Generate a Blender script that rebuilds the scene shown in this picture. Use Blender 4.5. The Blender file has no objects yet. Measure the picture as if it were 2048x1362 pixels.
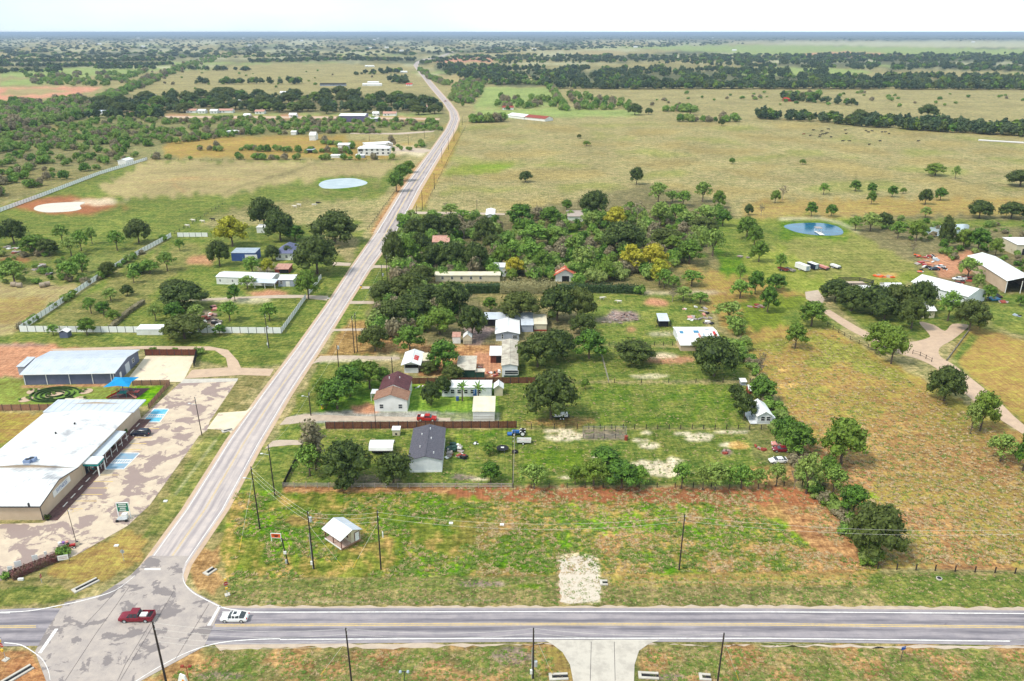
import bpy, math, random
import numpy as np
from math import sin, cos, tan, atan, atan2, radians as R, pi, hypot
from mathutils import Vector, Matrix
random.seed(7); rng = np.random.default_rng(7)
sc = bpy.context.scene
COL = sc.collection
# ------------------------------------------------------------------ camera
CH = 98.0; FP = 1593.0; PITCH = math.atan((681-64)/FP)
cam = bpy.data.cameras.new('camera'); cam.sensor_width = 36; cam.lens = 36*FP/2048
cam.clip_start = 1; cam.clip_end = 120000
co = bpy.data.objects.new('camera', cam); COL.objects.link(co)
co.location = (0, 0, CH); co.rotation_euler = (pi/2-PITCH, 0, 0); sc.camera = co
# ------------------------------------------------------------------ world: pale broken overcast
SUN_EL, SUN_AZ = R(54), R(-118)      # azimuth measured from +Y towards +X (sun to the left and behind the camera)
w = bpy.data.worlds.new('World'); sc.world = w; w.use_nodes = True
nt = w.node_tree; nt.nodes.clear()
def N(t, typ, **k):
    n = t.nodes.new(typ)
    for a, b in k.items(): setattr(n, a, b)
    return n
sky = N(nt, 'ShaderNodeTexSky', sky_type='NISHITA', sun_disc=False)
sky.sun_elevation = SUN_EL; sky.sun_rotation = SUN_AZ; sky.air_density = 1.3; sky.dust_density = 2.0; sky.ozone_density = 1.5
tc = N(nt, 'ShaderNodeTexCoord'); sep = N(nt, 'ShaderNodeSeparateXYZ'); nt.links.new(tc.outputs['Generated'], sep.inputs[0])
mp = N(nt, 'ShaderNodeMapping'); mp.inputs['Scale'].default_value = (1.4, 1.4, 5); nt.links.new(tc.outputs['Generated'], mp.inputs[0])
nz = N(nt, 'ShaderNodeTexNoise'); nz.inputs['Scale'].default_value = 2.2; nz.inputs['Detail'].default_value = 5
nt.links.new(mp.outputs[0], nz.inputs['Vector'])
ax = N(nt, 'ShaderNodeMath', operation='MULTIPLY_ADD'); ax.inputs[1].default_value = 0.55; nt.links.new(sep.outputs[0], ax.inputs[0]); nt.links.new(nz.outputs[0], ax.inputs[2])
mr = N(nt, 'ShaderNodeMapRange'); mr.inputs[1].default_value = 0.22; mr.inputs[2].default_value = 0.62; mr.inputs[3].default_value = 0.6; mr.inputs[4].default_value = 0.95
nt.links.new(ax.outputs[0], mr.inputs[0])
mx = N(nt, 'ShaderNodeMix', data_type='RGBA'); nt.links.new(mr.outputs[0], mx.inputs[0]); nt.links.new(sky.outputs[0], mx.inputs[6])
mx.inputs[7].default_value = (7.6, 9.0, 9.8, 1)
bg = N(nt, 'ShaderNodeBackground'); bg.inputs[1].default_value = 0.052; ab = N(nt, 'ShaderNodeMapRange', interpolation_type='SMOOTHSTEP'); ab.inputs[1].default_value = 0.0; ab.inputs[2].default_value = 0.5; ab.inputs[3].default_value = 1.22; ab.inputs[4].default_value = 0.95; nt.links.new(sep.outputs[2], ab.inputs[0])
hb = N(nt, 'ShaderNodeVectorMath', operation='SCALE'); nt.links.new(mx.outputs[2], hb.inputs[0]); nt.links.new(ab.outputs[0], hb.inputs[3]); nt.links.new(hb.outputs[0], bg.inputs[0])   # hazy skies are brightest low down
wo = N(nt, 'ShaderNodeOutputWorld'); nt.links.new(bg.outputs[0], wo.inputs[0])
# ------------------------------------------------------------------ sun (thin cloud: soft shadows)
sl = bpy.data.lights.new('sun', 'SUN'); sl.energy = 1.5; sl.angle = R(10); sl.color = (1, .94, .84)
so = bpy.data.objects.new('sun', sl); COL.objects.link(so)
dv = Vector((sin(SUN_AZ)*cos(SUN_EL), cos(SUN_AZ)*cos(SUN_EL), sin(SUN_EL)))
so.rotation_euler = dv.to_track_quat('Z', 'Y').to_euler(); so.location = dv*500
vs = sc.view_settings; vs.view_transform = 'Standard'; vs.look = 'None'; vs.gamma = 1; vs.use_curve_mapping = False; vs.exposure = 1.27
sc.cycles.max_bounces = 5; sc.cycles.diffuse_bounces = 2; sc.cycles.glossy_bounces = 2; sc.cycles.transmission_bounces = 2
sc.cycles.volume_bounces = 0; sc.cycles.transparent_max_bounces = 4
# ------------------------------------------------------------------ measuring: photograph pixel (2048 wide) -> place on the ground
def dep(y): return PITCH+atan((y-681)/FP)
def Yat(y, z=0.0): return (CH-z)/tan(dep(y))
def G(x, y, z=0.0):
    Y = Yat(y, z); d = Y*cos(PITCH)+(CH-z)*sin(PITCH)
    return Vector(((x-1024)/FP*d, Y, z))
def hgt(yb, yt): return CH-Yat(yb)*tan(dep(yt))          # height of a thing standing at row yb that reaches row yt
def ppm(y): return FP/(Yat(y)*cos(PITCH)+CH*sin(PITCH))    # pixels per metre there
def proj(X, Y, Z=0.0):
    d = Y*cos(PITCH)+(CH-Z)*sin(PITCH); return (1024+FP*X/d, 681-FP*(Y*sin(PITCH)-(CH-Z)*cos(PITCH))/d)
# ------------------------------------------------------------------ materials
MATS = {}
def noise_mat(name, c1, c2, scale=1.0, rough=.8, detail=4, lo=.35, hi=.65, bump=0, bscale=None, metal=0, stretch=(1,1,1), c3=None, s3=.1, spec=.3, coords='Object', wave=None):
    if name in MATS: return MATS[name]
    m = bpy.data.materials.new(name); m.use_nodes = True; t = m.node_tree
    b = t.nodes['Principled BSDF']; b.inputs['Roughness'].default_value = rough; b.inputs['Metallic'].default_value = metal
    b.inputs['Specular IOR Level'].default_value = spec
    if coords == 'World': src = N(t, 'ShaderNodeNewGeometry').outputs['Position']
    else: src = N(t, 'ShaderNodeTexCoord').outputs['Object']
    mp = N(t, 'ShaderNodeMapping'); mp.inputs['Scale'].default_value = stretch; t.links.new(src, mp.inputs[0])
    n = N(t, 'ShaderNodeTexNoise'); n.inputs['Scale'].default_value = scale; n.inputs['Detail'].default_value = detail; n.inputs['Roughness'].default_value = .65
    t.links.new(mp.outputs[0], n.inputs['Vector'])
    r = N(t, 'ShaderNodeMapRange'); r.inputs[1].default_value = lo; r.inputs[2].default_value = hi; t.links.new(n.outputs[0], r.inputs[0])
    x = N(t, 'ShaderNodeMix', data_type='RGBA'); x.inputs[6].default_value = (*c1, 1); x.inputs[7].default_value = (*c2, 1)
    t.links.new(r.outputs[0], x.inputs[0]); out = x.outputs[2]
    if c3:
        n3 = N(t, 'ShaderNodeTexNoise'); n3.inputs['Scale'].default_value = s3; n3.inputs['Detail'].default_value = 6; n3.inputs['Roughness'].default_value = .6
        t.links.new(mp.outputs[0], n3.inputs['Vector'])
        r3 = N(t, 'ShaderNodeMapRange'); r3.inputs[1].default_value = .48; r3.inputs[2].default_value = .58; t.links.new(n3.outputs[0], r3.inputs[0])
        x3 = N(t, 'ShaderNodeMix', data_type='RGBA'); t.links.new(r3.outputs[0], x3.inputs[0]); t.links.new(out, x3.inputs[6]); x3.inputs[7].default_value = (*c3, 1); out = x3.outputs[2]
    t.links.new(out, b.inputs['Base Color'])
    if bump:
        bn = N(t, 'ShaderNodeTexNoise'); bn.inputs['Scale'].default_value = bscale or scale*4; bn.inputs['Detail'].default_value = 3
        t.links.new(mp.outputs[0], bn.inputs['Vector'])
        bu = N(t, 'ShaderNodeBump'); bu.inputs['Strength'].default_value = bump; bu.inputs['Distance'].default_value = .1
        t.links.new(bn.outputs[0], bu.inputs['Height']); t.links.new(bu.outputs[0], b.inputs['Normal'])
    MATS[name] = m; return m
def paint(name, c, rough=.6, metal=0, var=.12, scale=.7, spec=.3):
    return noise_mat(name, tuple(v*(1-var) for v in c), tuple(min(1, v*(1+var)) for v in c), scale, rough, metal=metal, spec=spec)
M = {}
M['white'] = noise_mat('white_painted_metal', (.78,.78,.76), (.62,.61,.58), .35, .5, lo=.45, hi=.8)
M['whiteroof'] = noise_mat('white_roof_metal', (.80,.80,.80), (.62,.63,.64), .12, .45, lo=.5, hi=.75, stretch=(1,1,1))
M['shoproof'] = noise_mat('shop_roof_metal', (.72,.72,.71), (.40,.40,.42), .18, .55, lo=.50, hi=.66, detail=7, c3=None)
M['fencewhite'] = paint('white_fence_sheet', (.88,.88,.86), .5, 0, .03)
M['greyroof'] = noise_mat('pale_galvanised_roof', (.56,.60,.66), (.46,.50,.56), .3, .45, lo=.4, hi=.7)
M['oldroof'] = noise_mat('weathered_roof_metal', (.55,.51,.42), (.34,.29,.24), .5, .7, lo=.4, hi=.65)
M['creamroof'] = noise_mat('cream_roof_metal', (.72,.66,.50), (.60,.54,.40), .4, .6)
M['shingle'] = noise_mat('charcoal_shingles', (.07,.068,.085), (.12,.115,.14), 2.5, .9, bump=.4, bscale=9)
M['brownroof'] = noise_mat('brown_shingles', (.22,.11,.07), (.32,.18,.12), 1.5, .9, bump=.3, bscale=9)
M['maroonroof'] = noise_mat('maroon_shingles', (.07,.025,.03), (.13,.05,.055), 1.5, .9, bump=.3, bscale=9)
M['blueroof'] = noise_mat('slate_blue_shingles', (.10,.11,.20), (.16,.17,.27), 1.5, .85, bump=.3)
M['pinkroof'] = noise_mat('faded_red_roof', (.42,.2,.15), (.55,.33,.26), 1.2, .8)
M['siding'] = noise_mat('pale_grey_siding', (.60,.63,.66), (.72,.74,.75), .8, .7)
M['greywall'] = noise_mat('blue_grey_siding', (.30,.33,.40), (.38,.40,.47), .8, .7)
M['tanwall'] = noise_mat('tan_metal_wall', (.50,.38,.27), (.58,.45,.33), .25, .65)
M['creamwall'] = noise_mat('cream_wall', (.62,.56,.40), (.54,.48,.35), .6, .7)
M['bluewall'] = noise_mat('blue_grey_metal_wall', (.10,.12,.19), (.13,.15,.23), .4, .5)
M['cobalt'] = paint('cobalt_blue_metal', (.05,.10,.30))
M['greenwall'] = paint('dark_green_wall', (.02,.06,.045))
M['redwall'] = paint('red_brown_wall', (.28,.05,.03))
M['rust'] = noise_mat('rusty_red_roof', (.48,.07,.03), (.55,.20,.12), .9, .7, lo=.4, hi=.6)
M['redsheet'] = paint('red_roof_sheet', (.50,.04,.04)); M['bluesheet'] = paint('blue_roof_sheet', (.06,.22,.38)); M['pinksheet'] = paint('faded_pink_sheet', (.60,.26,.22))
M['greysheet'] = paint('grey_roof_sheet', (.36,.42,.48))
M['dark'] = paint('dark_opening', (.012,.012,.015)); M['glass'] = noise_mat('window_glass', (.03,.035,.045), (.06,.07,.08), 1, .12, spec=.5)
M['trim'] = paint('white_trim', (.8,.8,.78)); M['darktrim'] = paint('dark_trim', (.05,.05,.055))
M['bark'] = noise_mat('bark', (.09,.065,.05), (.17,.13,.10), 3, .95, bump=.5)
M['palebark'] = noise_mat('pale_bark', (.22,.18,.15), (.34,.29,.24), 3, .95)
M['pole'] = noise_mat('dark_treated_wood', (.028,.02,.018), (.055,.042,.036), 2, .9)
M['woodred'] = noise_mat('red_brown_fence_wood', (.10,.028,.018), (.17,.055,.035), 2.0, .9, stretch=(1,1,.3))
M['woodtan'] = noise_mat('tan_fence_wood', (.36,.20,.13), (.27,.14,.09), 1.5, .9)
M['deck'] = noise_mat('pinkish_deck_wood', (.50,.36,.30), (.38,.26,.21), 2, .85)
M['oldwood'] = noise_mat('grey_weathered_wood', (.28,.24,.22), (.42,.37,.34), 2, .9)
M['concrete'] = noise_mat('pale_concrete', (.56,.52,.45), (.45,.41,.36), .6, .85)
M['steel'] = paint('galvanised_steel', (.5,.52,.54), .4, .3); M['black'] = paint('black_rubber', (.015,.015,.016), .8)
M['wire'] = paint('aluminium_wire', (.72,.70,.62), .45)
M['yellow'] = paint('yellow_paint', (.75,.48,.05)); M['yline'] = noise_mat('yellow_road_paint', (.72,.50,.16), (.52,.40,.22), 1.5, .8, coords='World')
M['wline'] = noise_mat('white_road_paint', (.82,.80,.77), (.62,.58,.56), 1.2, .8, coords='World')
M['orange'] = paint('orange_sign_face', (.75,.12,.02)); M['signgreen'] = paint('green_sign_face', (.01,.16,.09)); M['signblue'] = paint('blue_sign_face', (.02,.08,.36))
M['red'] = paint('red_car_paint', (.42,.02,.015), .3, spec=.5); M['maroon'] = paint('maroon_car_paint', (.20,.006,.02), .25, spec=.6)
M['carwhite'] = paint('white_car_paint', (.8,.8,.8), .3, spec=.5); M['navy'] = paint('navy_car_paint', (.012,.018,.04), .25, spec=.6)
M['tractorblue'] = paint('tractor_blue', (.03,.12,.36), .4); M['redlamp'] = paint('tail_lamp_red', (.5,.01,.01), .3); M['lamp'] = paint('headlamp_glass', (.75,.75,.72), .2)
M['teal'] = paint('teal_canopy', (.02,.25,.24)); M['azure'] = paint('azure_shade_cloth', (.0,.25,.55), .7); M['hblue'] = noise_mat('handicap_bay_blue', (.05,.38,.62), (.20,.48,.60), .8, .8, coords='World')
M['hblue2'] = noise_mat('faded_handicap_blue', (.18,.36,.50), (.30,.34,.40), .8, .8, coords='World')
M['blackhide'] = paint('black_hide', (.012,.01,.01)); M['whitehide'] = paint('white_hide', (.65,.6,.52)); M['brownhide'] = paint('red_brown_hide', (.22,.07,.03))
M['hay'] = noise_mat('hay', (.40,.33,.24), (.28,.22,.17), 4, .95); M['tarp'] = paint('white_wrap', (.75,.72,.72))
M['junk'] = noise_mat('mixed_debris', (.10,.07,.06), (.45,.38,.36), 2.2, .9)
M['tree_stack'] = noise_mat('cut_brush', (.20,.12,.10), (.40,.30,.27), 3, .95)
M['water'] = noise_mat('pond_water', (.01,.09,.18), (.02,.14,.25), .15, .12, bump=.05, bscale=2, spec=.25)
M['palewater'] = noise_mat('milky_pond_water', (.30,.37,.40), (.42,.48,.49), .1, .12, spec=.5)
M['sandwater'] = noise_mat('muddy_pond_water', (.62,.54,.42), (.66,.60,.48), .1, .25, spec=.4)
# ------------------------------------------------------------------ mesh building
class MB:
    def __init__(s): s.v = []; s.f = []
    def add(s, vs, fs):
        n = len(s.v); s.v += [tuple(v) for v in vs]; s.f += [tuple(i+n for i in f) for f in fs]; return s
    def box(s, x0, x1, y0, y1, z0, z1, m=None):
        vs = [Vector((x, y, z)) for z in (z0, z1) for x, y in ((x0,y0),(x1,y0),(x1,y1),(x0,y1))]
        if m: vs = [m @ v for v in vs]
        return s.add(vs, [(3,2,1,0),(4,5,6,7),(0,1,5,4),(1,2,6,5),(2,3,7,6),(3,0,4,7)])
    def cbox(s, c, d, rz=0, m=None):
        mm = Matrix.Translation(c) @ Matrix.Rotation(rz, 4, 'Z')
        return s.box(-d[0]/2, d[0]/2, -d[1]/2, d[1]/2, -d[2]/2, d[2]/2, (m @ mm) if m else mm)
    def tube(s, a, b, r0, r1=None, n=6, caps=True):
        a, b = Vector(a), Vector(b); r1 = r0 if r1 is None else r1
        q = (b-a).to_track_quat('Z', 'Y'); vs = []
        for p, r in ((a, r0), (b, r1)):
            for i in range(n): vs.append(p+q @ Vector((r*cos(2*pi*i/n), r*sin(2*pi*i/n), 0)))
        fs = [(i, (i+1) % n, n+(i+1) % n, n+i) for i in range(n)]
        if caps: fs += [tuple(range(n-1, -1, -1)), tuple(range(n, 2*n))]
        return s.add(vs, fs)
    def path(s, pts, r, n=4):
        for a, b in zip(pts, pts[1:]): s.tube(a, b, r, r, n, False)
        return s
    def prism(s, prof, x0, x1):       # profile in (y,z) pushed along x
        n = len(prof); vs = [(x0, y, z) for y, z in prof]+[(x1, y, z) for y, z in prof]
        return s.add(vs, [tuple(range(n-1, -1, -1)), tuple(range(n, 2*n))]+[(i, (i+1) % n, n+(i+1) % n, n+i) for i in range(n)])
    def slab(s, pts, t):              # polygon pts (3d, ccw from above) thickened downwards
        n = len(pts); pts = [Vector(p) for p in pts]
        vs = pts+[p-Vector((0,0,t)) for p in pts]
        return s.add(vs, [tuple(range(n)), tuple(range(2*n-1, n-1, -1))]+[(i, n+i, n+(i+1) % n, (i+1) % n) for i in range(n)])
    def mesh(s, name, mat, smooth=False):
        me = bpy.data.meshes.new(name); me.from_pydata(s.v, [], s.f); me.validate(); me.update()
        if mat: me.materials.append(M[mat] if isinstance(mat, str) else mat)
        if smooth:
            for p in me.polygons: p.use_smooth = True
        return me
    def ob(s, name, mat, parent=None, smooth=False, loc=None):
        return link(name, s.mesh(name, mat, smooth), parent, loc)
def link(name, me, parent=None, loc=None, rz=None, scale=None):
    o = bpy.data.objects.new(name, me); COL.objects.link(o)
    if parent: o.parent = parent
    if loc is not None: o.location = loc
    if rz is not None: o.rotation_euler = (0, 0, rz)
    if scale is not None: o.scale = scale
    return o
def tag(o, label=None, cat=None, group=None, kind=None):
    if label: o['label'] = label
    if cat: o['category'] = cat
    if group: o['group'] = group
    if kind: o['kind'] = kind
    return o
LM = []      # landmarks for describing where trees stand
def thing(name, label, cat, loc, rz=0, group=None, lm=None):
    o = link(name, None, None, loc, rz); tag(o, label, cat, group)
    if lm: LM.append((lm, loc[0], loc[1]))
    return o
def dup(root, loc, rz, label, group=None, scale=None):
    r = root.copy(); COL.objects.link(r); r.location = loc; r.rotation_euler = (0, 0, rz); r['label'] = label
    if group: r['group'] = group
    if scale: r.scale = scale
    for ch in list(root.children):
        c = ch.copy(); COL.objects.link(c); c.parent = r
        for g in list(ch.children):
            d = g.copy(); COL.objects.link(d); d.parent = c
    return r
# ------------------------------------------------------------------ the ground sheet (reaches the horizon)
rows = list(np.arange(1440, 200, -2.6))+list(np.arange(200, 76, -1.7))
ys = [-400, 0, 50]+[Yat(r) for r in rows]+[13000, 16000, 20000, 26000, 36000, 50000, 75000]
us = np.concatenate([[-2.2, -1.5, -1.05, -.85], np.arange(-1064, 1068, 3.6)/FP, [.85, 1.05, 1.5, 2.2]])
ys = np.array(ys); dd = np.maximum(ys, 50)*cos(PITCH)+CH*sin(PITCH)
GX = (dd[:, None]*us[None, :]); GY = np.repeat(ys[:, None], len(us), 1)
nr, nc = GX.shape
den = GY*cos(PITCH)+CH*sin(PITCH); den = np.where(den < 20, 20, den)
PX = 1024+FP*GX/den; PY = 681-FP*(GY*sin(PITCH)-CH*cos(PITCH))/den
def fbm(X, Y, s, oct=4, seed=0, ay=1.0):
    r = np.random.default_rng(seed); out = np.zeros_like(X); a = 1; tot = 0
    for o in range(oct):
        for k in range(5):
            th = r.uniform(0, 2*pi); ph = r.uniform(0, 2*pi); f = (2**o)/s*r.uniform(.7, 1.4)*2*pi
            out = out+a*np.sin((X*cos(th)+Y*ay*sin(th))*f+ph+1.5*np.sin((X*sin(th)-Y*cos(th))*f*.6+ph*2)); tot += a*a/2
        a *= .55
    return out/math.sqrt(tot)
N1 = fbm(GX, GY, 30, 5, 1); N2 = fbm(GX, GY, 30, 5, 2); NP1 = fbm(PX, PY, 60, 5, 3); NP2 = fbm(PX, PY, 40, 5, 4)
PAL = dict(
 lush=((.055,.135,.025),(.125,.17,.04)), green=((.085,.145,.04),(.185,.185,.07)), olive=((.15,.16,.045),(.25,.195,.08)), past=((.195,.205,.07),(.34,.265,.125)),
 tan=((.40,.295,.15),(.29,.25,.10)), dry=((.38,.235,.125),(.25,.215,.08)), brown=((.30,.155,.09),(.38,.24,.135)), rust=((.34,.15,.09),(.24,.12,.07)),
 weed=((.10,.17,.03),(.34,.24,.115)), dirt=((.50,.27,.18),(.38,.22,.15)), sand=((.72,.62,.44),(.62,.52,.36)), floor=((.13,.13,.05),(.21,.17,.08)),
 wood=((.055,.075,.035),(.09,.10,.05)), bright=((.09,.24,.02),(.16,.25,.04)), orange=((.50,.31,.14),(.48,.34,.17)), yel=((.25,.25,.05),(.19,.25,.045)),
 grey=((.34,.32,.27),(.28,.27,.24)), red=((.55,.22,.12),(.48,.26,.17)), fpale=((.44,.40,.24),(.38,.38,.22)), fgreen=((.22,.28,.11),(.27,.30,.14)),
 mesq=((.15,.175,.055),(.24,.20,.09)), limey=((.16,.21,.055),(.23,.23,.085)), mauve=((.22,.16,.15),(.28,.20,.17)))
def sat(c, k=1.28): l = .3*c[0]+.6*c[1]+.1*c[2]; return tuple(max(.004, l+(v-l)*k) for v in c)
PAL = {k: tuple(sat(c) for c in v) if k in ('lush','green','weed','bright','limey','fgreen','rust','brown','dry','dirt','orange') else v for k, v in PAL.items()}
A = np.zeros((nr, nc, 3)); B = np.zeros((nr, nc, 3))
def put(mask, key, a=1.0):
    c1, c2 = PAL[key]; mm = (mask*a)[..., None]
    A[:] = A*(1-mm)+np.array(c1)*mm; B[:] = B*(1-mm)+np.array(c2)*mm
def poly(pts, key, j=3, a=1.0, tear=0.0):
    pts = np.array(pts, float); X = PX+NP1*j; Y = PY+NP2*j*.45; ins = np.zeros(X.shape, bool)
    n = len(pts)
    for i in range(n):
        x1, y1 = pts[i]; x2, y2 = pts[(i+1) % n]
        if y1 == y2: continue
        c = ((y1 > Y) != (y2 > Y)) & (X < (x2-x1)*(Y-y1)/(y2-y1)+x1); ins ^= c
    m = ins.astype(float)
    if tear: m = m*np.clip((NP1*.6+N1*.5+tear)*2, 0, 1)
    put(m, key, a)
def blob(cx, cy, rx, ry, key, a=1.0, rag=.35):
    q = np.sqrt(((PX-cx)/rx)**2+((PY-cy)/ry)**2)+rag*(N1*.5+NP2*.3)
    put(np.clip((1.15-q)*3.5, 0, 1), key, a)
def line(pts, wpx, key, a=1.0):
    m = np.zeros(PX.shape)
    for (x1, y1), (x2, y2) in zip(pts, pts[1:]):
        dx, dy = x2-x1, y2-y1; t = np.clip(((PX-x1)*dx+(PY-y1)*dy)/(dx*dx+dy*dy), 0, 1)
        d = np.hypot(PX-x1-t*dx, (PY-y1-t*dy)); m = np.maximum(m, np.clip((wpx*.5+.8-d)/1.6, 0, 1))
    put(m, key, a)
def grow(px, py, d=1.0): return d
put(np.ones((nr, nc)), 'past')
# far country: woods and fields in long strips
far = np.clip((150-PY)/25, 0, 1); s = fbm(PX, PY*9, 420, 5, 11)+.6*fbm(PX, PY*7, 90, 4, 12)
put(far*np.clip((s-.05)*2.2, 0, 1), 'wood', .92)
put(far*np.clip((fbm(PX, PY*12, 220, 4, 14)-.45)*3, 0, 1), 'fpale', .8)
poly([(-60,78),(1020,80),(1000,66),(-60,66)], 'wood', 2, .9); poly([(1000,80),(2110,80),(2110,66),(1000,66)], 'wood', 1, .95)
poly([(-60,122),(900,112),(880,126),(-60,140)], 'wood', 6, .5); 
poly([(870,128),(1000,140),(1540,143),(1700,156),(2110,163),(2110,177),(1000,173),(880,150)], 'wood', 4, .8); poly([(1500,114),(2110,112),(2110,142),(1800,138),(1500,132)], 'wood', 4, .8)
for k_ in range(60):
    r_ = random.Random(k_); x_, y_ = r_.uniform(-60, 2050), 86+62*r_.random()**1.2; w_, h_ = r_.uniform(60, 260), .8+(y_-74)*r_.uniform(.03, .07); poly([(x_,y_),(x_+w_,y_+r_.uniform(-1,1)),(x_+w_*.9,y_+h_),(x_-w_*.1,y_+h_)], r_.choice(('fpale','fgreen','past','fgreen','olive')), 2, .85)
for P_, k in [
 ([(255,188),(350,152),(470,131),(560,126),(800,128),(832,150),(868,186),(720,190),(500,182)], 'past'), ([(0,141),(330,129),(352,134),(240,152),(100,156),(0,152)], 'fgreen'),
 ([(250,133),(345,131),(330,137),(130,134)], 'fpale'), ([(0,162),(60,158),(150,166),(0,172)], 'fgreen'),
 ([(-20,175),(205,173),(168,187),(60,199),(-20,203)], 'red'), ([(-20,202),(80,198),(50,210),(-20,218)], 'fgreen'), ([(20,178),(110,177),(140,183),(40,192),(0,190)], 'tan'),
 ([(970,174),(1102,176),(1112,213),(946,215)], 'fgreen'), ([(1105,176),(1290,180),(1560,171),(2110,178),(2110,246),(1800,235),(1520,224),(1380,216),(1250,208),(1130,192)], 'past'),
 ([(1440,143),(1560,134),(1690,137),(1760,146),(1620,152),(1460,150)], 'fgreen'), ([(1700,146),(1900,142),(2110,148),(2110,158),(1830,156)], 'past'),
 ([(1240,93),(1500,90),(1640,91),(2110,100),(2110,117),(1850,113),(1600,112),(1340,100)], 'fgreen'), ([(1500,84),(2110,82),(2110,96),(1700,92)], 'fpale'), ([(1600,108),(1690,103),(1790,109),(1880,114),(1640,114)], 'red'),
 ([(878,116),(985,115),(985,124),(876,125)], 'red'), ([(862,150),(1000,150),(1100,156),(1090,166),(880,164)], 'tan'), ([(1140,104),(1240,100),(1260,110),(1150,112)], 'tan'), ([(1460,120),(1780,118),(1760,124),(1480,126)], 'fpale'),
 ([(880,165),(950,166),(950,176),(900,178)], 'tan')]: poly(P_, k, 2)
# left scrubland and suburb
poly([(-60,212),(180,196),(260,188),(860,188),(900,230),(890,262),(860,300),(790,322),(290,318),(-60,432)], 'mesq', 3)
poly([(170,192),(860,190),(895,222),(880,232),(200,232)], 'floor', 2)
poly([(330,230),(700,231),(880,236),(870,240),(330,235)], 'dirt', 1); poly([(380,226),(560,228),(560,233),(380,232)], 'fgreen', 1); poly([(600,228),(880,228),(880,234),(600,233)], 'fgreen', 1)
poly([(-60,240),(120,250),(160,262),(60,275),(-60,278)], 'olive', 3); poly([(-60,300),(240,300),(250,330),(120,350),(-60,372)], 'floor', 8, .6); poly([(-60,330),(160,340),(190,352),(40,395),(-60,410)], 'olive', 8, .8)
poly([(360,275),(640,270),(780,268),(870,268),(840,300),(780,318),(330,314),(330,290)], 'dry', 3); poly([(690,266),(870,266),(850,290),(690,280)], 'past', 1)
poly([(770,290),(860,293),(846,312),(770,306)], 'sand', 2, .7)
# big left pasture with ponds
poly([(-60,432),(290,320),(800,320),(812,330),(740,430),(700,462),(370,472),(-60,560)], 'green', 3)
poly([(290,322),(796,322),(770,352),(690,360),(560,372),(460,392),(400,388),(300,396),(215,392),(200,372)], 'tan', 7)
poly([(470,386),(560,366),(600,360),(620,376),(540,384)], 'green', 5, .8); poly([(400,452),(460,420),(560,405),(700,400),(770,395),(735,440),(610,450)], 'past', 6, .9)
poly([(400,440),(500,405),(640,395),(620,415),(520,425)], 'olive', 6, .5)
line([(445,388),(480,372),(560,350),(640,322)], 4, 'floor', .95); line([(478,388),(540,362),(590,345)], 3, 'floor', .8); line([(370,384),(350,372),(345,358),(400,354)], 2.5, 'brown', .7); line([(300,345),(420,340),(520,342)], 2.5, 'floor', .7); line([(300,330),(450,330)], 2, 'floor', .5); line([(430,344),(560,352),(620,350)], 2, 'floor', .5); line([(290,366),(330,360),(480,358)], 2, 'brown', .5); line([(585,376),(700,352)], 2, 'floor', .4)
blob(135,411,105,17,'rust',1,.2); blob(195,404,50,6,'sand',.7); blob(686,367,62,17,'olive'); blob(686,367,52,13,'lush')
poly([(-60,470),(30,440),(120,440),(190,470),(300,490),(200,560),(150,572),(-60,565)], 'green', 6, .8); blob(35,512,60,10,'floor',.8); blob(30,520,30,5,'rust',.7); blob(90,545,50,9,'floor',.7)
poly([(-60,565),(160,570),(165,600),(100,640),(40,662),(-60,690)], 'tan', 4); poly([(-60,600),(110,590),(60,640),(-60,660)], 'dry', 6, .6)
# fenced homestead left of the road
poly([(38,661),(340,476),(430,466),(620,462),(700,528),(645,598),(563,665)], 'green', 1); poly([(60,655),(200,570),(340,490),(420,490),(300,600),(200,655)], 'olive', 8, .6); poly([(300,660),(370,600),(460,560),(640,560),(640,600),(563,662)], 'green', 4)
poly([(400,560),(640,540),(640,575),(430,585)], 'green', 3); blob(405,520,26,10,'dirt',.8); blob(545,587,40,7,'dirt'); blob(470,600,90,5,'sand',.6); blob(405,640,30,20,'mauve',.8); blob(530,545,20,20,'mauve',.6)
poly([(600,460),(730,462),(700,530),(650,592),(560,668),(540,690),(470,735),(600,690),(690,590),(745,480)], 'green', 2)
poly([(-60,690),(38,664),(563,668),(640,600),(668,600),(560,730),(470,735),(250,694),(-60,700)], 'green', 2); poly([(100,680),(560,676),(620,640),(560,720),(480,712),(300,690)], 'green', 4, .7)
poly([(-60,690),(80,686),(170,700),(60,755),(-60,752)], 'dirt', 4); blob(30,690,60,3,'mauve',.7)
poly([(-60,752),(60,760),(250,770),(330,772),(300,812),(-60,812)], 'yel', 2); poly([(265,772),(338,772),(300,810),(262,810)], 'bright', 1)
poly([(45,770),(235,768),(255,772),(40,776)], 'dirt', 1)
poly([(-60,820),(110,830),(150,838),(90,870),(-60,905)], 'dry', 3); blob(90,850,30,10,'mauve',.8); poly([(-60,905),(70,868),(180,822),(80,900),(30,930)], 'green', 2)
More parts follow.
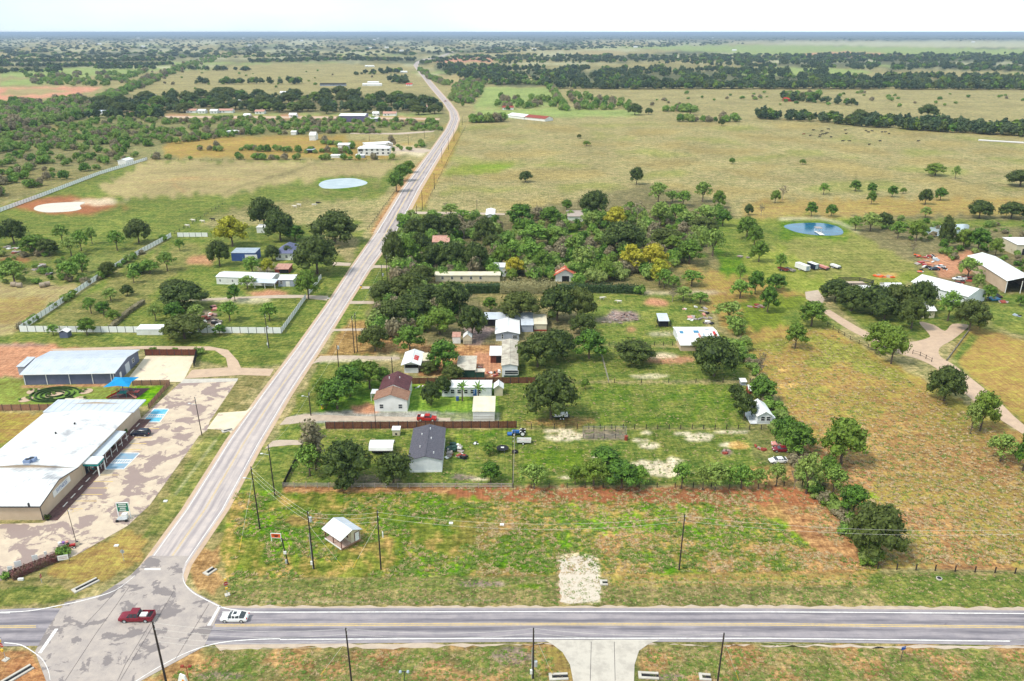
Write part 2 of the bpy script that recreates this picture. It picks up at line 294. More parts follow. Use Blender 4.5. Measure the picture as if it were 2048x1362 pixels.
# shop verge, roadsides
poly([(480,752),(545,744),(455,832),(425,830)], 'olive', 2); poly([(500,800),(415,860),(300,1010),(255,1052),(150,1112),(0,1162),(-60,1175),(-60,1222),(130,1205),(290,1130),(470,870)], 'olive', 2)
poly([(110,1125),(260,1060),(300,1080),(270,1130),(180,1170),(100,1150)], 'dry', 6, .8); poly([(-60,1180),(120,1170),(160,1190),(100,1206),(-60,1216)], 'green', 3, .8); poly([(400,880),(470,862),(330,1060),(280,1080)], 'green', 4, .6)
line([(440,875),(385,945),(330,1025)], 5, 'green', .8); line([(432,880),(350,990)], 2, 'sand', .6)
poly([(-60,1300),(60,1302),(95,1362),(120,1500),(-60,1500)], 'brown', 2); blob(60,1340,40,30,'rust',.4)
# strip right of the road
poly([(868,300),(930,240),(900,330),(840,420),(800,480),(735,560),(640,720),(560,860),(520,930),(420,1060),(385,1150),(470,1150),(560,990),(640,860),(760,690),(800,560),(850,430)], 'green', 2)
poly([(868,305),(925,250),(895,330),(848,415),(805,420)], 'dry', 2); poly([(740,462),(805,360),(850,320),(800,390),(765,440),(745,470)], 'brown', 2)
poly([(400,1060),(470,960),(500,950),(470,1060),(450,1150),(470,1215),(400,1190),(378,1150)], 'olive', 3); poly([(380,1110),(440,1090),(450,1190),(395,1180)], 'brown', 5, .7)
poly([(505,900),(560,880),(600,890),(560,975),(470,1080),(430,1060)], 'green', 2, .8)
# great pasture right
poly([(935,246),(1200,238),(1500,232),(1560,240),(2110,285),(2110,440),(1700,432),(1480,440),(1100,418),(850,420),(905,310)], 'past', 2)
s2 = fbm(GX, GY, 160, 4, 21); inn = (PY > 245) & (PY < 440) & (PX > 880)
put(inn*np.clip((s2-.3)*1.6, 0, 1), 'dry', .35); put(inn*np.clip((-s2-.7)*1.6, 0, 1), 'limey', .5)
poly([(900,330),(1040,324),(1000,345),(890,352)], 'limey', 4); blob(985,333,40,3,'bright',.5); poly([(1500,400),(2110,395),(2110,436),(1480,436)], 'dry', 8, .7)
poly([(950,220),(1120,215),(1280,222),(1280,232),(950,238)], 'fgreen', 2)
# wooded lots, middle
poly([(745,470),(800,430),(1000,428),(1300,370),(1460,400),(1480,470),(1440,560),(1160,585),(740,590),(690,640),(740,560)], 'floor', 4)
poly([(800,425),(960,425),(1010,440),(960,452),(790,452)], 'green', 1); poly([(700,560),(760,480),(790,520),(770,640),(690,700),(660,690)], 'green', 2); poly([(1100,440),(1150,440),(1160,470),(1110,470)], 'bright', 3, .7)
poly([(740,590),(1160,585),(1160,700),(740,700)], 'floor', 4, .8); poly([(955,585),(1120,590),(1150,620),(960,612)], 'olive', 3); poly([(930,650),(1000,655),(960,690),(930,690)], 'mauve', 3)
poly([(1290,500),(1420,520),(1430,580),(1290,582),(1250,560)], 'olive', 5); poly([(1400,440),(1500,440),(1560,560),(1440,560),(1420,500)], 'lush', 6); poly([(1360,530),(1520,560),(1500,640),(1440,640)], 'dry', 7, .8)
poly([(1420,560),(1620,560),(1640,640),(1500,680),(1440,650)], 'dry', 5); poly([(1470,600),(1620,590),(1600,650),(1490,660)], 'lush', 8, .8)
poly([(1450,438),(1700,436),(1900,555),(1620,590),(1500,560)], 'limey', 3); poly([(1540,480),(1760,470),(1860,540),(1640,560)], 'olive', 10, .5); poly([(1400,450),(1560,450),(1600,470),(1460,520)], 'green', 6, .8); blob(1628,458,72,22,'lush'); 
line([(1560,438),(1640,436),(1680,446),(1716,464)], 4, 'sand', .7)
poly([(1700,430),(2110,430),(2110,620),(1900,600),(1860,545),(1720,470)], 'floor', 5); poly([(1720,438),(2110,440),(2110,455),(1760,455)], 'green', 3); poly([(1850,520),(1960,500),(1940,545),(1880,560)], 'dirt', 5); blob(1900,520,60,14,'dirt',.8); poly([(1960,585),(2110,590),(2110,690),(1980,650)], 'green', 4)
# paddocks
poly([(1180,585),(1400,590),(1410,650),(1340,690),(1200,690),(1160,640)], 'green', 2); poly([(1040,690),(1400,695),(1490,760),(1000,765),(1040,700)], 'green', 2); poly([(1400,650),(1500,690),(1500,760),(1400,760)], 'green', 3)
poly([(1000,765),(1500,768),(1520,856),(1000,856)], 'green', 2); poly([(1180,770),(1480,772),(1500,850),(1180,850)], 'lush', 12, .6, .3); blob(1100,845,70,10,'brown',.6); blob(1310,605,18,6,'dirt'); blob(1245,632,34,10,'mauve'); blob(1215,640,30,5,'mauve',.7); blob(1320,668,30,4,'sand',.6); blob(1262,660,10,6,'dirt',.7)
blob(1340,718,50,9,'dirt',.9); blob(1330,712,30,5,'sand',.7); blob(1290,752,35,4,'sand',.6); blob(1400,585,40,4,'sand',.5); blob(1320,585,50,3,'sand',.5)
poly([(640,762),(1000,762),(1000,830),(640,835)], 'bright', 2, .75); poly([(840,690),(1000,690),(1000,752),(840,752)], 'brown', 2); poly([(950,705),(1004,705),(1000,755),(950,755)], 'dirt', 1); poly([(700,640),(800,640),(860,700),(640,715)], 'brown', 4, .7)
poly([(590,830),(700,820),(1000,826),(1000,842),(650,845),(570,842)], 'grey', 1); poly([(870,826),(1000,826),(1000,840),(880,840)], 'green', 3, .7); blob(735,818,26,9,'dirt')
poly([(640,715),(800,712),(800,720),(640,725)], 'sand', 1, .8)
poly([(600,858),(1036,858),(1030,970),(568,972)], 'green', 1); poly([(1036,858),(1560,860),(1590,970),(1030,972)], 'green', 1); poly([(870,858),(1030,860),(1030,900),(900,900)], 'lush', 8, .7, .3); poly([(1050,900),(1180,900),(1160,940),(1050,935)], 'lush', 5, .8)
for b in [(1110,862,32,4),(1130,873,30,8),(1290,866,14,4),(1285,880,20,3),(1300,890,14,5),(1370,867,22,4),(1400,870,30,6),(1450,864,40,2.4),(1395,878,20,4),(1320,930,45,8),(1345,945,35,7),(1350,920,22,5),(1190,915,20,5),(1460,890,14,3),(950,958,24,4),(1130,955,30,4)]: blob(*b, 'sand', .95, .5)
blob(1478,891,16,6,'orange',.9); blob(1453,905,10,5,'mauve'); blob(925,955,28,7,'mauve',.8); blob(1560,955,50,8,'brown',.7); poly([(1163,860),(1252,860),(1255,880),(1170,880)], 'mauve', 1, .7)
blob(745,958,60,10,'mauve',.6)
# dry field right
poly([(1500,668),(1640,640),(1720,690),(2110,905),(2110,1140),(1762,1136),(1640,960),(1560,800),(1490,720)], 'dry', 3)
inn = (PY > 640) & (PY < 1140) & (PX > 1500); s3 = fbm(GX, GY, 45, 4, 23); put(inn*np.clip((s3-.35)*1.5, 0, 1)*np.clip((900-PY)/150, 0, 1), 'limey', .75); put(inn*np.clip((-s3-.1)*1.2, 0, 1)*np.clip((PY-850)/100, 0, 1), 'brown', .8)
poly([(1610,880),(1680,910),(1760,960),(1700,1000),(1640,950)], 'brown', 6, .9); blob(1800,900,160,60,'brown',.45)
poly([(1620,590),(1660,625),(1700,660),(1600,660),(1560,640)], 'green', 4, .8); poly([(1660,600),(1960,600),(1975,660),(1880,690),(1730,660)], 'green', 2); poly([(1900,712),(1945,650),(2110,700),(2110,905),(1995,800)], 'dry', 2); poly([(1905,715),(1940,665),(1960,672),(1915,725)], 'green', 1); poly([(1905,718),(2110,900),(2110,915),(1900,725)], 'green', 2, .7)
blob(1565,740,14,8,'orange',.7); blob(1575,772,22,5,'orange',.9); blob(1770,551,22,4,'orange',.9); blob(1450,600,40,10,'dry')
poly([(1480,830),(1560,830),(1600,900),(1560,970),(1500,900)], 'floor', 6, .5)
# front field
poly([(470,982),(1640,980),(1700,1060),(1760,1138),(1752,1152),(455,1160),(440,1090)], 'weed', 2); poly([(500,985),(900,988),(1080,1060),(1110,1155),(460,1155)], 'lush', 10, .95, .55)
inn = (PY > 980) & (PY < 1158) & (PX > 450) & (PX < 1760); s4 = fbm(GX, GY, 22, 4, 25); put(inn*np.clip((s4-.15)*1.6, 0, 1)*np.clip((PX-820)/260, .25, 1), 'brown', .8); put(inn*np.clip((-s4-.75)*2, 0, 1), 'bright', .75)
poly([(1100,1008),(1330,1006),(1480,1018),(1500,1080),(1180,1060)], 'bright', 14, .85, .35); poly([(1480,1010),(1660,985),(1750,1130),(1640,1110),(1560,1040)], 'brown', 12, .8); poly([(1560,1010),(1690,1010),(1756,1132),(1690,1138),(1600,1080)], 'brown', 8, .97)
poly([(880,974),(1640,976),(1690,1010),(1300,1006),(1000,1002),(900,992)], 'rust', 6); poly([(570,972),(900,974),(900,985),(570,984)], 'brown', 3)
poly([(455,1156),(1740,1146),(2110,1140),(2110,1222),(440,1220),(430,1180)], 'olive', 2); poly([(460,1160),(1100,1160),(1100,1178),(460,1182)], 'green', 4, .7); poly([(1700,1150),(2110,1150),(2110,1216),(1780,1212)], 'green', 6, .9); poly([(1220,1150),(1740,1148),(1740,1170),(1220,1172)], 'dry', 3, .8)
line([(470,1172),(760,1171),(1100,1163)], 3, 'floor', .7); line([(1240,1165),(1740,1163)], 2, 'sand', .35); line([(520,1204),(1000,1201)], 2, 'sand', .35); blob(965,1168,45,6,'mauve',.8); blob(1060,1172,26,5,'lush'); blob(700,1090,90,14,'brown',.4); blob(600,1040,60,14,'brown',.5)
poly([(1112,1114),(1194,1112),(1200,1140),(1198,1206),(1124,1206),(1118,1150)], 'sand', 3); blob(1150,1112,34,6,'sand',.8); line([(1120,1120),(1122,1205)], 6, 'dirt', .5)
# strip below the highway
poly([(420,1288),(2110,1282),(2110,1600),(250,1600),(300,1362)], 'olive', 2); inn = (PY > 1288) & (PX > 280); s5 = fbm(GX, GY, 14, 4, 27); put(inn*np.clip((s5-.1)*1.5, 0, 1), 'brown', .7); put(inn*np.clip((-s5-.5)*1.5, 0, 1), 'green', .7)
blob(1030,1312,34,14,'mauve',.7); blob(1340,1354,24,6,'mauve',.8); blob(440,1352,50,6,'mauve',.6); poly([(1120,1290),(1150,1362),(1090,1362),(1060,1300)], 'dry', 5, .7)
for arr in (A, B):
    for k in range(2):
        sm_ = arr.copy(); sm_[1:-1, 1:-1] = (arr[1:-1, 1:-1]*2+arr[:-2, 1:-1]+arr[2:, 1:-1]+arr[1:-1, :-2]+arr[1:-1, 2:])/6; arr[:] = sm_ if k == 0 else np.where((PY < 720)[..., None], sm_, arr)
def ground_mesh():
    me = bpy.data.meshes.new('ground'); co = np.zeros((nr*nc, 3), np.float32); co[:, 0] = GX.ravel(); co[:, 1] = GY.ravel()
    i = np.arange((nr-1)*(nc-1)); r_, c_ = i//(nc-1), i % (nc-1); a = r_*nc+c_
    q = np.stack([a, a+1, a+nc+1, a+nc], 1).astype(np.int32)
    me.vertices.add(nr*nc); me.vertices.foreach_set('co', co.ravel()); me.loops.add(q.size); me.loops.foreach_set('vertex_index', q.ravel())
    me.polygons.add(len(q)); me.polygons.foreach_set('loop_start', np.arange(0, q.size, 4, dtype=np.int32)); me.update()
    for nm, arr in (('soil_main', A), ('soil_mottle', B)):
        at = me.color_attributes.new(nm, 'FLOAT_COLOR', 'POINT'); c4 = np.ones((nr*nc, 4), np.float32); c4[:, :3] = arr.reshape(-1, 3); at.data.foreach_set('color', c4.ravel())
    return me
def ground_mat():
    m = bpy.data.materials.new('grassland'); m.use_nodes = True; t = m.node_tree; b = t.nodes['Principled BSDF']
    b.inputs['Roughness'].default_value = .95; b.inputs['Specular IOR Level'].default_value = .1
    P = N(t, 'ShaderNodeNewGeometry').outputs['Position']
    def nz(s, d, ro=.6, st=(1,1,1)):
        mp = N(t, 'ShaderNodeMapping'); mp.inputs['Scale'].default_value = st; mp.inputs['Rotation'].default_value = (0, 0, R(35) if st[1] < .2 else 0); t.links.new(P, mp.inputs[0])
        n = N(t, 'ShaderNodeTexNoise'); n.inputs['Scale'].default_value = s; n.inputs['Detail'].default_value = d; n.inputs['Roughness'].default_value = ro; t.links.new(mp.outputs[0], n.inputs['Vector']); return n.outputs[0]
    def rng_(i, a, b_, c, d):
        r = N(t, 'ShaderNodeMapRange'); t.links.new(i, r.inputs[0])
        for k, v in enumerate((a, b_, c, d)): r.inputs[k+1].default_value = v
        return r.outputs[0]
    def mathn(op, a, b_):
        n = N(t, 'ShaderNodeMath', operation=op)
        for k, v in enumerate((a, b_)):
            if isinstance(v, float): n.inputs[k].default_value = v
            else: t.links.new(v, n.inputs[k])
        return n.outputs[0]
    a1 = N(t, 'ShaderNodeAttribute', attribute_name='soil_main').outputs[0]; a2 = N(t, 'ShaderNodeAttribute', attribute_name='soil_mottle').outputs[0]
    mid = nz(.28, 4, .7, (.6,1,1)); big = nz(.09, 5, .7, (.7,1,1)); sm = nz(1.1, 4, .75, (.6,1,1)); fine = nz(4.0, 2, .6)
    f = mathn('ADD', mathn('ADD', rng_(big, .35, .65, 0, .45), rng_(sm, .38, .62, -.15, .5)), rng_(mid, .36, .64, -.15, .5))
    x = N(t, 'ShaderNodeMix', data_type='RGBA'); t.links.new(f, x.inputs[0]); t.links.new(a1, x.inputs[6]); t.links.new(a2, x.inputs[7])
    br = mathn('MULTIPLY', rng_(sm, .3, .7, .52, 1.5), rng_(nz(.02, 4, .6), .35, .65, .85, 1.15)); stk = nz(1.0, 3, .6, (1.6, .13, 1)); br = mathn('MULTIPLY', br, rng_(stk, .35, .65, .82, 1.18)); br = mathn('MULTIPLY', mathn('MULTIPLY', br, rng_(mid, .34, .66, .72, 1.28)), rng_(fine, .3, .7, .8, 1.2))
    sc_ = N(t, 'ShaderNodeVectorMath', operation='SCALE'); t.links.new(x.outputs[2], sc_.inputs[0]); t.links.new(br, sc_.inputs[3]); t.links.new(sc_.outputs[0], b.inputs['Base Color'])
    bu = N(t, 'ShaderNodeBump'); bu.inputs['Strength'].default_value = .85; bu.inputs['Distance'].default_value = .35; t.links.new(sm, bu.inputs['Height']); t.links.new(bu.outputs[0], b.inputs['Normal'])
    return m
gm = ground_mesh(); gm.materials.append(ground_mat()); tag(link('ground', gm), kind='structure')
# ------------------------------------------------------------------ flat sheets: water, paving, roads
def cr(pts, n=4, closed=False):          # smooth a pixel outline
    out = []; L = len(pts); rngi = range(L if closed else L-1)
    for i in rngi:
        p = [pts[(i+k) % L] if closed else pts[min(max(i+k, 0), L-1)] for k in (-1, 0, 1, 2)]
        for k in range(n):
            t = k/n; out.append(tuple(.5*((2*p[1][c])+(-p[0][c]+p[2][c])*t+(2*p[0][c]-5*p[1][c]+4*p[2][c]-p[3][c])*t*t+(-p[0][c]+3*p[1][c]-3*p[2][c]+p[3][c])*t**3) for c in (0, 1)))
    if not closed: out.append(tuple(pts[-1]))
    return out
def sheet(name, pts, mat, z=.02, label=None, smooth=False, kind='structure', parent=None, jag=0):
    if smooth: pts = cr(pts, 5, True)
    W_ = [G(*p) for p in pts]
    if jag:
        ww = []
        for i, p in enumerate(W_):
            q = W_[(i+1) % len(W_)]; k = max(1, int((q-p).length/1.2)); k = min(k, 60)
            for j in range(k):
                c = p.lerp(q, j/k); ww.append(c+Vector((random.uniform(-jag, jag), random.uniform(-jag, jag), 0)))
        W_ = ww
    from mathutils.geometry import tessellate_polygon
    vs = [(p.x, p.y, z) for p in W_]; tr = tessellate_polygon([[Vector(v) for v in vs]]); fs = []
    for a_, b_, c_ in tr:
        n = (Vector(vs[b_])-Vector(vs[a_])).cross(Vector(vs[c_])-Vector(vs[a_])); fs.append((a_, b_, c_) if n.z > 0 else (a_, c_, b_))
    me = MB().add(vs, fs).mesh(name, mat); o = link(name, me, parent)
    if kind: o['kind'] = kind
    if label: o['label'] = label
    return o
def strip(name, left, right, mat, z=.03, seg=24, u=(0, 1), kind='structure', parent=None):
    # left/right: matching pixel edge lists; a band between fractions u of the width
    Ls = [G(*p) for p in left]; Rs = [G(*p) for p in right]; vs = []; uv = []; d = 0; prev = None
    for i in range(len(Ls)-1):
        n = max(2, seg)
        for k in range(n+(1 if i == len(Ls)-2 else 0)):
            t = k/n; a = Ls[i].lerp(Ls[i+1], t); b = Rs[i].lerp(Rs[i+1], t); c = a.lerp(b, .5)
            d += (c-prev).length if prev is not None else 0; prev = c
            for q in u:
                p = a.lerp(b, q); vs.append((p.x, p.y, z)); uv.append((q, d))
    n = len(vs)//2; fs = [(2*i, 2*i+1, 2*i+3, 2*i+2) for i in range(n-1)]
    me = MB().add(vs, fs).mesh(name, mat); ul = me.uv_layers.new(name='UVMap')
    for lp in me.loops: ul.data[lp.index].uv = uv[lp.vertex_index]
    if me.polygons[0].normal.z < 0: me.flip_normals()
    o = link(name, me, parent)
    if kind: o['kind'] = kind
    return o
def road_mat(name, c1, c2, dark, wear=.5, tracks=True, patch=(.1,.1,.1), pth=.62):
    m = bpy.data.materials.new(name); m.use_nodes = True; t = m.node_tree; b = t.nodes['Principled BSDF']; b.inputs['Roughness'].default_value = .9; b.inputs['Specular IOR Level'].default_value = .15
    P = N(t, 'ShaderNodeNewGeometry').outputs['Position']; uvn = N(t, 'ShaderNodeUVMap'); sp = N(t, 'ShaderNodeSeparateXYZ'); t.links.new(uvn.outputs[0], sp.inputs[0])
    n = N(t, 'ShaderNodeTexNoise'); n.inputs['Scale'].default_value = .35; n.inputs['Detail'].default_value = 6; n.inputs['Roughness'].default_value = .7; t.links.new(P, n.inputs['Vector'])
    x = N(t, 'ShaderNodeMix', data_type='RGBA'); r = N(t, 'ShaderNodeMapRange'); r.inputs[1].default_value = .35; r.inputs[2].default_value = .65; t.links.new(n.outputs[0], r.inputs[0]); t.links.new(r.outputs[0], x.inputs[0])
    x.inputs[6].default_value = (*c1, 1); x.inputs[7].default_value = (*c2, 1); out = x.outputs[2]
    if tracks:     # four darker wheel paths along the lanes, worn unevenly
        cmb = N(t, 'ShaderNodeCombineXYZ'); m1 = N(t, 'ShaderNodeMath', operation='MULTIPLY'); m1.inputs[1].default_value = 9; t.links.new(sp.outputs[0], m1.inputs[0]); m2 = N(t, 'ShaderNodeMath', operation='MULTIPLY'); m2.inputs[1].default_value = .05; t.links.new(sp.outputs[1], m2.inputs[0])
        t.links.new(m1.outputs[0], cmb.inputs[0]); t.links.new(m2.outputs[0], cmb.inputs[1])
        n2 = N(t, 'ShaderNodeTexNoise'); n2.inputs['Scale'].default_value = 1.0; n2.inputs['Detail'].default_value = 5; n2.inputs['Roughness'].default_value = .7; t.links.new(cmb.outputs[0], n2.inputs['Vector'])
        sn = N(t, 'ShaderNodeMath', operation='MULTIPLY'); sn.inputs[1].default_value = 8*pi; t.links.new(sp.outputs[0], sn.inputs[0]); co_ = N(t, 'ShaderNodeMath', operation='COSINE'); t.links.new(sn.outputs[0], co_.inputs[0])
        ad = N(t, 'ShaderNodeMath', operation='MULTIPLY_ADD'); ad.inputs[1].default_value = -.10; t.links.new(co_.outputs[0], ad.inputs[0]); t.links.new(n2.outputs[0], ad.inputs[2])
        r2 = N(t, 'ShaderNodeMapRange'); r2.inputs[1].default_value = .42; r2.inputs[2].default_value = .68; r2.inputs[3].default_value = 0; r2.inputs[4].default_value = wear; t.links.new(ad.outputs[0], r2.inputs[0])
        x2 = N(t, 'ShaderNodeMix', data_type='RGBA'); t.links.new(r2.outputs[0], x2.inputs[0]); t.links.new(out, x2.inputs[6]); x2.inputs[7].default_value = (*dark, 1); out = x2.outputs[2]
    n3 = N(t, 'ShaderNodeTexNoise'); n3.inputs['Scale'].default_value = .2; n3.inputs['Detail'].default_value = 7; n3.inputs['Roughness'].default_value = .62; n3.inputs['Distortion'].default_value = .4; t.links.new(P, n3.inputs['Vector'])
    r3 = N(t, 'ShaderNodeMapRange'); r3.inputs[1].default_value = pth; r3.inputs[2].default_value = pth+.025; r3.inputs[4].default_value = .85; t.links.new(n3.outputs[0], r3.inputs[0])
    x3 = N(t, 'ShaderNodeMix', data_type='RGBA'); t.links.new(r3.outputs[0], x3.inputs[0]); t.links.new(out, x3.inputs[6]); x3.inputs[7].default_value = (*patch, 1)
    t.links.new(x3.outputs[2], b.inputs['Base Color'])
    gr = N(t, 'ShaderNodeTexNoise'); gr.inputs['Scale'].default_value = 6; gr.inputs['Detail'].default_value = 2; t.links.new(P, gr.inputs['Vector']); bu = N(t, 'ShaderNodeBump'); bu.inputs['Strength'].default_value = .3; bu.inputs['Distance'].default_value = .05; t.links.new(gr.outputs[0], bu.inputs['Height']); t.links.new(bu.outputs[0], b.inputs['Normal'])
    return m
M['farmroad'] = road_mat('chip_seal_road', (.56,.48,.44), (.46,.40,.385), (.29,.255,.265), .8, True, (.30,.27,.28), .70)
M['oldroad'] = road_mat('old_chip_seal_road', (.50,.43,.40), (.42,.36,.35), (.22,.19,.20), .9, True, (.14,.12,.13), .66)
M['highway'] = road_mat('highway_asphalt', (.36,.32,.33), (.27,.245,.265), (.14,.13,.15), .95, True, (.16,.14,.17), .68)
M['pad'] = road_mat('junction_concrete', (.46,.395,.35), (.35,.305,.285), (.3,.27,.28), .4, False, (.20,.175,.175), .53)
M['lot'] = road_mat('stained_lot_concrete', (.62,.51,.38), (.50,.40,.31), (.3,.22,.2), .4, False, (.27,.20,.19), .50)
M['lot2'] = road_mat('clean_lot_concrete', (.72,.62,.46), (.62,.52,.38), (.3,.22,.2), .4, False, (.44,.35,.30), .60)
M['gravel'] = noise_mat('pale_gravel', (.52,.42,.32), (.42,.33,.26), .5, .95, coords='World', bump=.4, bscale=4)
M['pinkgravel'] = noise_mat('pinkish_gravel', (.55,.40,.28), (.46,.33,.24), .4, .95, coords='World', bump=.4, bscale=3)
M['apron'] = noise_mat('white_apron_concrete', (.52,.475,.41), (.42,.38,.33), .45, .9, coords='World', lo=.45, hi=.62)
M['caliche'] = noise_mat('white_crushed_rock', (.60,.52,.42), (.53,.455,.37), 3.5, .95, coords='World', lo=.42, hi=.6, bump=.5, bscale=3)
M['mat'] = noise_mat('maroon_play_mat', (.10,.05,.055), (.14,.075,.075), 2, .95, coords='World')
M['pavedtrim'] = paint('white_kerb', (.7,.66,.6), .9); M['roadcrack'] = paint('tar_joint', (.07,.06,.065), .9)
# farm road: left and right edges up the picture
RL = [(150,1300),(225,1210),(290,1130),(370,1020),(458,880),(523,790),(591,700),(655,610),(705,533),(752,466)]
RR = [(300,1300),(345,1210),(374,1130),(449,1020),(519,890),(578,790),(637,700),(693,610),(742,533),(792,466)]
RL2 = [(752,466),(806,378),(862,302),(893,258),(902,238),(900,224),(888,206),(862,176),(838,145),(827,130),(832,124),(845,118),(872,115),(912,100)]
RR2 = [(792,466),(838,378),(884,302),(910,258),(917,238),(913,224),(900,206),(873,176),(847,145),(835,131),(838,126),(850,120),(878,116),(916,101)]
strip('farm_road', RL, RR, 'farmroad', .05); strip('far_farm_road', RL2, RR2, 'oldroad', .054, 10)
def shoulder(a, b, w0, w1): return [(x+(w0 if i == 0 else w0*ppm(y)/ppm(a[0][1])), y) for i, (x, y) in enumerate(a)]
def offs(pts, m_): return [(x+m_*ppm(y), y) for x, y in pts]
strip('gravel_shoulder', offs(RR, 0)[1:], offs(RR, 1.0)[1:], 'pinkgravel', .03); strip('gravel_shoulder', offs(RL, -.9)[1:], offs(RL, 0)[1:], 'pinkgravel', .03)
strip('gravel_shoulder', offs(RR2, 0)[:10], offs(RR2, 2.2)[:10], 'pinkgravel', .03, 8); strip('gravel_shoulder', offs(RL2, -1.5)[:10], offs(RL2, 0)[:10], 'pinkgravel', .03, 8)
strip('edge_line', RL[2:], RR[2:], 'wline', .062, u=(.045, .065)); strip('edge_line', RL[2:], RR[2:], 'wline', .062, u=(.925, .945))
strip('centre_line', RL[2:], RR[2:], 'yline', .062, u=(.478, .491)); strip('centre_line', RL[2:], RR[2:], 'yline', .062, u=(.509, .522))
strip('edge_line', RL2, RR2, 'wline', .066, 8, u=(.04, .07)); strip('edge_line', RL2, RR2, 'wline', .066, 8, u=(.93, .96)); strip('centre_line', RL2, RR2, 'yline', .066, 8, u=(.48, .52))
# highway
HN = [(-120,1218),(0,1219),(120,1214),(500,1216.5),(1024,1216),(1540,1217),(2048,1221),(2170,1223)]
HS = [(-120,1295),(0,1293),(60,1292),(500,1289),(1024,1284),(1540,1284),(2048,1291),(2170,1293)]
def yy(l, x):
    for (x1, y1), (x2, y2) in zip(l, l[1:]):
        if x1 <= x <= x2: return y1+(y2-y1)*(x-x1)/(x2-x1)
HX = [-120, 0, 60, 300, 500, 760, 1024, 1280, 1540, 1800, 2048, 2170]
HNp = [(x, yy(HN, x)) for x in HX]; HSp = [(x, yy(HS, x)) for x in HX]
strip('highway', HSp, HNp, 'highway', .04)
LN = [(-120,1227),(0,1226),(430,1224.5),(500,1225),(1024,1223.5),(1540,1224),(2048,1227.5),(2170,1229)]; LC = [(-120,1255),(0,1254),(500,1250.5),(1024,1248.5),(1540,1249),(2048,1254.5),(2170,1256)]; LS = [(-120,1286),(0,1285),(410,1281),(500,1279.5),(1024,1277),(1540,1277),(2048,1283),(2170,1285)]
def hline(name, l, x0, x1, w, mat, dy=0, z=.055):
    xs = [x0+(x1-x0)*i/16 for i in range(17)]; strip(name, [(x, yy(l, x)+dy+w/2) for x in xs], [(x, yy(l, x)+dy-w/2) for x in xs], mat, z, 2)
hline('edge_line', LN, 445, 2160, 2.0, 'wline'); hline('edge_line', LS, 560, 1880+140, 2.0, 'wline'); hline('centre_line', LC, 430, 2160, 1.5, 'yline', -1.5); hline('centre_line', LC, 430, 2160, 1.5, 'yline', 1.6)
hline('centre_line', LC, -110, 72, 1.5, 'yline', -1.5); hline('centre_line', LC, -110, 72, 1.5, 'yline', 1.6); hline('edge_line', LN, -110, 20, 2.0, 'wline')
sheet('gravel_shoulder', [(445,1218),(445,1211),(900,1213),(1500,1211),(2160,1216),(2160,1224),(1500,1219),(900,1218)], 'gravel', .02, jag=.35)
sheet('gravel_shoulder', [(430,1286),(2160,1292),(2160,1299),(1500,1292),(1290,1288),(1080,1288),(800,1297),(600,1294),(440,1300)], 'gravel', .02, jag=.35)
# junction pad
sheet('junction_pad', [(70,1304),(92,1262),(130,1205),(200,1190),(262,1150),(300,1112),(378,1112),(364,1140),(372,1170),(392,1186),(444,1213),(408,1294),(330,1336),(250,1380),(170,1440),(110,1440),(92,1362)], 'pad', .066)
for w_, pts in ((.22, [(372,1130),(366,1148),(368,1166),(385,1186),(420,1205),(450,1218),(500,1225)]), (.22, [(0,1226),(60,1223),(120,1212),(175,1200),(230,1182),(270,1152)]),
                (.22, [(8,1287),(40,1291),(64,1304),(84,1320),(96,1342),(100,1362)]), (.22, [(262,1370),(320,1334),(380,1304),(440,1287),(500,1281),(560,1279)])):
    pp = cr(pts, 4); strip('edge_line', pp, [(x+w_*4, y-w_*ppm(y)*.75) for x, y in pp], 'wline', .078, 2)
strip('stop_line', [(442,1213),(421,1252)], [(437,1213),(414,1252)], 'wline', .078); strip('stop_line', [(76,1307),(110,1258)], [(83,1307),(117,1258)], 'wline', .078); strip('stop_line', [(289,1140.4),(321,1140.4)], [(289,1137),(321,1137)], 'wline', .078)
for pts in ([(348,1182),(240,1362)], [(418,1208),(350,1320)], [(260,1172),(190,1270),(130,1362)], [(305,1240),(250,1330),(235,1362)], [(302,1240),(410,1242)], [(330,1268),(405,1271)], [(170,1250),(235,1180)]):
    strip('tar_joint', pts, [(x+.8, y) for x, y in pts], 'roadcrack', .08, 6)
# driveways and yards
sheet('concrete_apron', [(1088,1280),(1320,1280),(1298,1288),(1278,1302),(1269,1330),(1268,1362),(1270,1440),(1140,1440),(1146,1362),(1140,1330),(1125,1305),(1106,1290)], 'apron', .07)
for x in (1182, 1228): strip('slab_joint', [(x, 1284), (x+(x-1205)*.08, 1362)], [(x+1, 1284), (x+1+(x-1205)*.08, 1362)], 'roadcrack', .076, 4)
sheet('parking_lot', [(360,766),(474,762),(420,842),(415,860),(398,872),(300,1010),(255,1052),(150,1112),(0,1162),(-60,1180),(-60,1050),(86,1046),(96,1040),(200,925),(283,836),(322,800)], 'lot', .045)
sheet('upper_court', [(292,712),(392,712),(366,764),(251,764)], 'lot2', .045); sheet('lot_driveway', [(437,826),(492,822),(506,812),(462,866),(452,860),(414,858)], 'lot2', .05)
sheet('concrete_walk', [(368,758),(476,757),(474,763),(360,767)], 'concrete', .062)
sheet('gravel_loop', [(100,698),(300,692),(420,693),(456,700),(476,722),(482,736),(548,738),(540,752),(482,750),(370,757),(384,740),(456,735),(452,716),(430,701),(300,698),(110,703)], 'pinkgravel', .04)
sheet('crushed_rock_patch', [(1120,1120),(1150,1110),(1186,1116),(1196,1132),(1200,1170),(1198,1204),(1160,1208),(1124,1204),(1120,1160)], 'caliche', .04, jag=.4)
sheet('play_mat', [(243,776),(300,776.5),(272,798),(216,798)], 'mat', .04)
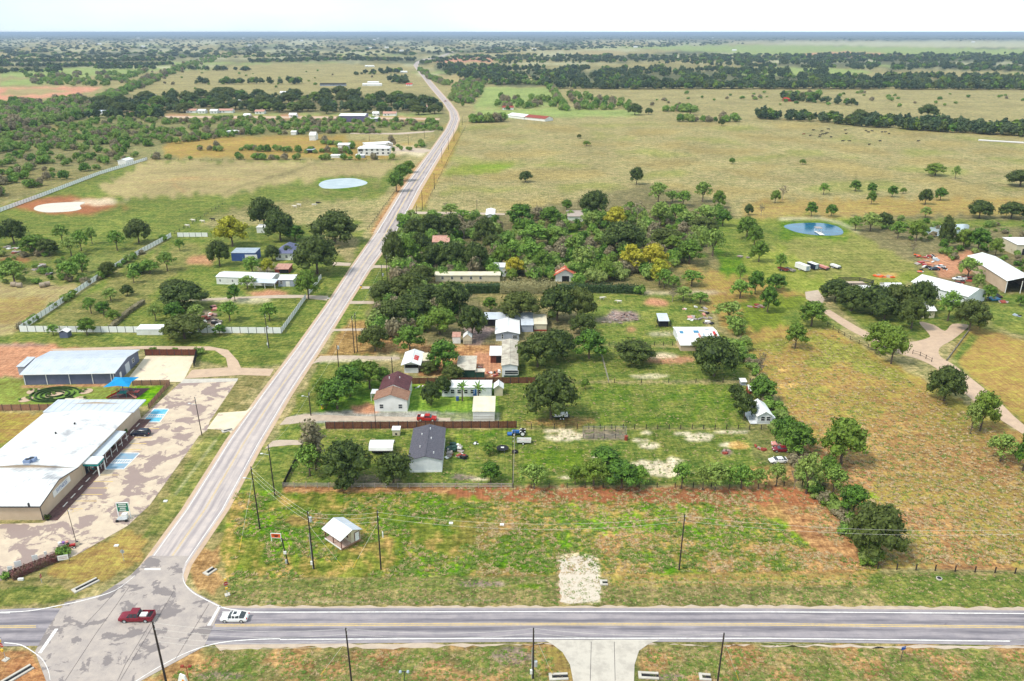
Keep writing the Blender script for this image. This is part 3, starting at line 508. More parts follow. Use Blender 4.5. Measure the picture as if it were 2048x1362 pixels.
for i, pts in enumerate([[(612,828),(700,832),(840,834),(900,836),(900,842),(640,842),(560,850),(572,835)], [(640,712),(700,711),(800,714),(800,719),(700,718),(650,721),(625,728)],
    [(545,882),(560,880),(605,881),(604,889),(545,893),(530,898)], [(668,658),(745,656),(745,662),(668,662),(655,672),(662,656)], [(700,602),(745,602),(790,604),(790,608),(700,608)], [(718,573),(806,572),(806,577),(722,578)],
    [(735,530),(786,531),(786,536),(748,536),(730,548)], [(812,423),(960,425),(1010,427),(1010,430),(812,428)], [(795,446),(820,446),(822,451),(790,452)], [(556,590),(600,590),(656,592),(655,601),(600,596),(500,597),(400,602),(400,598)], [(665,524),(702,526),(700,532),(660,531)], [(872,300),(790,294),(765,300),(845,306)], [(870,261),(790,266),(700,266),(700,268),(800,269),(866,264)]]):
    sheet('driveway', pts, 'gravel', .035+.001*i, jag=.15)
sheet('ranch_drive', cr([(1640,620),(1690,655),(1730,676),(1790,704),(1840,720),(1870,735),(1900,760),(1960,812),(2048,870),(2120,920)], 4)+cr([(2130,900),(2048,850),(1990,795),(1940,755),(1905,728),(1880,712),(1880,695),(1905,680),(1930,660),(1936,650),(1905,648),(1890,662),(1868,650),(1838,644),(1858,668),(1856,676),(1820,684),(1780,680),(1735,664),(1700,645),(1660,620)], 3), 'pinkgravel', .045)
sheet('ranch_yard', [(1610,584),(1636,580),(1650,600),(1640,612),(1612,598)], 'gravel', .04)
sheet('long_drive', [(330,232),(680,233),(880,237),(878,240),(680,237),(330,236)], 'pinkgravel', .06)
# water
WAT = [('stock_pond', [(638,368),(650,361),(680,357),(710,357),(732,363),(733,368),(715,373),(680,377),(650,377),(640,373)], 'palewater'), ('muddy_pond', [(68,416),(80,410),(110,406),(168,404),(160,411),(162,418),(140,423),(95,425),(72,421)], 'sandwater'),
       ('dock_pond', [(1568,452),(1590,447),(1640,446),(1672,452),(1686,462),(1680,470),(1640,471),(1600,466),(1578,459)], 'water'), ('grey_pond', [(1854,457),(1880,452),(1930,448),(1938,456),(1920,470),(1880,472),(1856,468)], 'palewater')]
for nm, pts, mt in WAT: sheet(nm, pts, mt, .05, smooth=True)
# ------------------------------------------------------------------ builders
def frame(Apx, Bpx):
    a, b = G(*Apx), G(*Bpx); d = b-a; return a, d.length, atan2(d.y, d.x)
def backY(row, z, A_): return Yat(row, z)-A_.y
def building(name, label, cat, A_, B_, D, h, roof='gable_y', rise=1.2, wall='white', roofm='whiteroof', ov=.35, wins=(), doors=(), lm=None, ribs=1.2, base=None, open_front=False, posts=0, group=None, z0=0, skirt=None, gable=None):
    a, L, rz = frame(A_, B_); a = Vector((a.x, a.y, z0)); t = thing(name, label, cat, a, rz, group, lm)
    w = MB()
    if roof == 'gable_y':
        prof = [(0,0),(L,0),(L,h),(L/2,h+rise),(0,h)]; vs = [(x,0,z) for x,z in prof]+[(x,D,z) for x,z in prof]
        fs = [(0,1,2,3,4),(9,8,7,6,5),(1,6,7,2),(0,4,9,5),(2,7,8,3),(3,8,9,4)]
        if open_front: fs = fs[1:]
        w.add(vs, fs)
    elif roof == 'gable_x':
        prof = [(0,0),(D,0),(D,h),(D/2,h+rise),(0,h)]; w.prism(prof, 0, L)
    elif roof == 'shed': w.prism([(0,0),(D,0),(D,h+rise),(0,h)], 0, L)
    elif roof == 'hip': w.box(0, L, 0, D, 0, h)
    if open_front:      # posts and open bays instead of a front wall
        for k in range(posts): MB().box(-.1, .1, -.1, .1, 0, h).ob('post', 'trim', t, loc=(L*k/(posts-1), .1, 0))
    w.ob('wall', wall, t)
    th = .12; o = ov; s = None; r = MB(); seam = MB()
    def sl(p, q, r_, s_): r.slab([p, q, r_, s_], th)
    if roof == 'gable_y':
        k = rise/(L/2); e = h-k*o+.06; hh = h+rise+.06
        sl((-o,-o,e), (L/2,-o,hh), (L/2,D+o,hh), (-o,D+o,e)); sl((L/2,-o,hh), (L+o,-o,e), (L+o,D+o,e), (L/2,D+o,hh))
        if ribs:
            n = max(2, int((D+2*o)/ribs))
            for i in range(n+1):
                y = -o+(D+2*o)*i/n
                seam.slab([(-o,y-.03,e+.05),(L/2,y-.03,hh+.05),(L/2,y+.03,hh+.05),(-o,y+.03,e+.05)], .06); seam.slab([(L/2,y-.03,hh+.05),(L+o,y-.03,e+.05),(L+o,y+.03,e+.05),(L/2,y+.03,hh+.05)], .06)
        MB().box(L/2-.15, L/2+.15, -o-.02, D+o+.02, hh-.02, hh+.07).ob('ridge_cap', roofm, t)
    elif roof == 'gable_x':
        k = rise/(D/2); e = h-k*o+.06; hh = h+rise+.06
        sl((-o,-o,e), (L+o,-o,e), (L+o,D/2,hh), (-o,D/2,hh)); sl((-o,D/2,hh), (L+o,D/2,hh), (L+o,D+o,e), (-o,D+o,e))
        if ribs:
            n = max(2, int((L+2*o)/ribs))
            for i in range(n+1):
                x = -o+(L+2*o)*i/n
                seam.slab([(x-.03,-o,e+.05),(x+.03,-o,e+.05),(x+.03,D/2,hh+.05),(x-.03,D/2,hh+.05)], .06); seam.slab([(x-.03,D/2,hh+.05),(x+.03,D/2,hh+.05),(x+.03,D+o,e+.05),(x-.03,D+o,e+.05)], .06)
        MB().box(-o-.02, L+o+.02, D/2-.15, D/2+.15, hh-.02, hh+.07).ob('ridge_cap', roofm, t)
    elif roof == 'shed':
        k = rise/D; sl((-o,-o,h-k*o+.06), (L+o,-o,h-k*o+.06), (L+o,D+o,h+rise+k*o+.06), (-o,D+o,h+rise+k*o+.06))
        if ribs:
            n = max(2, int((L+2*o)/ribs))
            for i in range(n+1):
                x = -o+(L+2*o)*i/n; seam.slab([(x-.03,-o,h-k*o+.11),(x+.03,-o,h-k*o+.11),(x+.03,D+o,h+rise+k*o+.11),(x-.03,D+o,h+rise+k*o+.11)], .06)
    elif roof == 'hip':
        q = min(L, D)/2; e = h-.1; hh = h+rise
        p = [(-o,-o,e),(L+o,-o,e),(L+o,D+o,e),(-o,D+o,e)]; r1 = (q,D/2,hh) if L >= D else (L/2,q,hh); r2 = (L-q,D/2,hh) if L >= D else (L/2,D-q,hh)
        if L >= D: fs = [(0,1,5,4),(1,2,5),(2,3,4,5),(3,0,4),(3,2,1,0)]
        else: fs = [(0,1,4),(1,2,5,4),(2,3,5),(3,0,4,5),(3,2,1,0)]
        r.add(p+[r1, r2], fs)
    ro = r.ob('roof', roofm, t)
    if seam.v: so_ = seam.ob('roof_seam', roofm, ro); so_['kind'] = 'stuff'
    if skirt: MB().box(-.04, L+.04, -.04, D+.04, 0, .55).ob('skirting', skirt, t)
    def opening(kind, face, u, z, w_, h_, mt, frm='trim'):
        if face == 'f': c = Vector((u, 0, z)); d = Matrix.Identity(4)
        elif face == 'b': c = Vector((u, D, z)); d = Matrix.Rotation(pi, 4, 'Z')
        elif face == 'r': c = Vector((L, u, z)); d = Matrix.Rotation(pi/2, 4, 'Z')
        else: c = Vector((0, u, z)); d = Matrix.Rotation(-pi/2, 4, 'Z')
        m = Matrix.Translation(c) @ d; fr = MB()
        if kind == 'window':
            for a0, a1, b0, b1 in ((-w_/2-.08, w_/2+.08, -.08, 0), (-w_/2-.08, w_/2+.08, h_, h_+.08), (-w_/2-.08, -w_/2, 0, h_), (w_/2, w_/2+.08, 0, h_), (-w_/2, w_/2, h_/2-.03, h_/2+.03)): fr.box(a0, a1, -.07, -.003, b0, b1, m)
            f = fr.ob('window_frame', frm, t); MB().box(-w_/2, w_/2, -.04, -.003, 0, h_, m).ob('pane', mt, f)
        else:
            fr.box(-w_/2, w_/2, -.06, -.003, .02, h_, m); f = fr.ob(kind, mt, t)
            if kind == 'door': MB().box(w_/2-.16, w_/2-.08, -.12, -.06, h_*.47, h_*.5, m).ob('door_handle', 'steel', f)
    for x in wins: opening('window', *x)
    for x in doors: opening(*x)
    t['_L'] = L; t['_D'] = D; t['_H'] = h
    del t['_L'], t['_D'], t['_H']
    return t, L, a
def W_(face, u, z=1.0, w_=1.0, h_=1.2, m='glass'): return (face, u, z, w_, h_, m)
# ---- the shop block, lower left (runs straight away from the camera)
c0, c1 = G(86, 1040), G(278, 836); SL = c1.y-c0.y
st = thing('shop_building', 'long tan shop building with white roof and fitness sign beside the car park', 'shop building', c0, 0, lm='the long white-roofed shop')
L1 = Yat(932, 4.2)-c0.y; hE = hgt(1040, 1010); W1 = 38
# front block: ridge runs west from a gable on the car park side
MB().add([(0,0,0),(0,L1,0),(0,L1,hE),(0,L1/2,hE+1.5),(0,0,hE),(-W1,0,0),(-W1,L1,0),(-W1,L1,hE),(-W1,L1/2,hE+1.5),(-W1,0,hE)], [(0,1,2,3,4),(9,8,7,6,5),(0,4,9,5),(2,1,6,7)]).ob('front_block_wall', 'tanwall', st)
o = .35; k_ = 1.5/(L1/2)
r = MB(); r.slab([(-W1,-o,hE-k_*o),(o,-o,hE-k_*o),(o,L1/2,hE+1.55),(-W1,L1/2,hE+1.55)], .14); r.slab([(-W1,L1/2,hE+1.55),(o,L1/2,hE+1.55),(o,L1,hE+.05),(-W1,L1,hE+.05)], .14); rf = r.ob('roof', 'shoproof', st)
sm = MB()
for i in range(int(W1/.9)): x = -i*.9; sm.slab([(x-.03,-o,hE+.05-k_*o),(x+.03,-o,hE+.05-k_*o),(x+.03,L1/2,hE+1.6),(x-.03,L1/2,hE+1.6)], .05); sm.slab([(x-.03,L1/2,hE+1.6),(x+.03,L1/2,hE+1.6),(x+.03,L1,hE+.1),(x-.03,L1,hE+.1)], .05)
x = sm.ob('roof_seam', 'shoproof', rf); x['kind'] = 'stuff'
MB().add([(.36,-o,hE-.3),(.42,-o,hE-.3),(.42,L1/2,hE+1.42),(.36,L1/2,hE+1.42),(.36,-o,hE-.02),(.42,-o,hE-.02),(.42,L1/2,hE+1.62),(.36,L1/2,hE+1.62)], [(0,1,5,4),(1,2,6,5),(3,0,4,7),(4,5,6,7)]).ob('gable_trim', 'darktrim', st)
MB().add([(.36,L1/2,hE+1.42),(.42,L1/2,hE+1.42),(.42,L1,hE-.1),(.36,L1,hE-.1),(.36,L1/2,hE+1.62),(.42,L1/2,hE+1.62),(.42,L1,hE+.12),(.36,L1,hE+.12)], [(0,1,5,4),(1,2,6,5),(3,0,4,7),(4,5,6,7)]).ob('gable_trim', 'darktrim', st)
MB().box(-W1, .4, -.5, -.36, hE-.35, hE-.12).ob('gutter', 'darktrim', st)
MB().box(.02, .14, -.1, .02, 0, hE-.1).ob('downspout', 'darktrim', st)
# long rear block
hR = 4.0; W2 = 22.5; riseR = .9
MB().add([(0,L1,0),(0,SL,0),(0,SL,hR),(0,L1,hR),(-W2,L1,0),(-W2,SL,0),(-W2,SL,hR),(-W2,L1,hR),(-W2/2,SL,hR+riseR),(-W2/2,L1,hR+riseR)], [(0,1,2,3),(5,4,7,6),(1,5,6,8,2),(4,0,3,9,7)]).ob('rear_block_wall', 'tanwall', st)
r = MB(); r.slab([(o,L1-.2,hR-.03),(o,SL-5,hR-.03),(-W2/2,SL-5,hR+riseR),(-W2/2,L1-.2,hR+riseR)], .14); r.slab([(-W2/2,L1-.2,hR+riseR),(-W2/2,SL-5,hR+riseR),(-W2-o,SL-5,hR-.03),(-W2-o,L1-.2,hR-.03)], .14); rf2 = r.ob('roof', 'shoproof', st)
sm = MB(); y = L1
while y < SL-5: sm.slab([(o,y,hR+.02),(o,y+.06,hR+.02),(-W2/2,y+.06,hR+riseR+.05),(-W2/2,y,hR+riseR+.05)], .05); sm.slab([(-W2/2,y,hR+riseR+.05),(-W2/2,y+.06,hR+riseR+.05),(-W2-o,y+.06,hR+.02),(-W2-o,y,hR+.02)], .05); y += .95
x = sm.ob('roof_seam', 'shoproof', rf2); x['kind'] = 'stuff'
r = MB(); r.slab([(o+.6,SL-5,hR+.35),(o+.6,SL+2.6,hR+.35),(-W2-.6,SL+2.6,hR+.35),(-W2-.6,SL-5,hR+.35)], .3); pr = r.ob('end_roof', 'greyroof', st)
for i in range(12): MB().box(-W2+i*2, -W2+i*2+.06, SL-4.9, SL+2.5, hR+.36, hR+.42).ob('roof_rib', 'greyroof', pr)
# awning, entrance, sign
aw0, aw1 = Yat(975, 0)-c0.y, Yat(908, 0)-c0.y; ay0 = Yat(916, 3)-c0.y; ay1 = Yat(862, 3)-c0.y
MB().slab([(0.02,ay0,3.2),(2.4,ay0,2.9),(2.4,ay1,2.9),(.02,ay1,3.2)], .1).ob('awning', 'greyroof', st)
for i in range(6): MB().tube((2.3, ay0+(ay1-ay0)*i/5, .05), (2.3, ay0+(ay1-ay0)*i/5, 2.82), .07).ob('awning_post', 'trim', st)
MB().box(.02, 3.6, ay0-3.4, ay0-.1, 3.25, 3.5).ob('entrance_roof', 'whiteroof', st); MB().box(.02, 3.55, ay0-3.35, ay0-.15, 2.7, 3.24).ob('entrance_fascia', 'teal', st)
for dx, dy in ((3.4,-3.2),(3.4,-.3)): MB().box(dx-.12, dx+.12, ay0+dy-.12, ay0+dy+.12, .05, 2.7).ob('entrance_post', 'trim', st)
for i in range(3): f = MB().box(.005, .05, ay0+1+i*5, ay0+3.2+i*5, .9, 2.2).ob('window_frame', 'trim', st); MB().box(.05, .07, ay0+1.1+i*5, ay0+3.1+i*5, 1, 2.1).ob('pane', 'glass', f)
d = MB().box(.005, .05, ay0-2.8, ay0-.8, .05, 2.3).ob('door', 'glass', st); MB().box(.05, .12, ay0-1.9, ay0-1.82, 1, 1.3).ob('door_handle', 'steel', d)
pv = MB().box(0.02, 3.2, -.2, SL-1, .05, .16).ob('front_walk', noise_mat('maroon_mulch', (.09,.045,.045), (.16,.09,.08), 1.5, .95), st)
def text_mesh(s, size, mat, parent, loc, rot, ext=.01, name='lettering', align='CENTER'):
    cu = bpy.data.curves.new('t', 'FONT'); cu.body = s; cu.size = size; cu.extrude = ext; cu.align_x = align; cu.align_y = 'CENTER'; cu.resolution_u = 2
    to = bpy.data.objects.new('t', cu); COL.objects.link(to); dg = bpy.context.evaluated_depsgraph_get(); me = bpy.data.meshes.new_from_object(to.evaluated_get(dg)); bpy.data.objects.remove(to)
    me.materials.clear(); me.materials.append(M[mat]); o_ = link(name, me, parent, loc); o_.rotation_euler = rot; return o_
sy0 = 5.1; sy1 = 12.2
sg = MB().box(.03, .14, sy0, sy1, 2.35, 3.85).ob('sign_board', 'white', st); text_mesh('FITNESS', 1.25, 'tractorblue', sg, (.155, (sy0+sy1)/2, 3.1), (pi/2, 0, pi/2))
for i, (px, py) in enumerate(((57, 924), (66, 921))):
    p = G(px, py, 4.9)-c0; u = MB().box(p.x-.9, p.x+.7, p.y-.7, p.y+.7, hR+.45, hR+1.6).ob('rooftop_air_unit', paint('blue_grey_unit', (.2,.26,.4)), st); MB().tube((p.x-.1,p.y,hR+1.6),(p.x-.1,p.y,hR+1.7),.45,n=10).ob('fan_grille','darktrim',u)
for px, py in ((112, 869), (58, 1012), (150, 850)):
    p = G(px, py, 4.6)-c0; MB().tube((p.x,p.y,hR+.3),(p.x,p.y,hR+1.3),.22,n=8).ob('vent_pipe','darktrim',st)
for i in range(4): y = L1+2+i*2.3; MB().box(.01,.09,y,y+.14,.2,2.8+.5*(i%2)).ob('conduit','creamwall',st)
# lean-to at the back left
building('open_carport', 'white flat carport with clutter below, behind the shop', 'carport', (2,940), (62,944), 9, 3, 'shed', .3, 'redwall', 'whiteroof', .6, ribs=1.5, open_front=False)
# walkway clutter beside the shop
def plant_tub(px, py, h, label, mat='leaf_dark'):
    g = G(px, py); t = thing('potted_shrub', label, 'plant', g); MB().tube((0,0,0),(0,0,.5),.35,.42,8).ob('pot','dark',t)
    b = MB()
    for i in range(70):
        a_ = random.uniform(0,2*pi); r_ = random.uniform(0,.7); z_ = random.uniform(.5,h); s_ = .25; c = Vector((r_*cos(a_),r_*sin(a_),z_)); q = Vector((random.gauss(0,1),random.gauss(0,1),random.gauss(0,1))).normalized(); q2 = q.orthogonal()
        b.add([c-q*s_, c+q2*s_*.6, c+q*s_, c-q2*s_*.6], [(0,1,2,3)])
    b.ob('foliage', mat, t)
def wheelstop(A_, B_, n, first):
    for i in range(n):
        u = i/(n-1); p = G(*A_).lerp(G(*B_), u)
        if first is None: first = tag(MB().box(-.13,.13,-.95,.95,.05,.2).ob('wheel_stop','pavedtrim',None,loc=p), 'white concrete wheel stop, nearest the camera in the shop car park', 'wheel stop', 'concrete wheel stops in the shop car park')
        else:
            c = first.copy(); COL.objects.link(c); c.location = p; c['label'] = f"white concrete wheel stop, {['','second','third','fourth','fifth','sixth','seventh','eighth','ninth','tenth','eleventh','twelfth'][i]} from the camera in the shop car park"
wheelstop((131,1010),(276,851),12,None)
# painted bays
for i, (x0, y0) in enumerate(((139,1003),(151,990),(163,977),(174,964),(186,951),(198,938),(222,913),(234,900),(245,888),(256,876),(272,858))):
    strip('bay_line', [(x0,y0),(x0+52*ppm(y0)/8.5,y0)], [(x0,y0-1.3),(x0+52*ppm(y0)/8.5,y0-1.3)], 'yline', .058, 2)
for q in (((108,1036),(127,1018)),((127,1018),(165,1018)),((134,1028),(163,1019)),((118,1034),(134,1028)),((134,1028),(137,1018)),((145,1025),(147,1018))): strip('bay_line', [q[0],q[1]], [(q[0][0]+1.2,q[0][1]-.8),(q[1][0]+1.2,q[1][1]-.8)], 'yline', .059, 2)
for (pts, mt, z) in (([(205,940),(240,907),(278,907),(246,939)],'hblue2',.06),([(283,845),(306,819),(337,819),(318,845)],'hblue',.06)):
    sheet('accessible_bay', pts, mt, z); P0, P1, P2, P3 = [Vector((*p,0)) for p in pts]
    for u in (0, 1):
        a_, b_ = (P0, P1) if u == 0 else (P3, P2); strip('bay_line', [tuple(a_.xy), tuple(b_.xy)], [(a_.x+2.2,a_.y),(b_.x+2.2,b_.y)], 'wline', .075, 4)
    for u in (0, .38, .58, 1):
        a_ = P0.lerp(P1,u); b_ = P3.lerp(P2,u); strip('bay_line', [tuple(a_.xy), tuple(b_.xy)], [(a_.x+.5,a_.y-1.5),(b_.x+.5,b_.y-1.5)], 'wline', .071, 2)
    for i in range(8):
        a_ = P0.lerp(P3, (i+.3)/8); b_ = P1.lerp(P2, (i+.3)/8); q0 = a_.lerp(b_, .38); q1 = a_.lerp(b_, .58); strip('bay_line', [tuple(q0.xy), tuple(q1.xy)], [(q0.x+1.6,q0.y),(q1.x+1.6,q1.y)], 'wline', .073, 2)
# ---- blue-grey metal building
a_, LB, rzb = frame((50,770),(233,767)); hB = hgt(769, 746); dB = Yat(722)-Yat(767)
t, L, _ = building('metal_warehouse', 'long metal warehouse with blue-grey walls and pale roof', 'warehouse', (50,770), (233,767), dB, hB, 'gable_x', 1.1, 'bluewall', 'greyroof', .5, wins=[W_('r', dB*.75, 1.4, 1.4, 1.2)], doors=[('door','r',dB*.2,0,1.2,2.2,'white'),('garage_door','r',dB*.5,0,3,3,'greyroof')], lm='the blue-grey warehouse', ribs=.9)
for u in (.01, .25, .5, .75, .985, .955): MB().box(L*u-.09, L*u+.09, -.16, -.01, .05, hB-.15).ob('downspout', 'trim', t)
MB().box(-.5, L+.5, -.66, -.5, hB-.25, hB-.05).ob('gutter', 'trim', t)
building('lean_to', 'small grey lean-to at the far end of the blue warehouse', 'shed', (38,748), (52,748), 6, 2.5, 'shed', .6, 'greywall', 'greyroof', .2)
building('storage_container', 'cream box building on a dark base behind the shop', 'shed', (112,839), (147,839), 6.5, 3.0, 'shed', .15, 'creamwall', 'creamroof', .15, ribs=1, lm='the cream box building')
# ---- playground
pg = G(248, 792); t = thing('playground_set', 'red and teal playground climbing set on a maroon mat', 'playground', pg)
for dx, dy in ((-1.2,-1),(1.2,-1),(1.2,1),(-1.2,1),(3.6,.5),(3.6,-.9)): MB().tube((dx,dy,0),(dx,dy,2.6),.07).ob('play_post','teal',t)
MB().box(-1.25,1.25,-1.05,1.05,1.2,1.3).ob('platform','teal',t); MB().slab([(1.2,-.9,1.25),(3.6,-.9,1.6),(3.6,.5,1.6),(1.2,.5,1.25)],.08).ob('bridge','redwall',t)
for sgn, mt in ((-1,'red'),(1,'pinksheet')): MB().add([(sgn*1.2,-.4,1.3),(sgn*1.2,.3,1.3),(sgn*4.2,-1.2,.1),(sgn*4.2,-1.9,.1),(sgn*1.2,-.4,1.7),(sgn*1.2,.3,1.7),(sgn*4.2,-1.2,.45),(sgn*4.2,-1.9,.45)],[(0,1,2,3),(0,3,7,4),(1,5,6,2)]).ob('slide',mt,t)
MB().box(3.3,4.6,-1,.6,1.5,1.6).ob('platform','red',t); MB().tube((-3.2,-.5,0),(-3.2,-.5,1.6),.06).ob('play_post','red',t); MB().tube((-3.2,-.5,1.5),(-1.2,0,2),.06).ob('monkey_bar','red',t)
cp = G(248, 790); t = thing('shade_canopy', 'azure blue pyramid shade canopy above the playground', 'shade canopy', cp, lm='the blue playground canopy')
MB().tube((0,0,0),(0,0,4.1),.11).ob('mast','cobalt',t); s_ = 3.6; b = MB(); b.add([(-s_,-s_,4.1),(s_,-s_*.9,4.1),(s_*1.0,s_,4.1),(-s_,s_,4.1),(0,0,5.6),(0,-s_*.82,4.25),(s_*.82,0,4.25),(0,s_*.82,4.25),(-s_*.82,0,4.25)],[(0,5,4),(5,1,4),(1,6,4),(6,2,4),(2,7,4),(7,3,4),(3,8,4),(8,0,4)]); b.ob('canopy','azure',t)
for dx, dy in ((-s_,-s_),(s_,-s_*.9),(s_,s_),(-s_,s_)): MB().tube((0,0,4.05),(dx*.97,dy*.97,4.08),.04,n=4).ob('rib','cobalt',t)
# ---- fences
NF = {}
def fence(name, label, pts, kind='board', h=1.8, sec=2.44, mat='woodred', pm='darktrim', group=None, lm=None, width=0):
    P_ = [G(*p) for p in pts]; o_ = P_[0]; t = thing(name, label, 'fence', o_, 0, group)
    if lm: mid = P_[len(P_)//2]; LM.append((lm, mid.x, mid.y))
    cache = {}; postm = MB().box(-.07,.07,-.07,.07,0,h+.08).mesh('post', pm) if kind != 'wire' else MB().box(-.09,.09,-.09,.09,0,h).mesh('post', pm)
    for a, b in zip(P_, P_[1:]):
        v = b-a; L = v.length; n = max(1, round(L/sec)); ang = atan2(v.y, v.x); s = L/n; key = round(s, 2)
        if key not in cache:
            m = MB()
            if kind == 'board':
                nb = max(4, int(s/.30)); 
                for i in range(nb): m.box(s*i/nb+.015, s*(i+1)/nb-.015, -.02, .02+.012*(i % 2), .06, h-.03*((i*7) % 3))
                m.box(0, s, .025, .07, h*.2, h*.2+.09).box(0, s, .025, .07, h*.8, h*.8+.09)
            elif kind == 'panel':
                m.box(.06, s-.06, -.02, .02, .1, h)
                for i in range(int(s/.4)): m.box(.1+i*.4, .16+i*.4, -.035, -.02, .12, h-.02)
            elif kind == 'rail':
                for z in (h*.35, h*.65, h*.97): m.box(0, s, -.03, .03, z-.06, z+.06)
            elif kind == 'wire':
                for z in (.35, .7, 1.1): m.box(0, s, -.012, .012, z, z+.025)
            elif kind == 'pipe':
                for z in (.5, 1.2): m.tube((0,0,z),(s,0,z),.05,n=4,caps=False)
            elif kind == 'mesh':
                m.box(0, s, -.02, .02, h-.05, h)
                for i in range(8): m.box(s*i/8, s*i/8+.02, -.01, .01, .05, h)
                for i in range(6): m.box(0, s, -.01, .01, .1+i*h/6, .12+i*h/6)
            cache[key] = m.mesh({'board':'fence_section','panel':'fence_panel','rail':'rails','wire':'fence_wire','pipe':'rails','mesh':'wire_mesh'}[kind], mat)
        for i in range(n):
            p = a+v*(i/n)-o_; link(cache[key].name.split('.')[0], cache[key], t, p, ang); link('post', postm, t, p, ang)
    link('post', postm, t, P_[-1]-o_); return t
fence('board_fence', 'long red-brown board fence in front of the gravel lane and red pickup', [(652,858),(1033,856)], 'board', 2.1, mat='woodred', lm='the long brown board fence')
fence('board_fence', 'dark brown board fence behind the mobile home with palms', [(822,768),(1120,766)], 'board', 2.0, mat='woodred')
fence('board_fence', 'red-brown board fence at the back of the upper concrete court', [(291,711),(394,711)], 'board', 2.2, mat='woodred'); fence('board_fence', 'dark board fence on the right side of the upper concrete court', [(394,711),(388,735)], 'board', 2.2, mat='dark')
fence('board_fence', 'tan board fence left of the cream box building, below the hedge garden', [(-30,822),(153,820)], 'board', 1.9, mat='woodtan')
fence('board_fence', 'low tan board fence between playground lawn and upper court', [(266,771),(340,770)], 'board', 1.7, mat='woodtan'); fence('board_fence', 'slanting tan board fence between playground lawn and car park', [(340,770),(298,818)], 'board', 1.7, mat='woodtan')
fence('metal_fence', 'white metal fence along the near side of the left homestead', [(40,664),(563,667)], 'panel', 2.3, 2.9, 'fencewhite', 'darktrim', lm='the near white metal fence'); fence('metal_fence', 'white metal fence climbing away behind the left homestead trees', [(40,664),(100,624),(175,573),(255,522),(343,474)], 'panel', 2.3, 2.9, 'fencewhite', 'darktrim', lm='the slanting white metal fence')
fence('metal_fence', 'short white metal fence at the back of the left homestead', [(355,474),(416,474)], 'panel', 2.3, 2.9, 'fencewhite', 'darktrim'); fence('metal_fence', 'white metal fence beside the farm road left of the lane entrance', [(563,667),(612,598)], 'panel', 2.1, 2.4, 'fencewhite', 'darktrim'); fence('metal_fence', 'short white metal fence beside the farm road behind the lane entrance', [(618,590),(643,557)], 'panel', 2.1, 2.4, 'fencewhite', 'darktrim')
fence('metal_fence', 'far white metal fence along the scrubland beyond the muddy pond', [(-30,435),(80,395),(200,349),(295,320)], 'panel', 2.4, 3.0, 'fencewhite', 'darktrim', lm='the far white fence')
fence('rail_fence', 'dark rail fence along the near side of the front yard', [(566,975),(1026,976)], 'rail', 1.2, 2.6, 'oldwood', 'oldwood', lm='the yard rail fence'); fence('rail_fence', 'dark plank fence running up the left of the front yard', [(566,975),(606,893)], 'board', 1.2, mat='dark')
fence('wire_fence', 'pale post and wire fence between the two front yards', [(1026,976),(1030,866)], 'mesh', 1.4, 3, 'oldwood', 'oldwood'); fence('wire_fence', 'post and wire fence under the row of trees above the front field', [(1026,976),(1350,975),(1640,972)], 'wire', 1.3, 4.0, 'darktrim', 'pole')
fence('wire_fence', 'post and wire fence right of the brown board fence towards the small white cabin', [(1040,857),(1545,859)], 'wire', 1.4, 3.1, 'darktrim', 'pole', lm='the middle wire fence'); fence('wire_fence', 'wire fence across the paddock above the big round tree', [(1120,766),(1500,765)], 'wire', 1.4, 8, 'darktrim', 'pole')
fence('wire_fence', 'wire fence from the spreading oak to the patchwork shed', [(1200,691),(1345,691)], 'wire', 1.4, 3.2, 'darktrim', 'pole'); fence('mesh_fence', 'pale mesh fence running down the middle paddock', [(1201,705),(1217,765)], 'mesh', 1.3, 4, 'oldwood', 'oldwood')
fence('wire_fence', 'wire fence with dark posts by the corner oak at the highway verge', [(1755,1138),(1870,1142),(2110,1150)], 'wire', 1.4, 3.8, 'darktrim', 'pole'); fence('mesh_pen', 'wire mesh pen in the dusty second yard', [(1166,877),(1252,877),(1252,861),(1166,861),(1166,877)], 'mesh', 1.3, 3, 'oldwood', 'darktrim')
fence('board_fence', 'narrow red-brown plank fence by the lanes right of the farm road', [(757,640),(733,668)], 'board', 1.5, mat='woodred'); fence('pipe_fence', 'brown pipe fence by the lane right of the twin utility poles', [(722,690),(748,663)], 'pipe', 1.3, 3, 'redwall', 'redwall')
fence('pipe_fence', 'dark pipe fence along the left of the ranch drive', [(1655,652),(1700,680),(1736,696)], 'pipe', 1.4, 4, 'pole', 'pole'); fence('pipe_fence', 'dark pipe fence below the ranch drive junction', [(1825,708),(1840,712),(1863,724)], 'pipe', 1.4, 3.2, 'pole', 'pole'); fence('pipe_fence', 'pale pipe fence between the ranch drive and the right field', [(1936,664),(1893,722)], 'board', .8, 4, mat='oldwood')
fence('wire_fence', 'roadside wire fence between the great pasture and the farm road', [(850,415),(895,322),(932,252)], 'wire', 1.4, 12, 'darktrim', 'pole'); fence('wire_fence', 'roadside wire fence left of the farm road by the stock pond', [(735,460),(790,385)], 'wire', 1.4, 6, 'darktrim', 'pole'); fence('wire_fence', 'slanting wire fence through the left pasture', [(350,468),(445,410)], 'wire', 1.4, 6, 'darktrim', 'pole')
fence('wire_fence', 'fence line across the front of the far white house', [(290,321),(800,321)], 'wire', 1.5, 9, 'woodred', 'pole'); fence('chain_fence', 'chain fence above the pair of small white sheds', [(930,690),(990,690)], 'mesh', 1.3, 3, 'darktrim', 'darktrim')
fence('planter_fence', 'low dark slatted fence behind the flower bed at the car park corner', [(20,1150),(112,1115)], 'rail', 1.0, 2.4, 'woodred', 'pole')
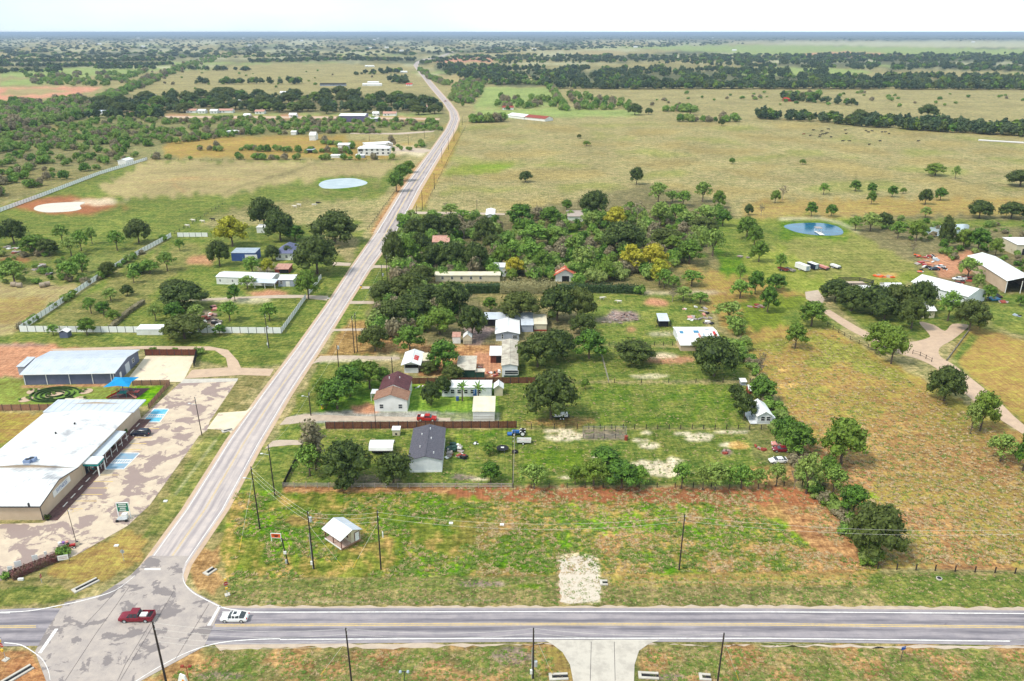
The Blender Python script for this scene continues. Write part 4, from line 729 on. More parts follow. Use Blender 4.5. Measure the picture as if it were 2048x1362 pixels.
# ---- houses and sheds in the middle
def fit(A_, B_, front_row, back_row): h = hgt((A_[1]+B_[1])/2, front_row); a = G(*A_); return h, Yat(back_row, h)-a.y
h, D = fit((819,945),(884,944),919,857)
t, L, a = building('black_roof_house', 'grey gabled house with charcoal shingle roof in the front yard', 'house', (819,945),(884,944), D, h, 'gable_y', 1.0, 'siding','shingle', .3, wins=[W_('r',D*.2),W_('r',D*.5),W_('r',D*.8)], doors=[('door','r',D*.35,.3,1,2.1,'white')], lm='the charcoal-roofed house', ribs=0, skirt='trim')
for u, v in ((.3,.7),(.62,.55),(.55,.85),(.3,.3),(.75,.12)): z = h+1.0*(1-abs(u-.5)*2)+.05; MB().tube((L*u,D*v,z),(L*u,D*v,z+.45),.13,n=8).ob('vent_pipe','trim',t)
h, D = fit((750,823),(815,823),799,756); hD = D*.38
t, L, a = building('brown_roof_house', 'white house whose near roof is brown and rear roof maroon', 'house', (750,823),(815,823), hD, h, 'gable_y', 1.6, 'white','brownroof', .35, wins=[W_('f',1.9),W_('f',7.1)], lm='the brown and maroon roofed house', ribs=0)
r = MB(); o = .2; e = h+.35; hh = h+2.1; x0, x1 = .6, L-.4; MB().add([(x0,hD,0),(x1,hD,0),(x1,D,0),(x0,D,0),(x0,hD,e),(x1,hD,e),(x1,D,e),(x0,D,e),((x0+x1)/2,D,hh),((x0+x1)/2,hD,hh)],[(1,2,6,5),(3,0,4,7),(2,3,7,8,6),(5,9,4),(0,1,5,4)]).ob('rear_wall','white',t)
r.slab([(x0-.3,hD-.1,e-.1),((x0+x1)/2,hD-.1,hh+.05),((x0+x1)/2,D+.3,hh+.05),(x0-.3,D+.3,e-.1)],.12); r.slab([((x0+x1)/2,hD-.1,hh+.05),(x1+.3,hD-.1,e-.1),(x1+.3,D+.3,e-.1),((x0+x1)/2,D+.3,hh+.05)],.12); r.ob('rear_roof','maroonroof',t)
for k in (0,1): MB().tube((L*.3+k*3,D*.75,e+1),(L*.3+k*3,D*.75,e+1.7),.13,n=8).ob('vent_pipe','trim',t)
pr = MB().box(-2.2,-.4,hD+1,hD+4,2.3,2.45).ob('porch_roof','siding',t)
for y in (hD+1.1, hD+3.9): MB().box(-2.15,-2.0,y-.07,y+.07,0,2.3).ob('porch_post','trim',t)
h, D = fit((809,746),(837,746),727,705)
t, L, a = building('patch_roof_barn', 'small white barn with one red sheet on its roof', 'barn', (809,746),(837,746), D, h, 'gable_y', .8, 'siding','whiteroof', .9, doors=[('opening','f',L*.12,1.9,3.2,1.2,'dark')] if 0 else [('opening','f',2.3,1.7,4.0,1.1,'dark')], lm='the small barn with the red roof sheet')
MB().slab([(L*.52,D*.2,h+.8),(L*.95,D*.2,h+.22),(L*.95,D*.62,h+.22),(L*.52,D*.62,h+.8)],.04).ob('red_roof_sheet','redsheet',t)
building('lean_to_shed', 'cream shed attached right of the red-patched barn', 'shed', (839.5,737.5),(860,737), 5.5, 2.7, 'shed', .3, 'creamwall','creamroof', .2)
h, D = fit((884,793),(983,793),769,757)
t, L, a = building('palm_mobile_home', 'long white mobile home behind two small palms', 'mobile home', (884,793),(983,793), max(5,D), 2.9, 'gable_x', .5, 'siding','whiteroof', .15, wins=[W_('f',u*1.9+1.2) for u in range(6)], doors=[('door','f',9.5,.2,1,2.1,'tractorblue')], lm='the mobile home with palms', skirt='trim')
building('garden_shed', 'small cream garden shed with white roof beside the palm mobile home', 'shed', (988.5,791.5),(1005.5,791.5), 3.2, 2.5, 'gable_y', .9, 'creamwall','white', .3)
t, L, a = building('cream_garage', 'cream metal garage with ribbed front by the brown fence', 'garage', (946,843),(989,843), 8.2, 3.0, 'shed', .6, 'white','creamroof', .15, lm='the cream garage')
for z in (.7, 1.5, 2.3): MB().box(.05, L-.05, -.05, -.005, z, z+.07).ob('siding_rib','oldwood',t)
building('green_shed', 'beige-roofed shed with dark green walls on the red dirt yard', 'shed', (915,755),(950,755), 9.5, 2.6, 'shed', .5, 'greenwall','oldroof', .3, doors=[('door','f',1,0,1,2,'dark')], lm='the green-walled shed'); building('green_annex', 'low dark annex right of the green-walled shed', 'shed', (951,755),(969,755), 1.8, 1.9, 'shed', .2, 'greenwall','oldroof', .15)
h, D = fit((1004,754),(1034,754),731,681)
t, L, a = building('weathered_trailer', 'long mobile home with stained beige roof on the red dirt yard', 'mobile home', (1004,754),(1035,754), D, h, 'gable_y', .5, 'siding','oldroof', .25, wins=[W_('f',2.9,.9,4,1.3,'glass')], doors=[('skirt_panel','f',2.9,.06,4.6,.5,'greenwall')], lm='the weathered long trailer', ribs=1.5)
t, L, a = building('white_lean_to', 'white-roofed lean-to attached left of the weathered trailer', 'carport', (981,726),(1003,726), 6.5, 2.7, 'shed', .4, 'woodred','whiteroof', .3, open_front=False, doors=[('opening','f',3.0,0,2.4,2.3,'dark')])
h, D = fit((992,682),(1038,682),667,641)
t, L, a = building('white_gable_house', 'grey house with broad white gable roof behind the weathered trailer', 'house', (992,682),(1038,682), D, h, 'gable_y', .9, 'greywall','whiteroof', .35, wins=[W_('f',2.2,.9,.5,1.6),W_('f',6.4,.9,1.5,1.2)], lm='the broad white-roofed house', skirt='trim')
building('long_annex', 'long pale metal lean-to behind the white gable house', 'shed', (969,652),(1066,652), 6, 2.6, 'shed', .4, 'dark','greyroof', .2); building('cream_roof_shed', 'cream-roofed shed with red base right of the white gable house', 'shed', (1068,662),(1093,662), 9, 2.6, 'shed', .4, 'creamwall','creamroof', .2, skirt='redwall'); building('mid_shed', 'small grey-roofed shed between white gable house and cream-roofed shed', 'shed', (1043,664),(1066,664), 5, 2.6, 'shed', .4, 'greywall','greyroof', .2)
building('little_shed', 'little white shed with brown-stained roof, left one of a pair', 'shed', (905,687),(921,687), 2.6, 2.4, 'shed', .7, 'white','pinkroof', .1, doors=[('door','f',1.4,0,.8,1.9,'white')], lm='the pair of little sheds'); building('barrel_shed', 'little cream barn-roofed shed, right one of a pair', 'shed', (926.5,688),(943.5,688), 3.4, 2.3, 'gable_y', 1.2, 'creamwall','white', .1, doors=[('door','f',1.7,0,1.3,1.9,'creamwall')])
building('hidden_house', 'small white house with dark roof among the oaks', 'house', (886,597),(906,597), 9, 2.6, 'gable_x', 1.2, 'white','shingle', .3, ribs=0); building('small_cabin', 'tiny white outbuilding right of the hidden dark-roofed house', 'shed', (907,592),(918,592), 5, 2.4, 'gable_x', .5, 'white','whiteroof', .2)
t, L, a = building('rusty_roof_barn', 'white barn with red and white rusty sheet roof', 'barn', (1111,563),(1149,563), Yat(533,5)-Yat(563), 3.2, 'gable_y', 2.2, 'white','rust', .8, doors=[('opening','f',4.2,0,3.0,2.4,'dark')], lm='the rusty red-roofed barn')
for i in range(3): y = 1.5+i*3.4; MB().slab([(-.8,y,2.85),(L/2,y,5.56),(L/2,y+.7,5.56),(-.8,y+.7,2.85)],.05).ob('white_roof_sheet','creamroof',t)
t, L, a = building('beige_strip_house', 'long low house with beige roof half hidden by trees', 'house', (871,563),(1000,563), 5.5, 2.8, 'gable_x', .7, 'creamwall','creamroof', .3, wins=[W_('f',u*4+3) for u in range(5)], lm='the long beige-roofed house')
building('white_box_house', 'tall pale grey house with two small windows beside the beige-roofed house', 'house', (987,553),(1026,553), 5, 4.2, 'shed', .4, 'siding','whiteroof', .3, wins=[W_('f',5.2,1.6,.9,1),W_('f',8.4,1.8,.9,1)])
building('pink_roof_house', 'house with faded pink gable roof in the dark oaks', 'house', (866,497),(898,497), 9, 3.4, 'gable_x', 1.9, 'creamwall','pinkroof', .4, wins=[W_('f',3),W_('f',6)], ribs=0, lm='the pink-roofed house')
building('white_long_shed', 'narrow white shed at the far end of the oak lots', 'shed', (972,443),(989,443), 16, 3.6, 'gable_y', .6, 'white','whiteroof', .3, lm='the narrow white shed'); building('brown_roof_cottage', 'cottage with grey-brown roof at the edge of the great pasture', 'house', (1136,443),(1166,443), 15, 3.0, 'gable_x', 1.2, 'white',noise_mat('grey_brown_roof',(.35,.28,.25),(.42,.35,.31),1,.9), .4, ribs=0, lm='the grey-brown roofed cottage')
t, L, a = building('patchwork_shed', 'long low shed roofed in white, blue and red sheets', 'shed', (1358,690),(1437,690), 10.5, 2.5, 'gable_x', .6, 'siding','whiteroof', .3, lm='the patchwork-roofed shed')
for u0, u1, v0, v1, mt in ((.06,.15,.30,.46,'bluesheet'),(.42,.55,.34,.5,'bluesheet'),(.5,.56,.02,.30,'pinksheet'),(.62,.67,.1,.3,'greysheet'),(.90,.97,.1,.44,'redsheet'),(.75,.85,.6,.66,'greysheet')):
    z0, z1 = 2.68+1.2*min(v0,1-v0), 2.68+1.2*min(v1,1-v1); MB().slab([(L*u0,10.5*v0,z0),(L*u1,10.5*v0,z0),(L*u1,10.5*v1,z1),(L*u0,10.5*v1,z1)],.04).ob('roof_sheet',mt,t)
for u0, u1, mt in ((.03,.13,'redsheet'),(.2,.45,'greysheet'),(.38,.43,'redsheet'),(.48,.55,'bluesheet'),(.93,.99,'bluesheet')): MB().box(L*u0,L*u1,-.06-.02*(u0>.3),-.005,.9,2.2).ob('wall_sheet',mt,t)
building('lean_to_shed', 'stained white lean-to in front of the patchwork shed', 'shed', (1361,702),(1396,702), 6, 2.1, 'shed', .4, 'tanwall','white', .3)
t, L, a = building('animal_stall', 'small dark stall under a pale blue roof sheet', 'stall', (1318,653),(1336,653), 5, 2.2, 'shed', .9, 'dark','greyroof', .3, lm='the small dark stall')
fence('stall_pen', 'low dark pen around the small stall', [(1312,655),(1341,655),(1341,645)], 'rail', 1.0, 2, 'dark', 'dark')
# small white cabin by the fence
h, D = fit((1513,850),(1543,849),834,816)
t, L, a = building('small_white_cabin', 'small white-grey cabin with side deck at the end of the middle wire fence', 'cabin', (1514,848),(1543,848), 7.5, 2.5, 'gable_y', 1.2, 'siding','whiteroof', .3, wins=[W_('f',1.4,1),W_('f',2.9,1)], lm='the small white cabin')
for z in (.5,1,1.5,2): MB().box(0,L,-.03,-.004,z,z+.05).ob('siding_rib','greywall',t)
MB().box(-1.9,-.05,-.4,7,.2,.35).ob('deck','siding',t); MB().box(L+.05,L+1.2,1,3,0,1.4).ob('air_unit_cover','siding',t)
for y in (-.3,2,4.4,6.8): MB().box(-1.85,-1.75,y-.05,y+.05,.35,1.2).ob('deck_post','trim',t)
building('tiny_shed', 'tiny white-roofed red shed beside the bright bushy tree', 'shed', (1498,792),(1514,792), 3.2, 1.9, 'gable_x', .8, 'redwall','white', .3); building('tiny_shed', 'tiny grey hutch behind the tiny red shed', 'shed', (1482,771),(1492,771), 2, 1.2, 'shed', .2, 'greywall','white', .2)
# porch cabin in the front field, turned 45 degrees or so
pA, pB = (738-12,1087), (762,1098)
def porch_cabin():
    c = G(683, 1101); e1 = G(722, 1080)-c; Lx = e1.length; rz = atan2(e1.y, e1.x)      # near corner of the deck; +x along the open gable side
    e2 = G(646, 1081)-c; Ly = e2.length; ang = atan2(e2.y, e2.x)-rz
    t = thing('porch_cabin', 'little cream cabin with white roof and open timber porch in the front field', 'cabin', c, rz, lm='the porch cabin')
    Ly_ = Ly; Px = 2.6; H = 2.55
    MB().box(0,Lx,0,Ly_,.18,.38).ob('floor','deck',t); MB().box(-.06,Lx,-.1,-.01,.1,.4).ob('deck_edge','woodtan',t); MB().box(-.12,-.01,-.06,Ly_,.16,.42).ob('deck_edge','white',t)
    for x in (.3, Lx/2, Lx-.3): MB().box(x-.12,x+.12,.1,Ly_-.1,.02,.18).ob('skid','pole',t)
    for y in (.1, Ly_/2, Ly_-.1): MB().box(.06,.2,y-.07,y+.07,.38,H).ob('porch_post','woodred',t)
    MB().add([(Px,0.05,.38),(Lx-.05,.05,.38),(Lx-.05,Ly_-.05,.38),(Px,Ly_-.05,.38),(Px,.05,3.05),(Lx-.05,.05,H),(Lx-.05,Ly_-.05,H),(Px,Ly_-.05,3.05)],[(0,1,5,4),(1,2,6,5),(2,3,7,6),(3,0,4,7)]).ob('wall','creamwall',t)
    d = MB().box(Px+.9,Px+1.9,.0,.045,.4,2.35).ob('door','trim',t); MB().box(Px+1.7,Px+1.8,-.06,-.005,1.3,1.4).ob('door_handle','steel',d)
    for a0,a1,b0,b1 in ((Px+.75,Px+.87,.4,2.5),(Px+1.93,Px+2.05,.4,2.5),(Px+.75,Px+2.05,2.38,2.5)): MB().box(a0,a1,-.02,.044,b0,b1).ob('door_trim','woodred',t)
    f = MB().box(Px-.06,Px-.005,1.2,2.3,1.1,2.2).ob('window_frame','woodred',t); MB().box(Px-.09,Px-.061,1.3,2.2,1.2,2.1).ob('pane','glass',f)
    xr = Lx*.56; zr = 3.75
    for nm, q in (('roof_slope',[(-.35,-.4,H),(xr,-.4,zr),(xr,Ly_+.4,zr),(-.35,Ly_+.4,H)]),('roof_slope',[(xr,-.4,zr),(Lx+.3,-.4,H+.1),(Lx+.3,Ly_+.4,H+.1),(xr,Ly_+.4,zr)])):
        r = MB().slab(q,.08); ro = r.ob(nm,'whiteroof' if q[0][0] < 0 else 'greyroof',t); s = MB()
        for i in range(9):
            u = i/8; a_ = Vector(q[0]).lerp(Vector(q[3]),u); b_ = Vector(q[1]).lerp(Vector(q[2]),u); s.slab([a_+Vector((0,0,.04)),b_+Vector((0,0,.04)),b_+Vector((0,.05,.04)),a_+Vector((0,.05,.04))],.04)
        x = s.ob('roof_seam','whiteroof',ro); x['kind']='stuff'
    MB().add([(Px,.06,3.0),(Lx-.05,.06,H),(xr,.06,zr-.1)],[(0,1,2)]).ob('gable_wall','creamwall',t)
porch_cabin()
# cylindrical-roof trailer and box in the front yard
g = G(738, 912); t = thing('round_top_shed', 'white round-topped carport over a parked vehicle in the front yard', 'carport', g, lm='the round-topped carport')
prof = [(0,1.5),(0.3,2.2),(1.0,2.7),(2.2,2.95),(3.4,2.7),(4.1,2.2),(4.4,1.5)]; b = MB(); n = len(prof)
vs = [(x,y,z) for x in (0,6) for y,z in prof]; fs = [(i,i+1,n+i+1,n+i) for i in range(n-1)]; b.add(vs, fs); vs2 = [(x,y,z-.08) for x,y,z in vs]; b.add(vs2, [tuple(reversed(f)) for f in fs]); b.ob('curved_roof','white',t)
for x in (.1,5.9):
    for y in (.05,4.35): MB().box(x-.06,x+.06,y-.06,y+.06,0,1.55).ob('post','darktrim',t)
MB().box(.6,5.2,1,3.4,.3,1.3).ob('covered_load','dark',t)
g = G(785, 872); t = thing('small_box_shed', 'tiny cream hut with dark hole, alone on the lawn', 'hut', g); MB().box(0,1.9,0,1.7,.1,1.7).ob('wall','creamwall',t); MB().slab([(-.15,-.15,1.8),(2.05,-.15,1.8),(2.05,1.85,2.0),(-.15,1.85,2.0)],.08).ob('roof','white',t); MB().tube((.95,-.03,.6),(.95,-.005,.6),.3,n=12).ob('entrance_hole','dark',t)
g = G(120, 676); t = thing('blue_box_shed', 'tiny blue and white cabin in front of the near white fence', 'shed', g, 0, lm='the tiny blue cabin'); MB().box(0,2.8,0,2.6,0,2.1).ob('wall','bluewall',t); MB().slab([(-.2,-.2,2.1),(1.4,-.2,2.9),(1.4,2.8,2.9),(-.2,2.8,2.1)],.08).ob('roof','whiteroof',t); MB().slab([(1.4,-.2,2.9),(3,-.2,2.1),(3,2.8,2.1),(1.4,2.8,2.9)],.08).ob('roof','whiteroof',t)
# ---- left homestead
t, L, a = building('white_mobile_home', 'very long white mobile home with carport end in the left homestead', 'mobile home', (434,568),(545,572), 8, 3.2, 'gable_x', .6, 'white','whiteroof', .2, wins=[W_('f',1.6,1.2,.6,.9),W_('f',7,1.2,.6,.9),W_('f',12,1.2),W_('f',24,1.2)], lm='the left white mobile home', skirt='trim')
MB().slab([(18,-4,2.5),(27,-4,2.5),(27,-.1,3.1),(18,-.1,3.1)],.1).ob('porch_roof','greyroof',t)
for x in (18.2, 22.5, 26.8): MB().box(x-.08,x+.08,-3.9,-3.74,0,2.45).ob('porch_post','trim',t)
building('grey_shed', 'grey shed with white roof and door right of the long mobile home', 'shed', (557,573),(588,573), 6, 2.9, 'shed', .4, 'greywall','whiteroof', .2, wins=[W_('f',1.3,1.2),W_('f',7.6,1)], doors=[('door','f',4,0,1.6,2.2,'white')])
building('blue_shed', 'cobalt blue metal shed with a white roller door', 'shed', (464,522),(512,522), 8, 3.8, 'shed', .3, 'cobalt','greysheet', .1, doors=[('garage_door','f',9,0,5.6,3,'white')], lm='the cobalt blue shed')
building('blue_hip_house', 'white house with slate blue hipped roof', 'house', (552,520),(593,520), 13, 3.3, 'hip', 3.2, 'white','blueroof', .6, wins=[W_('f',2),W_('f',5),W_('f',9)], doors=[('door','f',6.8,0,1.1,2.1,'white')], lm='the slate blue hip-roofed house')
building('red_shed', 'low red open shed with patchy white roof near the slate-roofed house', 'shed', (550,547),(577,547), 7, 2.0, 'shed', .4, 'redwall','pinkroof', .3, doors=[('opening','f',4,0,4,1.7,'dark')], lm='the low red shed')
building('hidden_white_shed', 'small white shed behind the yellow tree', 'shed', (514,466),(532,466), 6, 3, 'shed', .3, 'white','white', .2)
building('long_fence_shed', 'long low white roof lying along the near white fence', 'shed', (274,670),(325,670), 4, 2.1, 'shed', .3, 'white','whiteroof', .1)
# ---- beyond: white two-storey house etc.
t, L, a = building('two_storey_house', 'white two-storey farmhouse left of the farm road', 'house', (716,311),(778,311), 12, 6.0, 'hip', 2.0, 'white','whiteroof', .5, wins=[W_('f',3+i*4.6,z,1.8,1.5) for i in range(6) for z in (1.2,3.9)], doors=[('opening','f',2.6,3.4,4,1.8,'dark'),('door','f',15,0,1.2,2.2,'darktrim')], lm='the white two-storey farmhouse')
building('white_barn', 'long flat white barn behind the two-storey farmhouse', 'barn', (734,299),(786,296), 14, 4, 'shed', .4, 'white','whiteroof', .3, wins=[]); building('white_garage', 'white garage left of the two-storey farmhouse', 'garage', (676,298),(699,298), 12, 3.6, 'gable_x', 1, 'white','whiteroof', .3, doors=[('garage_door','f',8,0,5,2.8,'greysheet')]); building('white_cottage', 'small tall white cottage far left of the farmhouse', 'cottage', (619,281),(631,281), 12, 5, 'gable_x', 2.5, 'white','white', .3, ribs=0)
building('white_cottage', 'small low white shed left of the tall white cottage', 'shed', (582,270),(592,270), 8, 3, 'gable_x', 1, 'white','white', .3, ribs=0); building('white_shed', 'white low shed in front of the farmhouse', 'shed', (661,316),(688,316), 6, 2, 'shed', .3, 'white','white', .2); building('white_shed', 'white shed directly below the farmhouse front', 'shed', (711,316),(728,316), 6, 2.2, 'shed', .3, 'greywall','white', .2); building('dark_shed', 'small grey open shed in the dry paddock', 'shed', (614,306),(628,306), 6, 2.6, 'shed', .4, 'dark','greysheet', .3)
building('violet_warehouse', 'long violet-grey warehouse before the dark suburb trees', 'warehouse', (679,244),(730,244), 26, 7, 'gable_x', 1.5, paint('violet_wall',(.16,.14,.24)),'whiteroof', .5, ribs=3, lm='the violet-grey warehouse'); building('violet_annex', 'lower annex right of the violet-grey warehouse', 'warehouse', (731,244),(755,244), 18, 4, 'gable_x', 1, paint('grey_wall2',(.2,.2,.22)),'whiteroof', .5, ribs=3)
building('grey_long_building', 'grey and white building by the upper left paddock', 'shed', (454,269),(482,269), 8, 3.2, 'shed', .4, 'greywall','white', .3)
building('white_fence_shed', 'small white shed at the far end of the far white fence', 'shed', (253,330),(268,326), 7, 3.5, 'gable_x', 1, 'white','white', .3, ribs=0)
# suburb houses
SUB = [(172,229,38,'greyroof','a long pale grey roof','leftmost of the far suburb houses'),(258,232,36,'pinkroof','a faded pink roof','in the far left suburb clearing'),(180,208,52,'greyroof','a very long grey roof','behind the far left oaks'),(298,196,12,'white','a tiny white roof','deep in the far left oaks'),
 (372,226,20,'pinkroof','a faded pink roof','in the middle of the suburb oaks'),(396,227,14,'white','a small white roof','right of the pink-roofed suburb house'),(420,227,14,'white','a white roof','left of the round suburb oak'),(437,226,28,'pinkroof','a pink-orange roof','at the suburb lawn'),(455,207,24,'white','a cream roof','behind the suburb lawn'),(487,236,12,'white','a white roof','on the suburb road'),(523,201,8,'white','a narrow white front','at the back of the suburb'),
 (510,228,18,'pinkroof','a red roof','left of the violet warehouse trees'),(541,202,22,'creamroof','a cream roof','at the back edge of the suburb'),(560,189,26,'whiteroof','a white roof','at the far edge before the pale pasture'),(578,235,14,'white','a small white roof','on the suburb road, left of the warehouse'),(690,187,18,'redsheet','a red roof','at the far edge of the suburb'),(800,210,16,'white','a white roof','right of the suburb'),(840,219,14,'pinkroof','a pinkish roof','nearest the farm road in the suburb'),(766,232,26,'pinkroof','a long pink wall','right of the violet warehouse'),(745,232,12,'white','a white roof','just right of the violet warehouse'),
 (640,172,24,'dark','a long black roof','left of the far ranch'),(665,172,26,'dark','a black and white roof','second of the far ranch sheds'),(725,172,38,'white','a long white roof','on the pale pasture ranch'),(735,168,22,'white','a domed white roof','above the pasture ranch'),(812,172,12,'redsheet','a red roof','by the far round grove'),(1005,220,22,'redwall','a red shed roof','left of the chicken barns'),(800,146,14,'white','a small white roof','at the far road bend'),(730,134,18,'white','a small pale roof','far left of the road bend')]
for x, y, wpx, rm, d1, d2 in SUB:
    building('far_house', f"far house with {d1} {d2}", 'house', (x,y), (x+wpx,y), 10, 3.2, 'gable_x', 1.8, 'white' if rm != 'dark' else 'greywall', rm, .4, wins=[W_('f', 3, 1, 1.5, 1.3), W_('f', 7, 1, 1.5, 1.3)], ribs=0)
# chicken barns, small far barn, bales
def long_barn(A_, B_, label, rm, D=14):
    return building('chicken_barn', label, 'barn', A_, B_, D, 3.2, 'gable_x', 2.2, 'white', rm, .6, ribs=0, lm=None)
long_barn((1016,235),(1048,239),'long low chicken barn with pale roof, left end','whiteroof'); long_barn((1049,239),(1090,243),'long low chicken barn with dark red roof, right end','redwall'); LM.append(('the long chicken barns', G(1060,240).x, G(1060,240).y))
building('far_red_barn', 'tiny far red barn beside a dark clump in the right pasture', 'barn', (1569,203),(1587,203), 10, 3.5, 'gable_x', 2, 'redwall','redsheet', .4, ribs=0)
# ---- ranch, right
h_, D_ = 4.2, 30
t, L, a = building('ranch_barn', 'long white-roofed ranch barn behind the ranch oaks', 'barn', (1822,583),(1931,613), 13, 4.2, 'gable_x', 1.8, 'siding','whiteroof', .5, lm='the white ranch barn'); building('ranch_house', 'white ranch house hidden under the big oaks', 'house', (1730,610),(1800,612), 14, 3.2, 'gable_x', 2.4, 'white','whiteroof', .5, wins=[W_('f',4),W_('f',9)], lm='the hidden ranch house')
building('ranch_wing', 'small white-roofed wing where the ranch drive ends', 'house', (1832,636),(1868,636), 9, 3, 'gable_x', 1.8, 'creamwall','whiteroof', .4, wins=[W_('f',3)]); building('ranch_shed', 'white-roofed shed behind the ranch oaks, left of the barn', 'shed', (1775,592),(1806,592), 8, 3.0, 'gable_x', 1.2, 'white','whiteroof', .3); building('ranch_shed', 'small white roof amid the left ranch oaks', 'shed', (1730,597),(1748,597), 8, 3, 'gable_x', 1, 'white','white', .3)
t, L, a = building('hay_barn', 'open-fronted barn with broad white roof at the right edge', 'barn', (2010,586),(2070,588), 38, 5.2, 'gable_y', 1.6, 'tanwall','whiteroof', .4, open_front=True, posts=3, lm='the broad white hay barn'); building('beige_building', 'small beige building with dark doorway at the right edge', 'building', (2030,510),(2075,510), 12, 5, 'shed', .5, 'creamwall','white', .3, doors=[('opening','f',5,0,4,3,'dark')])
g = G(1684, 574)
t = thing('riding_pen', 'narrow oval sand pen with black rails behind the ranch oaks', 'pen', g, 0); ee = G(1755,574)-g; LL = ee.length; b1 = G(1684,562).y-g.y
pen = [(1.5,0),(LL-4,0),(LL,b1/2),(LL-4,b1),(1.5,b1)]
for (x0,y0),(x1,y1) in zip(pen, pen[1:]):
    for z in (.5, 1.0, 1.5): MB().tube((x0,y0,z),(x1,y1,z),.16,n=4).ob('rail','dark',t)
    MB().tube((x0,y0,0),(x0,y0,1.6),.12,n=5).ob('post','dark',t)
MB().box(1.5,LL-3,.4,b1-.4,.01,.07).ob('sand_floor','gravel',t)
# bale row
g = G(1957, 283); first = None
bale = MB().tube((0,0,.8),(1.5,0,.8),.8,n=10).mesh('hay_bale','tarp')
for i in range(26):
    p = G(1957+i*3.7, 282+i*.22); o_ = link('hay_bale', bale, None, p); tag(o_, 'pale wrapped round bale, '+['leftmost','second','third','fourth','fifth','sixth','seventh','eighth','ninth','tenth','eleventh','twelfth','thirteenth','fourteenth','fifteenth','sixteenth','seventeenth','eighteenth','nineteenth','twentieth','twenty-first','twenty-second','twenty-third','twenty-fourth','twenty-fifth','twenty-sixth'][i]+' from the left in the long far row', 'hay bale', 'wrapped bales in the long far row')
for i, (x, y, lb) in enumerate(((28,573,'grey round hay bale, leftmost of four by the scrub'),(38,575,'grey round hay bale, second from left of four by the scrub'),(84,575,'grey round hay bale, third from left of four by the scrub'),(94,573,'grey round hay bale, rightmost of four by the scrub'))):
    o_ = MB().tube((0,0,1),(2.0,0,1),1.0,n=14).ob('hay_bale','hay',None,loc=G(x-4,y)); o_.rotation_euler = (0,0,.2*i); tag(o_, lb, 'hay bale', 'round bales in the tan field'); MB().tube((-.02,0,1),(.0,0,1),.75,n=12).ob('bale_end','tarp',o_)
# pond docks
g = G(1641, 469); t = thing('pond_dock', 'small white dock with roof on the blue pond', 'dock', g, lm='the blue dock pond'); MB().box(-1.2,1.2,-2.5,6,.3,.45).ob('deck','white',t)
for x in (-1.1,1.1):
    for y in (2.5,5.8): MB().tube((x,y,0),(x,y,2.8),.08).ob('post','trim',t)
MB().slab([(-1.6,2,2.8),(1.6,2,2.8),(1.6,6.2,2.8),(-1.6,6.2,2.8)],.15).ob('dock_roof','oldwood',t)
for nm, x, y in (('the stock pond',686,368),('the muddy pond',115,414),('the grey pond',1890,460),('the shop car park',300,900),('the hedge garden',110,790),('the riding pen',1720,568)): LM.append((nm, G(x,y).x, G(x,y).y))
rr_ = random.Random(77); FB = []
for i in range(20):
    x = rr_.choice((rr_.uniform(20, 1000), rr_.uniform(1040, 2030))); y = rr_.choice((rr_.uniform(76, 84), rr_.uniform(84, 104))); g = G(x, y); k = 1.0+(110-y)*.03
    b = MB().box(-9*k, 9*k, -6, 6, 0, 5*k).ob('far_building', 'white', None, loc=g); FB.append((x, b)); tag(b, None, 'building', 'tiny pale buildings near the horizon'); MB().prism([(-6.5,5*k),(6.5,5*k),(0,7*k)], -9.5*k, 9.5*k).ob('roof', 'whiteroof', b)

for i, (x, b) in enumerate(sorted(FB, key=lambda q: q[0])): b['label'] = 'tiny pale building below the horizon, %s from the left' % ('leftmost' if i == 0 else str(i+1)+('nd' if i % 10 == 1 and i != 11 else 'rd' if i % 10 == 2 and i != 12 else 'st' if i % 10 == 0 and i != 10 else 'th'))
FB[0][1]
